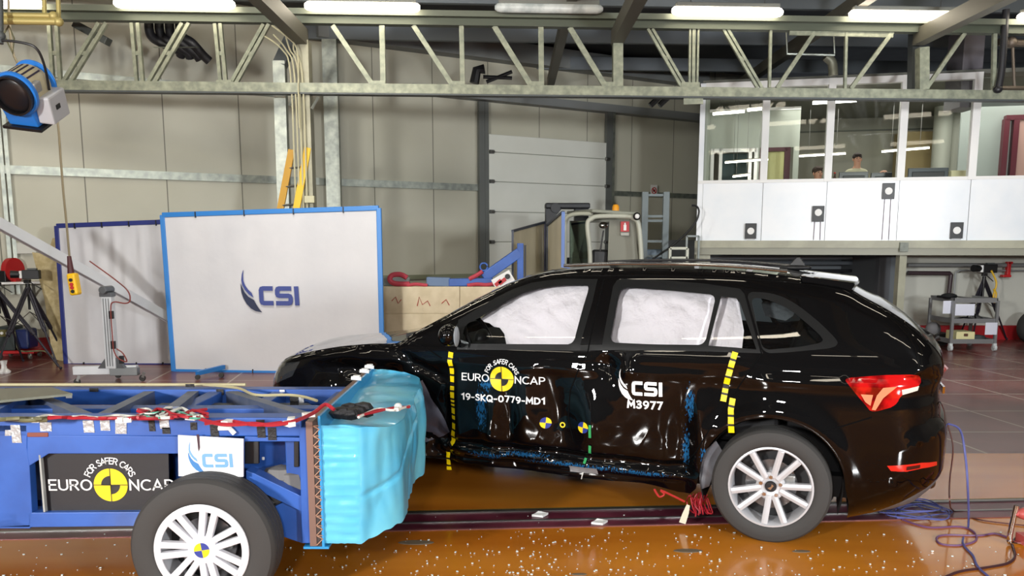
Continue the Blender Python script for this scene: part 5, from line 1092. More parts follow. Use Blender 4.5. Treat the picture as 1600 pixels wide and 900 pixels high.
# wheels
def wheel(parent, c, R, wd, rimR, kind, yaw=0):
    """outer face looks to local -y"""
    ZM = Matrix.Translation(Vector(c))@Matrix.Rotation(yaw, 4, 'Z')
    b_ = MB(); h = wd/2
    prof = [(rimR*1.0, -h*.86), (rimR*1.03, -h*.93), (rimR*1.12, -h*1.0), (R*.88, -h*1.0), (R*.955, -h*.93), (R*.985, -h*.80)]
    for q in (-.55, -.2, .2, .55): prof += [(R*.997, h*(q-.2)), (R, h*(q-.035)), (R*.972, h*(q-.025)), (R*.972, h*(q+.025)), (R, h*(q+.035))]
    prof += [(R*.985, h*.80), (R*.955, h*.93), (R*.88, h), (rimR*1.12, h), (rimR, h*.86)]
    b_.lathe(prof, (0, 0, 0), 'y', 72, closed=True); tire = b_.xf(ZM).build('tire', RUB, parent, smooth=True, ang=35)
    RM_ = mat('silver wheel lacquer', 'c6c7cb', .32, .2); DKR = mat('dark hub recess', '1e1e20', .5)
    r2 = rimR; b_ = MB(); b_.lathe([(r2, -h*.88), (r2*1.01, -h*.93), (r2*.965, -h*.95), (r2*.93, -h*.8), (r2*.90, h*.2), (r2*.93, h*.85), (r2, h*.88)], (0, 0, 0), 'y', 64, closed=True)
    rim = b_.xf(ZM).build('rim', RM_, tire, smooth=True, ang=30)
    MB().lathe([(0, h*.5), (r2*.92, h*.5), (r2*.92, h*.6), (0, h*.6)], (0, 0, 0), 'y', 40).xf(ZM).build('back_plate', DKR, tire)
    MB().lathe([(.05, -h*.15), (r2*.62, -h*.15), (r2*.62, 0), (.05, 0)], (0, 0, 0), 'y', 40, closed=True).xf(ZM).build('brake_disc', mat('brake disc steel', '7c7c7e', .3, .8), tire, smooth=True, ang=30)
    b_ = MB(); b_.box((r2*.42, -h*.2, r2*.1), (r2*.3, h*.4, r2*.36)).xf(ZM).build('caliper', mat('caliper grey', '8a8a88', .4, .5), tire, bevel=.01)
    def sp(a, w0, w1, r0, r1, yo, yi, tk, off=0):
        d = Vector((cos(a), 0, sin(a))); s_ = Vector((-sin(a), 0, cos(a))); b = MB()
        pts = [d*r0+s_*(off*.6-w0), d*r0+s_*(off*.6+w0), d*r1+s_*(off+w1), d*r1+s_*(off-w1)]
        f = [Vector((p.x, yi if i < 2 else yo, p.z)) for i, p in enumerate(pts)]; bk = [Vector((p.x, p.y+tk, p.z)) for p in f]
        rid = [(f[0]+f[1])/2+Vector((0, -.006, 0)), (f[2]+f[3])/2+Vector((0, -.006, 0))]
        b.add(f+bk+rid, [(0, 8, 9, 3), (8, 1, 2, 9), (0, 1, 8), (3, 9, 2), (0, 3, 7, 4), (1, 5, 6, 2), (4, 7, 6, 5)]); return b
    if kind == 'alloy':
        for k in range(10):
            a = math.radians(8+36*k+(3.5 if k % 2 else -3.5)); sp(a, .017, .0175, .05, r2*.95, -h*.9, -h*.74, .035).xf(ZM).build('spoke', RM_, rim, bevel=.003)
        b_ = MB(); b_.lathe([(0, -h*.66), (.035, -h*.66), (.05, -h*.72), (.068, -h*.74), (.078, -h*.66), (.078, -h*.2), (0, -h*.2)], (0, 0, 0), 'y', 40); b_.xf(ZM).build('hub', RM_, rim, smooth=True, ang=30)
        for k in range(5):
            a = math.radians(90+72*k); b_ = MB(); b_.cyl((.054*cos(a), -h*.73, .054*sin(a)), (.054*cos(a), -h*.84, .054*sin(a)), .011, n=6); b_.xf(ZM).build('wheel_bolt', CHROME, rim)
        MB().lathe([(0, -h*.80), (.026, -h*.80), (.031, -h*.74), (0, -h*.74)], (0, 0, 0), 'y', 28).xf(ZM).build('centre_cap', BLK, rim, smooth=True)
        b_ = MB(); b_.add([(-.016, -h*.81, -.008), (0, -h*.81, -.018), (.017, -h*.81, .006), (.006, -h*.81, .016), (.002, -h*.81, .0)], [(0, 1, 2, 3, 4)]); b_.xf(ZM).build('winged_emblem', CHROME, rim, fixn=False)
    else:
        CV = mat('silver wheel cover', 'dfe0e6', .35)
        b_ = MB(); b_.lathe([(r2*.99, -h*.93), (r2*1.0, -h*.97), (r2*.93, -h*1.04), (r2*.86, -h*.98), (r2*.86, -h*.9), (r2*.98, -h*.88)], (0, 0, 0), 'y', 64, closed=True); cv = b_.xf(ZM).build('wheel_cover_ring', CV, tire, smooth=True, ang=40)
        for k in range(7):
            for s_ in (-1, 1): sp(math.radians(38+90-360/7*k), .0135, .0145, .045, r2*.9, -h*1.03, -h*.85, .03, off=s_*.026).xf(ZM).build('cover_spoke', CV, cv, bevel=.003)
        b_ = MB(); b_.lathe([(0, -h*.9), (.05, -h*.9), (.062, -h*.84), (.066, -h*.6), (0, -h*.6)], (0, 0, 0), 'y', 40); b_.xf(ZM).build('cover_hub', CV, cv, smooth=True)
        for q in range(4):
            b_ = MB(); b_.mi = 0; vs, fs = disc2(.034, 8, pi/2*q+.15, pi/2*(q+1)+.15); b_.add([(u, -h*.91, v) for u, v in vs], fs); b_.xf(ZM).build('target_quadrant', YELLOWD if q % 2 else BLUED, cv, fixn=False)
    return tire
tpos = Vector((-2.2, 4.3, 0))
wheel(t, Vector((Y_(314, 862, 3.44).x, 3.54, .315))-tpos, .315, .2, .205, 'cover')
wheel(t, Vector((Y_(314, 862, 3.44).x, 5.1, .315))-tpos, .315, .2, .205, 'cover', pi)
wheel(t, Vector((-4.2, 3.54, .315))-tpos, .315, .2, .205, 'cover'); wheel(t, Vector((-4.2, 5.1, .315))-tpos, .315, .2, .205, 'cover', pi)
for x in (Y_(314, 862, 3.44).x, -4.2): MB().cyl((x, 3.6, .315), (x, 5.05, .315), .035).build('axle', DKSTEEL, t, world=True)
# ================================================================ CAR
CA = math.radians(20); CO = Vector((1.427+.9*sin(CA), 4.37+.9*cos(CA), 0))
car = thing('car', 'glossy black estate car with crushed doors, airbags filling the side windows', 'car', tuple(CO), -CA)
CI = car.matrix_basis.inverted(); CE = CI@EYEV
def cloc(x, y, b):
    d = CI.to_3x3()@ray(x, y); k = (b-CE.y)/d.y; return (CE.x+k*d.x, CE.z+k*d.z)
TOP = [  # a, z, corner radius: silhouette from the front foot over the roof to the rear foot
 (-3.40, .20, .30), (-3.47, .33, .40), (-3.49, .50, .42), (-3.47, .62, .42), (-3.43, .70, .40), (-3.36, .77, .30), (-3.22, .855, .14), (-3.0, .915, .08), (-2.75, .965, .06), (-2.5, .995, .05), (-2.33, 1.005, .06),
 (-2.22, 1.07, .05), (-2.0, 1.195, .06), (-1.80, 1.305, .07), (-1.64, 1.385, .08), (-1.45, 1.445, .09), (-1.24, 1.473, .10), (-.94, 1.487, .10), (-.6, 1.487, .10), (-.3, 1.478, .10), (-.05, 1.455, .10), (.18, 1.425, .10), (.31, 1.395, .10),
 (.40, 1.345, .10), (.53, 1.275, .10), (.65, 1.195, .11), (.73, 1.12, .13), (.785, 1.055, .17), (.81, 1.0, .22), (.815, .94, .26), (.80, .88, .28), (.805, .80, .28), (.81, .72, .28), (.845, .675, .30), (.86, .60, .32), (.86, .45, .32), (.855, .40, .32), (.82, .33, .30), (.78, .28, .28), (.70, .20, .26), (.55, .15, .2), (.385, .12, .10)]
def lerp(a, b, t): return a+(b-a)*t
def top_near(a, z):
    best = 9; r = .1
    for i in range(len(TOP)-1):
        ax, az, ar = TOP[i]; bx_, bz, br = TOP[i+1]; dx, dz = bx_-ax, bz-az
        t_ = max(0, min(1, ((a-ax)*dx+(z-az)*dz)/(dx*dx+dz*dz))); d = math.hypot(a-ax-dx*t_, z-az-dz*t_)
        if d < best: best = d; r = lerp(ar, br, t_)
    return best, r
def sstep(x, a, b):
    t_ = max(0, min(1, (x-a)/(b-a))); return t_*t_*(3-2*t_)
def gs(a, z, a0, z0, ra, rz, rot=0):
    da, dz = a-a0, z-z0; c, s_ = cos(rot), sin(rot); u = (da*c+dz*s_)/ra; v = (-da*s_+dz*c)/rz; return math.exp(-(u*u+v*v))
def damage(a, z):
    if a < -3.0 or a > .1 or z > 1.01: return 0
    m = sstep(a, -2.45, -1.9)*(1-sstep(a, -.35, -.02))*(1-sstep(z, .86, 1.0)); m2 = m*sstep(z, .28, .45)
    d = .06*m2*(.6+.4*sin(a*2.1+1))
    d += .05*gs(a, z, -1.25, .62, .12, .22, .2)*m - .035*gs(a, z, -1.02, .58, .10, .16)*m + .045*gs(a, z, -.95, .93, .05, .07, .5)
    d += -.03*gs(a, z, -.83, .92, .035, .05) + .05*gs(a, z, -.52, .55, .07, .22)*1 - .02*gs(a, z, -.42, .6, .05, .2)
    d += .03*gs(a, z, -1.55, .55, .05, .2)*m - .025*gs(a, z, -1.68, .50, .06, .2)*m
    n1 = noise.noise(Vector((a*3.1, z*4.2, 1.7))); n2 = abs(noise.noise(Vector((a*6+z*3, z*7-a*2, 8.1)))); n3 = noise.noise(Vector((a*13, z*13, 3)))
    lo = .35+.65*(1-sstep(z, .5, .75))
    d += m*(.010*n1+.012*n2*lo+.0012*n3*lo)
    # creased sill
    ms = sstep(a, -2.2, -1.9)*(1-sstep(a, -.5, -.38))*(1-sstep(z, .38, .46)); d += ms*(.03+.02*n1+.018*sin(z*60+a*2)*sstep(z, .25, .3))
    # crumpled wing behind the front wheel
    mf = sstep(a, -3.0, -2.5)*(1-sstep(a, -2.0, -1.88))*(1-sstep(z, .82, .93)); d += mf*(.04+.07*noise.noise(Vector((a*4+z*2, z*3, 5)))+.05*abs(noise.noise(Vector((a*7, z*4+a*3, 2)))))
    d += .03*gs(a, z, -2.12, .86, .16, .03, -.5)
    return d
def Wd(a, z, dmg=True):
    w_ = .895
    w_ -= .06*max(0, (-a-2.4)/1.1)**2 + .05*max(0, a/.85)**2
    w_ -= .06*max(0, (.45-z)/.3)**2 + .014*((z-.72)/.25)**2*(z < 1.02) + (.014*1.44 if z >= 1.02 else 0)
    w_ -= .60*.035*math.log(1+math.exp(min(30, (z-1.03)/.035)))
    # shoulder crease running to the tail lamp
    w_ -= .012*sstep(z, .915, .935)*(a > -9) - .008*gs(0, z, 0, .90, 1, .03)
    # flare over the rear wheel
    rr = math.hypot(a+.03, z-.32); w_ += .022*math.exp(-((rr-.40)/.06)**2)*(z < .9)
    rr2 = math.hypot(a+2.68, z-.32); w_ += .02*math.exp(-((rr2-.40)/.06)**2)
    d, r = top_near(a, z)
    if d < r:
        q = 1-max(d, .0008)/r; w_ -= r*(1-math.sqrt(max(0, 1-q*q)))
    if dmg: w_ -= damage(a, z)
    return w_
def S(x, y):
    b = -.86
    for _ in range(14):
        a, z = cloc(x, y, b); a = max(-3.48, min(.85, a)); b = .5*b-.5*Wd(a, z)
    return cloc(x, y, b)
def SPX(pts): return [S(*p) for p in pts]
def nrm(a, z, dmg=True):
    e_ = .003; wa = (Wd(a+e_, z, dmg)-Wd(a-e_, z, dmg))/(2*e_); wz = (Wd(a, z+e_, dmg)-Wd(a, z-e_, dmg))/(2*e_); return Vector((-wa, -1, -wz)).normalized()
def inpoly(p, P):
    x, y = p; c = False; n = len(P); j_ = n-1
    for i in range(n):
        if (P[i][1] > y) != (P[j_][1] > y) and x < (P[j_][0]-P[i][0])*(y-P[i][1])/(P[j_][1]-P[i][1])+P[i][0]: c = not c
        j_ = i
    return c
def densify(P, step, closed=True):
    out = []; n = len(P)
    for i in range(n if closed else n-1):
        a, b = P[i], P[(i+1) % n]; k = max(1, int(math.hypot(b[0]-a[0], b[1]-a[1])/step)); out += [(lerp(a[0], b[0], q/k), lerp(a[1], b[1], q/k)) for q in range(k)]
    if not closed: out.append(P[-1])
    return out
def smoothpoly(P, n=4):
    V3 = [Vector((p[0], p[1], 0)) for p in P]; out = []; m = len(P)
    for i in range(m):
        a, b, c, d = V3[i-1], V3[i], V3[(i+1) % m], V3[(i+2) % m]
        for k in range(n):
            t_ = k/n; q = .5*((2*b)+(c-a)*t_+(2*a-5*b+4*c-d)*t_*t_+(3*b-a-3*c+d)*t_**3); out.append((q.x, q.y))
    return out
def corner(P, r=.022, it=2):
    for _ in range(it):
        out = []; n = len(P)
        for i in range(n):
            p, a, b = Vector(P[i]), Vector(P[i-1]), Vector(P[(i+1) % n]); la, lb = (a-p).length, (b-p).length
            out += [tuple(p+(a-p)/la*min(r, la*.3)), tuple(p+(b-p)/lb*min(r, lb*.3))]
        P = out; r *= .45
    return P
fw = SPX([(722, 537), (726, 507), (745, 499), (775, 481), (800, 466), (825, 455), (850, 449.5), (876, 446), (915, 445.5), (921, 448), (911, 480), (896, 538)])
fwf = SPX([(714, 545), (716, 500), (738, 487), (773, 466), (803, 451), (830, 442), (855, 438), (880, 435.5), (934, 436), (926, 470), (905, 546)])
rw = SPX([(953, 535), (967, 460), (970, 453), (978, 449), (1040, 453), (1119, 461), (1101, 539), (1020, 538)])
rq = SPX([(1107, 540), (1127, 463), (1150, 466), (1155, 470), (1182, 546), (1150, 543)])
rf = SPX([(940, 546), (958, 447), (964, 438), (972, 435.5), (1040, 438), (1100, 443), (1156, 451), (1164, 460), (1190, 551), (1100, 549)])
qg = SPX([(1192, 547), (1173, 464), (1200, 468), (1232, 482), (1257, 502), (1284, 526), (1287, 535), (1250, 542)])
qf = SPX([(1193, 552), (1166, 456), (1200, 457), (1225, 464), (1250, 479), (1282, 505), (1307, 530), (1310, 538), (1300, 544), (1225, 551)])
belt = SPX([(714, 538), (800, 538), (900, 539), (1000, 538), (1100, 540), (1190, 547), (1192, 552), (1100, 549), (1000, 546), (900, 548), (714, 546)])
fdoor = SPX([(704, 470), (704, 548), (700, 600), (698, 640), (694, 692), (800, 694), (905, 706), (896, 690), (888, 650), (891, 610), (905, 575), (919, 548), (944, 436), (900, 400), (700, 400)])
rdoor = SPX([(945, 400), (944, 436), (919, 548), (905, 575), (891, 610), (888, 650), (896, 690), (905, 706), (1000, 716), (1058, 740), (1088, 705), (1108, 672), (1190, 552), (1163, 455), (1150, 400)])
tail = SPX([(1318, 591), (1380, 586), (1432, 585), (1440, 590), (1438, 603), (1407, 617), (1401, 634), (1362, 645), (1355, 636), (1340, 619), (1325, 600)])
bumper = SPX([(1284, 677), (1362, 652), (1408, 641)])+[(.72, .80), (1.2, .78), (1.2, -.1), (.2, -.1), (.30, .40)]
valance = [(.47, .13), (.56, .20), (.66, .27), (.76, .335), (.88, .42), (1.1, .46), (1.1, 0), (.47, 0)]
refl = SPX([(1386, 728), (1440, 723), (1464, 721)])+SPX([(1464, 727), (1440, 732), (1416, 737), (1392, 736)])
headl = [(-3.46, .64), (-3.42, .73), (-3.28, .82), (-3.02, .86), (-3.08, .76), (-3.3, .67)]
fbump = [(-4, -.1), (-4, .62), (-3.3, .65), (-3.06, .72), (-3.04, .45), (-3.0, -.1)]
# outline with wheel arches and bent sill
def arc(ca, r, t0, t1, n=22): return [(ca+r*cos(lerp(t0, t1, i/n)), .32+r*sin(lerp(t0, t1, i/n))) for i in range(n+1)]
bottom = [(.378, .12)]+[(.376, .25)]+arc(-.03, .385, .05, pi-.05)+[(-.43, .25), (-.47, .20), (-.54, .195), (-.741, .235), (-1.322, .238), (-1.526, .246), (-1.952, .259), (-2.128, .284), (-2.25, .27)]+arc(-2.68, .375, 0, pi)+[(-3.06, .25), (-3.15, .2)]
topd = []
for i in range(len(TOP)-1):
    k = max(1, int(math.hypot(TOP[i+1][0]-TOP[i][0], TOP[i+1][1]-TOP[i][1])/.035))
# smooth the silhouette before use
_c = [Vector(p) for p in TOP]; sm = curve_pts(_c, 4); TOP = [tuple(p) for p in sm]
OUT = [(p[0], p[1]) for p in TOP]+bottom
pts = []; edges_ = []
def addloop(P, closed=True):
    idx = []
    for p in P: pts.append(p); idx.append(len(pts)-1)
    for i in range(len(idx)-(0 if closed else 1)): edges_.append((idx[i], idx[(i+1) % len(idx)]))
addloop(densify(OUT, .03))
fwS, rwS, qgS, qf, tail = corner(fw), corner(rw), corner(qg), corner(qf), corner(tail)
for P in (fwS, fwf, rwS, rq, rf, qgS, qf, belt, tail, refl, headl): addloop(densify(P, .03))
for P in (fdoor[0:15], rdoor, bumper[:6], valance[:5], fbump[2:6]): addloop(densify(P, .03, False), False)
cons = list(pts)
cell = {}
for p in cons: cell.setdefault((int(p[0]//.02), int(p[1]//.02)), []).append(p)
def near(p, d):
    i, j_ = int(p[0]//.02), int(p[1]//.02)
    return any(math.hypot(p[0]-q[0], p[1]-q[1]) < d for u in (-1, 0, 1) for v in (-1, 0, 1) for q in cell.get((i+u, j_+v), ()))
g_ = .024; row = 0; z = .1
while z < 1.52:
    a = -3.5+(g_/2 if row % 2 else 0)
    while a < .9:
        if not near((a, z), .011) and inpoly((a, z), OUT): pts.append((a, z))
        a += g_
    z += g_*.87; row += 1
for i in range(1, len(TOP)-1):
    ax, az, r = TOP[i]; dx, dz = TOP[i+1][0]-TOP[i-1][0], TOP[i+1][1]-TOP[i-1][1]; L_ = math.hypot(dx, dz); nx_, nz_ = dz/L_, -dx/L_
    for th in (10, 20, 32, 45):
        d = r*(1-cos(math.radians(th))); p = (ax+nx_*d, az+nz_*d)
        if d > .002 and inpoly(p, OUT) and not near(p, .004): pts.append(p); cell.setdefault((int(p[0]//.02), int(p[1]//.02)), []).append(p)
res = delaunay_2d_cdt([Vector(p) for p in pts], edges_, [], 0, 1e-5); CV_, CF_ = res[0], res[2]
PAINT = mat('black car lacquer', '020203', .6, 0, coat=1, spec=.05)
PAINT.node_tree.nodes['Principled BSDF'].inputs['Coat Roughness'].default_value = .012; PAINT.node_tree.nodes['Principled BSDF'].inputs['Coat IOR'].default_value = 1.42
def scuffed():
    m = PAINT.copy(); m.name = 'black lacquer with blue transfer scuffs'; nt = m.node_tree; N = nt.nodes; L = nt.links; b = N['Principled BSDF']
    tc = N.new('ShaderNodeTexCoord'); sx = N.new('ShaderNodeSeparateXYZ'); L.new(tc.outputs['Object'], sx.inputs[0]); tot = None
    def M_(op, a, c=None):
        n = N.new('ShaderNodeMath'); n.operation = op
        for i, q in enumerate((a, c)):
            if q is None: continue
            if isinstance(q, (int, float)): n.inputs[i].default_value = q
            else: L.new(q, n.inputs[i])
        return n.outputs[0]
    pat = [(S(752, 640), .05, .16), (S(762, 600), .07, .06), (S(1078, 630), .035, .13), (S(1072, 700), .03, .16), (S(760, 712), .16, .03), (S(900, 728), .45, .022), (S(1000, 740), .25, .02), (S(820, 710), .2, .02), (S(1100, 715), .03, .08)]
    for (a0, z0), ra, rz in pat:
        u = M_('DIVIDE', M_('SUBTRACT', sx.outputs[0], a0), ra); v = M_('DIVIDE', M_('SUBTRACT', sx.outputs[2], z0), rz)
        q = M_('SUBTRACT', 1.0, M_('ADD', M_('MULTIPLY', u, u), M_('MULTIPLY', v, v))); q = M_('MAXIMUM', q, 0.0); tot = q if tot is None else M_('MAXIMUM', tot, q)
    mp = N.new('ShaderNodeMapping'); mp.inputs['Scale'].default_value = (1.6, 1, .55); L.new(tc.outputs['Object'], mp.inputs[0])
    n = N.new('ShaderNodeTexNoise'); n.inputs['Scale'].default_value = 85; n.inputs['Detail'].default_value = 6; L.new(mp.outputs[0], n.inputs['Vector'])
    k = M_('MULTIPLY', M_('ADD', M_('MULTIPLY', tot, .25), n.outputs['Fac']), M_('GREATER_THAN', tot, .02)); r = N.new('ShaderNodeValToRGB'); r.color_ramp.elements[0].position = .66; r.color_ramp.elements[1].position = .74; L.new(k, r.inputs[0])
    mx = N.new('ShaderNodeMix'); mx.data_type = 'RGBA'; L.new(r.outputs[0], mx.inputs[0]); mx.inputs[6].default_value = hx('030304'); mx.inputs[7].default_value = hx('1c5684'); L.new(mx.outputs[2], b.inputs['Base Color'])
    c = N.new('ShaderNodeMath'); c.operation = 'SUBTRACT'; c.inputs[0].default_value = 1; L.new(r.outputs[0], c.inputs[1]); L.new(c.outputs[0], b.inputs['Coat Weight'])
    return m
SCUFF = scuffed()
TRIM = mat('satin black window trim', '0e1012', .42, spec=.3); VAL = mat('matt grey valance plastic', '66686c', .5)
CGL = glass_mat('tinted car glass', (.95, .97, .96, 1), .04); QGL = glass_mat('dark privacy glass', (.32, .36, .36, 1), .06)
TAILM = mat('red tail lamp lens', 'c01414', .12, coat=1, noise_=(9, '6a0408', .45, .6)); REFLM = mat('red reflector', 'd0231c', .2, coat=1)
HEADM = mat('clear headlamp', '2c2e30', .15, coat=1)
REG = [('window_glass', lambda p: inpoly(p, fwS), CGL, .018), ('window_glass', lambda p: inpoly(p, rwS), CGL, .018), ('window_glass', lambda p: inpoly(p, rq), CGL, .014), ('window_glass', lambda p: inpoly(p, qgS), QGL, .006),
 ('tail_light', lambda p: inpoly(p, tail), TAILM, 0), ('reflector', lambda p: inpoly(p, refl), REFLM, 0), ('belt_moulding', lambda p: inpoly(p, belt), TRIM, 0),
 ('window_frame', lambda p: inpoly(p, fwf), TRIM, 0), ('window_frame', lambda p: inpoly(p, rf), TRIM, 0), ('window_frame', lambda p: inpoly(p, qf), TRIM, 0),
 ('headlight', lambda p: inpoly(p, headl), HEADM, 0), ('rear_valance', lambda p: inpoly(p, valance), VAL, 0), ('rear_bumper', lambda p: inpoly(p, bumper), PAINT, 0), ('front_bumper', lambda p: inpoly(p, fbump), PAINT, 0),
 ('front_door', lambda p: inpoly(p, fdoor), SCUFF, 0), ('rear_door', lambda p: inpoly(p, rdoor), SCUFF, 0),
 ('sill', lambda p: -2.3 < p[0] < -.38 and p[1] < .5, SCUFF, 0), ('front_wing', lambda p: p[0] < -1.9 and p[1] < 1.02, PAINT, 0), ('rear_quarter_panel', lambda p: p[0] > -.6 and p[1] < 1.6, PAINT, 0), ('roof_side', lambda p: True, PAINT, 0)]
rg = [[] for _ in REG]
for f in CF_:
    c = (sum(CV_[i].x for i in f)/3, sum(CV_[i].y for i in f)/3)
    if not inpoly(c, OUT): continue
    for k, R_ in enumerate(REG):
        if R_[1](c): rg[k].append(f); break
WN = {}; 
def wn(i):
    if i not in WN: WN[i] = (Wd(*CV_[i]), nrm(*CV_[i]), Wd(*CV_[i], False), nrm(*CV_[i], False))
    return WN[i]
near_parts = {}
for side in (0, 1):
    for k, (nm, _, m, ins) in enumerate(REG):
        if not rg[k]: continue
        ids = sorted({i for f in rg[k] for i in f}); mp = {i: q for q, i in enumerate(ids)}; vs = []; ns = []
        for i in ids:
            w1, n1, w0, n0 = wn(i)
            if side == 0: vs.append(Vector((CV_[i].x, -(w1-ins), CV_[i].y))); ns.append(n1)
            else: vs.append(Vector((CV_[i].x, w0-ins, CV_[i].y))); ns.append(Vector((n0.x, -n0.y, n0.z)))
        fs = []
        for f in rg[k]:
            g = tuple(mp[i] for i in f); a, b, c = (vs[q] for q in g)
            nn_ = (b-a).cross(c-a); fs.append(g if nn_.dot(ns[g[0]]) > 0 else g[::-1])
        me = bpy.data.meshes.new(nm); me.from_pydata(vs, [], fs); me.materials.append(PAINT if side and m is SCUFF else m)
        for p in me.polygons: p.use_smooth = True
        me.normals_split_custom_set_from_vertices(ns)
        o = bpy.data.objects.new(nm, me); COL.objects.link(o); o.parent = car
        if side == 0: near_parts.setdefault(nm, o)
# surfaces across the car between the two silhouettes
def strip_m(nm, i0, i1, m, crown, K=22):
    vs = []; fs = []; n = i1-i0+1
    for i in range(i0, i1+1):
        a, z, r = TOP[i]; w_ = Wd(a, z, False); j0, j1 = max(i-1, 0), min(i+1, len(TOP)-1); dx, dz = TOP[j1][0]-TOP[j0][0], TOP[j1][1]-TOP[j0][1]; L_ = math.hypot(dx, dz) or 1; nx_, nz_ = -dz/L_, dx/L_
        cr = crown(a, z)
        for k in range(K+1):
            u = -1+2*k/K; c_ = cr*(1-u*u); vs.append((a+nx_*c_, w_*u, z+nz_*c_))
    fs = [(i*(K+1)+k, i*(K+1)+k+1, (i+1)*(K+1)+k+1, (i+1)*(K+1)+k) for i in range(n-1) for k in range(K)]
    M = MB(); M.add(vs, fs); return M.build(nm, m, car, smooth=True, fixn=False, ang=75)
def ti(a0, z0): return min(range(len(TOP)), key=lambda i: (TOP[i][0]-a0)**2+(TOP[i][1]-z0)**2)
i1, i2, i3, i4, i5, i6, i7 = ti(-3.40, .74), ti(-2.33, 1.005), ti(-1.64, 1.385), ti(.31, 1.395), ti(.785, 1.055), ti(.81, .72), len(TOP)-1
def crn(a, z):
    if a < -3.2: return .12
    if a < -2.3: return .015
    if a < -1.64: return .06
    if z > 1.3: return .022
    if a > .6 and z < 1.1: return .05
    return .03
def crs(a, z):   # smooth the crown along the car
    s_ = 0
    for k in range(-3, 4): s_ += crn(a+k*.07, z)
    return s_/7
strip_m('front_bumper', 0, i1, PAINT, crs); strip_m('bonnet', i1, i2, PAINT, crs); strip_m('windscreen', i2, i3, QGL, crs); strip_m('roof', i3, i4, PAINT, crs)
strip_m('rear_window_glass', i4, i5, mat('dark rear glass', '0c1210', .08, spec=.25), crs); strip_m('tailgate', i5, i6, PAINT, crs); i8 = ti(.855, .40); strip_m('rear_bumper', i6, i8, PAINT, crs); strip_m('rear_valance', i8, i7, VAL, crs)
def on(a, z, h=.004): return Vector((a, -(Wd(a, z)+h), z))
def onn(a, z, h=.004): return on(a, z, 0)+nrm(a, z)*h
def ribbon(P, wd, name, mats, h=.004, seq=None, par=None, step=.012, ln=None):
    """strip of tape along (a,z) points lying on the body"""
    D = densify(P, step, False); M = MB(); vs = []
    for i, p in enumerate(D):
        q0, q1 = D[max(i-1, 0)], D[min(i+1, len(D)-1)]; dx, dz = q1[0]-q0[0], q1[1]-q0[1]; L_ = math.hypot(dx, dz) or 1
        for s_ in (-1, 0, 1): vs.append(on(p[0]-dz/L_*wd/2*s_, p[1]+dx/L_*wd/2*s_, h))
    M.v = vs
    for i in range(len(D)-1):
        for k in (0, 1): M.f.append((3*i+k, 3*i+k+1, 3*i+4+k, 3*i+3+k)); M.m.append(seq(i) if seq else 0)
    return M.build(name, mats, par or car, fixn=False, smooth=True)
GAP = mat('shut line shadow rubber', '060607', .9, spec=.1)
for P in (fdoor[1:5], fdoor[4:7], fdoor[7:13], rdoor[7:13], rdoor[12:14], SPX([(1284, 677), (1362, 652)]), SPX([(637, 532), (668, 545), (690, 560)])): ribbon(P, .007, 'shut_line', GAP, .0015)
# tape markers
YT = mat('yellow marker tape', 'f0d400', .45); KT = mat('black marker tape', '0a0a0c', .5)
sq = lambda i: 0 if (i % 4) in (0, 1, 2) and i % 9 != 7 else 1
ribbon(SPX([(705, 550), (703, 562), (706, 575), (707, 600), (708, 640), (709, 670), (708, 690), (703, 697)]), .032, 'marker_tape', [YT, KT], seq=sq)
ribbon(SPX([(700, 706), (701, 720), (702, 734)]), .026, 'marker_tape', [YT, KT], seq=sq)
ribbon(SPX([(1149, 550), (1141, 577), (1135, 600), (1130, 627)]), .032, 'marker_tape', [YT, KT], seq=sq)
ribbon(SPX([(1145, 622), (1142, 640), (1143, 676)]), .032, 'marker_tape', [YT, KT], seq=sq)
GT = mat('green tape', '2f9a58', .5)
ribbon(SPX([(922, 664), (922, 684)]), .016, 'green_tape', GT, .006); ribbon(SPX([(922, 696), (922, 708)]), .016, 'green_tape', GT, .006); ribbon(SPX([(916, 715), (913, 724)]), .016, 'green_tape', GT, .008)
ribbon(SPX([(891, 731), (934, 736)]), .044, 'silver_tape', GTAPE, .007); ribbon(SPX([(912, 737), (909, 748)]), .006, 'wire_end', WHITEW, .009)
for x, y in ((853, 660.5), (911, 668)):
    a0, z0 = S(x, y)
    for q in range(4):
        M = MB(); vs, fs = disc2(.034, 6, pi/2*q-.1, pi/2*(q+1)-.1); M.add([on(a0+u, z0+v, .005) for u, v in vs], fs); M.build('target_quadrant', BLUED if q % 2 else YELLOWD, car, fixn=False)
a0, z0 = S(879.5, 663.5); M = MB(); M.lathe([(.010, 0), (.017, 0), (.017, -.004), (.010, -.004)], tuple(on(a0, z0, .004)), n=20, closed=True); M.build('screw_ring', YELLOWD, car)
a0, z0 = S(784.5, 592); ncap(lambda u, v, h: on(a0+u, z0+v-.012*0, h), .076, car, False, .005, .060, .086, (160, 18, .036, .106), 1.32)
def fit(g, wd, ht=None):
    x0, x1 = min(p[0] for p in g[0]), max(p[0] for p in g[0]); k = wd/(x1-x0); return [((u-(x0+x1)/2)*k, v*k*(ht or 1)) for u, v in g[0]], g[1]
a0, z0 = S(784.5, 623); M = MB(); put2(M, fit(text_geo('19-SKQ-0779-MD1', .07, .07), .535, .86), lambda u, v: on(a0+u, z0+v, .005)); M.build('lettering', WHITED, car, fixn=False)
a0, z0 = S(1008, 632.5); M = MB(); put2(M, fit(text_geo('M3977', .07, .09), .205, .95), lambda u, v: on(a0+u, z0+v, .005)); M.build('lettering', WHITED, car, fixn=False)
a0, z0 = S(1011, 607.5); k = .175/580; logo(lambda u, v, h: on(a0-130*k+u, z0+61*k+v, .004+h), k, car, False, .001, WHITED, WHITED)
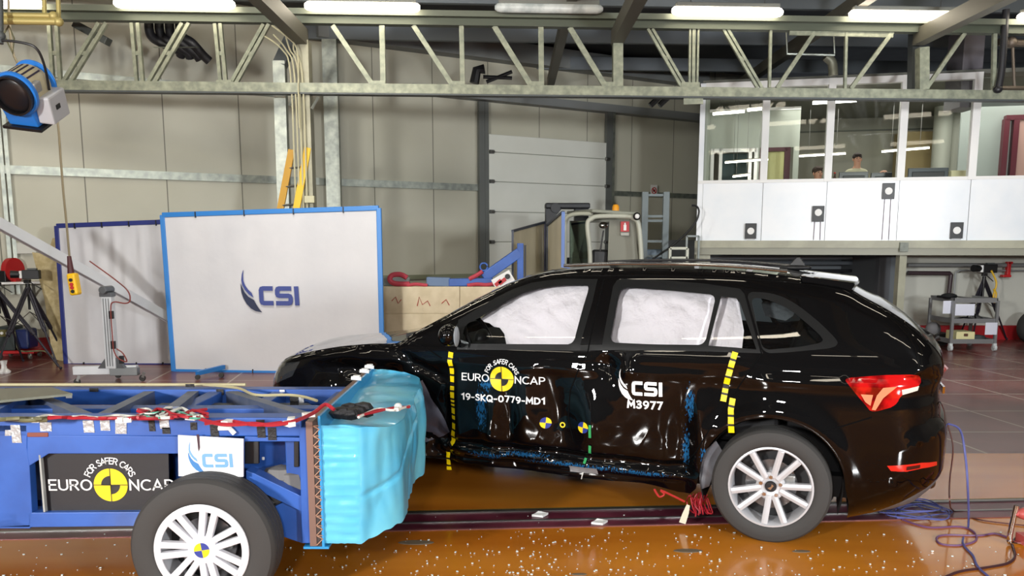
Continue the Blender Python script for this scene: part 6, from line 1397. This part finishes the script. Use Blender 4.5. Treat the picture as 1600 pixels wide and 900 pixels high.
# tail light: reverse lens, red core, and window reflections painted as pale patches
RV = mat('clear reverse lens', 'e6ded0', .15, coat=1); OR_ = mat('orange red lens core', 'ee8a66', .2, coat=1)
def decal(P, nm, m, h=.004, par=None):
    P = SPX(P); D = densify(P, .02); M = MB(); n = len(D); inner = [(x_, z_) for x_, z_ in D]; cx_, cz_ = sum(p[0] for p in D)/n, sum(p[1] for p in D)/n
    rings = [[(lerp(x_, cx_, s_), lerp(z_, cz_, s_)) for x_, z_ in D] for s_ in (0, .33, .66)]; vs = [on(*p, h) for R_ in rings for p in R_]+[on(cx_, cz_, h)]
    fs = [(r_*n+i, r_*n+(i+1) % n, (r_+1)*n+(i+1) % n, (r_+1)*n+i) for r_ in range(2) for i in range(n)]+[(2*n+i, 2*n+(i+1) % n, 3*n) for i in range(n)]
    M.add(vs, fs); return M.build(nm, m, par or car, fixn=False, smooth=True)
tl = near_parts.get('tail_light', car)
decal([(1409, 609), (1436, 603), (1434, 610), (1410, 617)], 'reverse_lens', RV, par=tl)
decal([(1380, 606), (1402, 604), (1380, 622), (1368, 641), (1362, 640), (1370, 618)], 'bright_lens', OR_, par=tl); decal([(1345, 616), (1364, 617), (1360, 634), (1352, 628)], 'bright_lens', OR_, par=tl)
decal([(1345, 592), (1372, 592), (1370, 598), (1350, 598)], 'bright_lens', mat('deep red lens core', 'a80c10', .15, coat=1), par=tl)
decal([(1417, 729), (1438, 726), (1437, 731), (1416, 735)], 'reflector_gap', mat('dark red strip', '3a080c', .3, coat=1), par=near_parts.get('reflector', car))
M = MB(); M.add([(.73, -.60, .945), (.80, -.45, .955), (.865, -.25, .95), (.875, -.25, .905), (.80, -.5, .885), (.74, -.62, .90), (.835, -.45, .93), (.89, -.22, .925)], [(0, 1, 6, 5), (1, 2, 7, 6), (5, 6, 4), (6, 7, 3, 4)]); M.build('tailgate_lamp', TAILM, car, smooth=True, ang=20)
M = MB()
for k in range(5): M.box((.872, -.02-.05*k, .80), (.012, .035, .04))
M.build('chrome_badge', CHROME, car)
M = MB(); M.ball((.865, 0, .86), (.02, .05, .05), 14); M.build('emblem', CHROME, car, smooth=True)
# spoiler
def sp_(a, b, z): return (a, b, z)
M = MB(); sec = [(.08, 1.452), (.22, 1.437), (.385, 1.418), (.392, 1.405), (.375, 1.378), (.325, 1.345), (.25, 1.36), (.10, 1.40)]; vs = []; KB = 16
for k in range(KB+1):
    b = -.585+1.17*k/KB; e_ = 1-.10*(abs(b)/.585)**4
    for a, z_ in sec: vs.append((a*e_+.0, b, z_+.012*(1-(b/.6)**2)))
n = len(sec); M.add(vs, [(k*n+i, (k+1)*n+i, (k+1)*n+(i+1) % n, k*n+(i+1) % n) for k in range(KB) for i in range(n)]+[tuple(range(n)), tuple(KB*n+i for i in range(n))[::-1]]); M.build('spoiler', PAINT, car, smooth=True, ang=50)
M = MB(); M.prism([(-.02, -.01, 1.485), (.10, -.01, 1.478), (.055, -.01, 1.545), (.035, -.01, 1.548)], (0, .02, 0)); M.ball((.03, 0, 1.482), (.10, .03, .018), 12); M.build('roof_antenna', BLK, car, bevel=.004)
M = MB(); M.tube([(.80, -.02, 1.06), (.855, -.02, 1.085)], .022, 10); M.tube([(.84, -.02, 1.08), (.70, -.35, 1.17)], .007, 6); M.build('rear_wiper', BLK, car, smooth=True)
M = MB(); M.tube([(.78, -.2, .26), (.84, -.28, .255)], .03, 12); M.build('exhaust_tip', CHROME, car, smooth=True)
for s_ in (-1, 1):
    M = MB(); M.tube(curve_pts([(-1.3, s_*.57, 1.497), (-.9, s_*.575, 1.512), (-.4, s_*.575, 1.508), (.0, s_*.57, 1.478)], 6), .010, 8); M.build('roof_rail', mat('dark roof rail', '8a8c8e', .15, .9), car, smooth=True)
# door mirror
a0, z0 = cloc(699, 524, -1.0)
M = MB(); M.ball((a0, -.98, z0), (.06, .085, .066), 20, Matrix.Rotation(.25, 3, 'Y')); M.tube([(a0+.03, -.92, z0-.05), (a0+.03, -.80, z0-.08)], .025, 8); mh = M.build('mirror_housing', PAINT, car, smooth=True)
M = MB(); M.ball((a0+.055, -.99, z0-.006), (.010, .04, .062), 18); M.build('mirror_rim', mat('pale mirror rim', '9aa0a6', .25, .3), mh, smooth=True)
aa = SPX([(714, 540), (712, 520), (717, 508)]); 
decal([(696, 541), (700, 520), (716, 505), (716, 541)], 'mirror_triangle', TRIM, .003)
# wipers and cowl at the windscreen foot
M = MB(); M.tube([(-2.30, -.55, 1.055), (-2.0, -.05, 1.215)], .008, 6); M.tube([(-2.31, .05, 1.075), (-2.05, .5, 1.17)], .008, 6); M.box((-2.32, 0, 1.03), (.10, 1.2, .03)); M.build('wiper', BLK, car)
# curtain airbags
AIR = mat('white airbag cloth', 'ece6ee', .8, bump=(12, .8, .03))
def patch(P, inset, bul, seed, nm='airbag'):
    L_ = densify(P, .03); pp = list(L_); ed = [(i, (i+1) % len(L_)) for i in range(len(L_))]
    a0_, a1_ = min(p[0] for p in P), max(p[0] for p in P); z0_, z1_ = min(p[1] for p in P), max(p[1] for p in P); a = a0_
    while a < a1_:
        z = z0_
        while z < z1_:
            if inpoly((a, z), P) and min(math.hypot(a-q[0], z-q[1]) for q in L_) > .009: pp.append((a, z))
            z += .018
        a += .018
    r_ = delaunay_2d_cdt([Vector(p) for p in pp], ed, [], 0, 1e-5); vs = []
    for v in r_[0]:
        a, z = v; d = min(math.hypot(a-q[0], z-q[1]) for q in L_)
        b = Wd(a, z, False)-inset+bul*min(1, (d/.12))**.6*.5+.014*noise.noise(Vector((a*9, z*9, seed)))+.034*abs(noise.noise(Vector((a*5+z*7, z*6-a*5, seed+4))))
        vs.append((a, -b, z))
    fs = [f for f in r_[2] if inpoly((sum(r_[0][i].x for i in f)/3, sum(r_[0][i].y for i in f)/3), P)]
    M = MB(); M.add(vs, fs); return M.build(nm, AIR, car, smooth=True, ang=120, fixn=True)
patch(SPX([(742, 500), (770, 476), (800, 458), (830, 446), (870, 438), (932, 437), (905, 550), (783, 550), (780, 524), (773, 514), (764, 513), (756, 507), (748, 505)]), .10, .06, 1)
patch(SPX([(945, 550), (960, 440), (1128, 452), (1110, 550)]), .10, .05, 5)
patch(SPX([(1103, 550), (1122, 450), (1142, 458), (1152, 475), (1160, 520), (1157, 550)]), .11, .03, 9)
patch(SPX([(1184, 478), (1200, 476), (1240, 492), (1237, 500), (1225, 508), (1212, 506), (1190, 500)]), .30, .03, 12)
# cabin
CAB_ = mat('charcoal cabin trim', '15161a', .7)
def cbx(a0, a1, b0, b1, z0, z1, nm, m=CAB_, bv=.03): MB().bx((a0, b0, z0), (a1, b1, z1)).build(nm, m, car, bevel=bv)
cbx(-3.15, .55, -.62, .62, .22, .34, 'floor_pan', CAB_, 0)
for s_ in (-1, 1):
    cbx(-1.95, -.42, s_*.74-.02, s_*.74+.02, .30, .97, 'door_lining', CAB_, .01)
    cbx(-1.35, -.95, s_*.38-.24, s_*.38+.24, .5, .66, 'seat_cushion'); 
    M = MB(); M.box((-.93, s_*.38, .88), (.16, .46, .56), Matrix.Rotation(.28, 3, 'Y')); M.build('seat_back', CAB_, car, bevel=.05); cbx(-.88, -.78, s_*.38-.12, s_*.38+.12, 1.2, 1.36, 'headrest')
cbx(-.35, .0, -.66, .66, .5, .66, 'seat_cushion'); M = MB(); M.box((.08, 0, .9), (.16, 1.3, .55), Matrix.Rotation(.3, 3, 'Y')); M.build('seat_back', CAB_, car, bevel=.05)
for b in (-.4, .4): cbx(.15, .24, b-.12, b+.12, 1.16, 1.30, 'headrest')
M = MB(); M.prism([(-2.25, -.78, .98), (-1.85, -.78, 1.0), (-1.78, -.78, .9), (-1.85, -.78, .7), (-2.3, -.78, .7)], (0, 1.56, 0)); M.build('dashboard', CAB_, car, bevel=.02)
a0, z0 = cloc(752, 530, -.4); M = MB(); Q = Matrix.Translation((a0-.02, -.38, z0+.0))@Matrix.Rotation(math.radians(65), 4, 'Y'); pts_ = [Q@Vector((.18*cos(q*.3), .18*sin(q*.3), 0)) for q in range(22)]; M.tube(pts_, .016, 8); M.ball((a0, -.38, z0), (.05, .08, .07), 12); M.build('steering_wheel', BLK, car, smooth=True)
cbx(-3.2, -2.35, -.55, .55, .3, .84, 'engine_block', CAB_, .05); cbx(.45, .72, -.5, .5, .3, .8, 'boot_lining', CAB_, .05)
M = MB(); M.tube([(.42, -.3, 1.08), (.46, -.3, 1.22)], .006, 5); M.tube([(.50, -.3, 1.08), (.54, -.3, 1.22)], .006, 5); M.build('boot_wires', WHITEW, car)
M = MB(); M.box((.5, -.3, 1.09), (.12, .1, .03)); M.build('boot_red_case', REDP, car); M = MB(); M.box((.38, -.32, 1.09), (.04, .05, .04)); M.build('boot_green_case', mat('green case', '4e9a4a', .5), car)
for ca in (-.03, -2.68):
    for s_ in (-1, 1):
        M = MB(); vs = []; n = 24
        for i in range(n+1):
            t_ = -0.35+(pi+.7)*i/n
            for b in (.86, .50): vs.append((ca+.375*cos(t_), s_*b, .32+.375*sin(t_)))
        M.add(vs, [(2*i, 2*i+1, 2*i+3, 2*i+2) for i in range(n)]); M.build('arch_liner', mat('arch liner felt', '1c1c1e', .9), car, smooth=True, fixn=False)
        MB().lathe([(0, 0), (.37, 0), (.37, .01), (0, .01)], (ca, s_*.52, .33), 'y', 24).build('arch_bulkhead', MATS['arch liner felt'], car)
# torn liner and crumpled grey wing sheet
def crumple(P, h, nm, m, seed, amp=.03):
    P = SPX(P); L_ = densify(P, .03); pp = list(L_); ed = [(i, (i+1) % len(L_)) for i in range(len(L_))]; a0_, a1_ = min(p[0] for p in P), max(p[0] for p in P); z0_, z1_ = min(p[1] for p in P), max(p[1] for p in P); a = a0_
    while a < a1_:
        z = z0_
        while z < z1_:
            if inpoly((a, z), P) and min(math.hypot(a-q[0], z-q[1]) for q in L_) > .009: pp.append((a, z))
            z += .018
        a += .018
    r_ = delaunay_2d_cdt([Vector(p) for p in pp], ed, [], 0, 1e-5)
    vs = [(v.x, -(Wd(v.x, v.y)+h+amp*noise.noise(Vector((v.x*7, v.y*6, seed)))+amp*abs(noise.noise(Vector((v.x*5+v.y*6, v.y*5, seed+2))))), v.y) for v in r_[0]]
    fs = [f for f in r_[2] if inpoly((sum(r_[0][i].x for i in f)/3, sum(r_[0][i].y for i in f)/3), P)]
    M = MB(); M.add(vs, fs); return M.build(nm, m, car, smooth=True, ang=120)
crumple([(652, 600), (662, 593), (676, 620), (697, 650), (708, 672), (695, 680), (668, 690), (655, 690)], .02, 'crumpled_wing_sheet', mat('bruised grey plastic sheet', '4a4852', .3, coat=.4), 3, .05)
crumple([(1090, 715), (1118, 690), (1128, 705), (1118, 730), (1108, 760), (1095, 765)], -.02, 'torn_arch_liner', mat('grey torn liner', '55565c', .5), 6, .03)
# wheels
wheel(car, (-.025, -.80, .317), .317, .205, .222, 'alloy'); wheel(car, (-2.68, -.76, .317), .317, .205, .222, 'alloy', .1); wheel(car, (-.025, .80, .317), .317, .205, .222, 'alloy', pi); wheel(car, (-2.68, .79, .317), .317, .205, .222, 'alloy', pi)
# wires hanging under the sill
rnd = random.Random(4)
a0, z0 = S(1080, 780)
for k in range(9):
    x = 1072+k*3.5; P = [(x+6, 772), (x+2+rnd.uniform(-3, 3), 785), (x+8+rnd.uniform(-4, 4), 797), (x+14, 803+rnd.uniform(-3, 2)), (x+12, 792), (x+8, 776)]
    M = MB(); M.tube(curve_pts([(cloc(px, py, -.78+rnd.uniform(-.03, .03))[0], -.8+rnd.uniform(-.04, .04), max(.02, cloc(px, py, -.8)[1])) for px, py in P], 4), .004, 5); M.build('hanging_wire', REDW, car, smooth=True)
M = MB(); M.tube(curve_pts([(cloc(x, y, -.84)[0], -.84, cloc(x, y, -.84)[1]) for x, y in ((1022, 764), (1030, 776), (1038, 772), (1032, 766), (1050, 774), (1070, 784))], 4), .006, 5); M.build('hanging_wire', mat('red wire', 'b02a28', .5), car, smooth=True)
M = MB(); P = [cloc(x, y, -.83) for x, y in ((1073, 788), (1078, 790), (1076, 803), (1071, 819), (1061, 816), (1066, 803))]; M.prism([(a, -.83, max(.01, z)) for a, z in P], (0, .003, 0)); M.build('paper_tag', mat('cream paper tag', 'cfccb8', .7), car)

# ================================================================ LOOSE FLOOR THINGS
BLC = mat('violet blue cable', '5a60a0', .5); PUC = mat('purple cable', '6e4a70', .5); BRC = mat('brown cable', '5a3028', .5)
def fcable(P, m, label, r=.006, n=6):
    M = MB(); M.tube(curve_pts(P, n), r, 6); o = M.build('floor_cable', m, smooth=True); tag(o, label, 'cable'); return o
rnd = random.Random(9); c0 = G(1430, 803); P = []
for k in range(30):
    an = k*1.25; rr = .19+.10*rnd.uniform(-1, 1); P.append(Vector((c0.x+rr*cos(an)*1.0+.05*sin(k*.5), c0.y+rr*sin(an)*.8, .012+k*.0012)))
fcable(P, BLC, 'violet blue cable coiled in a loose heap on the floor under the rear bumper', .0038)
def air(x, y, Y): return Y_(x, y, Y)
fcable([air(1481, 662, 4.62), air(1500, 672, 4.6), air(1508, 710, 4.55), air(1512, 760, 4.5), G(1513, 822, .01), G(1504, 847, .01), G(1520, 868, .01), G(1530, 888, .01), G(1570, 920, .01)], BLC, 'violet cable hanging from the tailgate and running over the floor to the bottom edge')
fcable([air(1481, 664, 4.62), air(1489, 700, 4.6), air(1484, 750, 4.58), G(1484, 782, .3), G(1490, 798, .01), G(1530, 812, .01), G(1610, 822, .01)], BRC, 'thin brown cable dropping from the tailgate to the track', .004)
fcable([G(x, y, .008) for x, y in ((1410, 812), (1450, 824), (1500, 823), (1522, 832), (1524, 845), (1500, 852), (1470, 850), (1464, 840), (1480, 836), (1530, 837), (1555, 834), (1580, 842))], PUC, 'purple cable looped on the floor between the coil and the chrome bar')
fcable([G(x, y, .008) for x, y in ((1470, 905), (1500, 893), (1540, 887), (1575, 880), (1586, 868), (1582, 850), (1592, 838), (1612, 836))], mat('dark maroon cable', '3c1f24', .5), 'dark maroon cable curving across the bottom right corner', .007)
g = G(1577, 853); t = thing('floor_clamp', 'chrome bent bar with red clamp pieces cut by the right edge', 'clamp', (g.x, g.y, 0))
zt = Y_(1583, 790, g.y).z
M = MB(); M.tube(curve_pts([(g.x+.02, g.y, zt), (g.x+.005, g.y, .12), (g.x, g.y, .04), (g.x+.04, g.y, .016), (g.x+.4, g.y, .016)], 5), .014, 10); M.build('bent_bar', CHROME, t, world=True, smooth=True)
M = MB(); q2_ = Y_(1596, 846, g.y); q = Y_(1596, 800, g.y); M.ball((q.x+.06, g.y, q.z-.01), (.09, .045, .04), 14); M.cyl((g.x+.01, g.y, q.z-.01), (q.x+.1, g.y, q.z-.01), .014); M.cyl((q.x+.1, g.y, q.z-.01), (q2_.x+.1, g.y, .03), .012); q2 = Y_(1596, 846, g.y); M.box((q2.x+.08, g.y, max(.04, q2.z)), (.18, .08, .05)); M.build('red_jaw', mat('faded red clamp', 'b8504c', .4), t, world=True, smooth=True)
for i, (x, y, s_) in enumerate(((844, 809, .05), (937, 821, .05))):
    g = G(x, y); M = MB(); M.add([(g.x-s_, g.y, .012), (g.x+s_*.3, g.y-.02, .012), (g.x+s_, g.y+.03, .02), (g.x-.2*s_, g.y+.04, .03)], [(0, 1, 2, 3)]); M.prism([(g.x-s_, g.y, .008), (g.x+s_*.3, g.y-.02, .008), (g.x+s_, g.y+.03, .01), (g.x-.2*s_, g.y+.04, .012)], (0, 0, .012)); tag(M.build('paper_scrap', WHITE), ['white scrap lying on the purple track between trolley and car', 'pale scrap on the orange floor just below the track'][i], 'scrap')
for i, (x, y, w_) in enumerate(((650, 849, .1), (1252, 863, .05), (1075, 862, .08), (905, 899, .04))):
    g = G(x, y); M = MB(); M.lathe([(0, 0), (w_, 0), (w_*.9, .003), (0, .003)], (0, 0, 0), 'z', 16); M.xf(Matrix.Translation((g.x, g.y, .0045))@Matrix.Diagonal((1, .35, 1, 1))); tag(M.build('floor_stain', mat('grey dirt', '6a5c4a', .7)), ['grey smear on the orange floor below the blue barrier', 'small grey dirt patch below the alloy wheel', 'brown smear on the floor left of the alloy wheel', 'grey patch at the bottom edge in the middle'][i], 'stain')
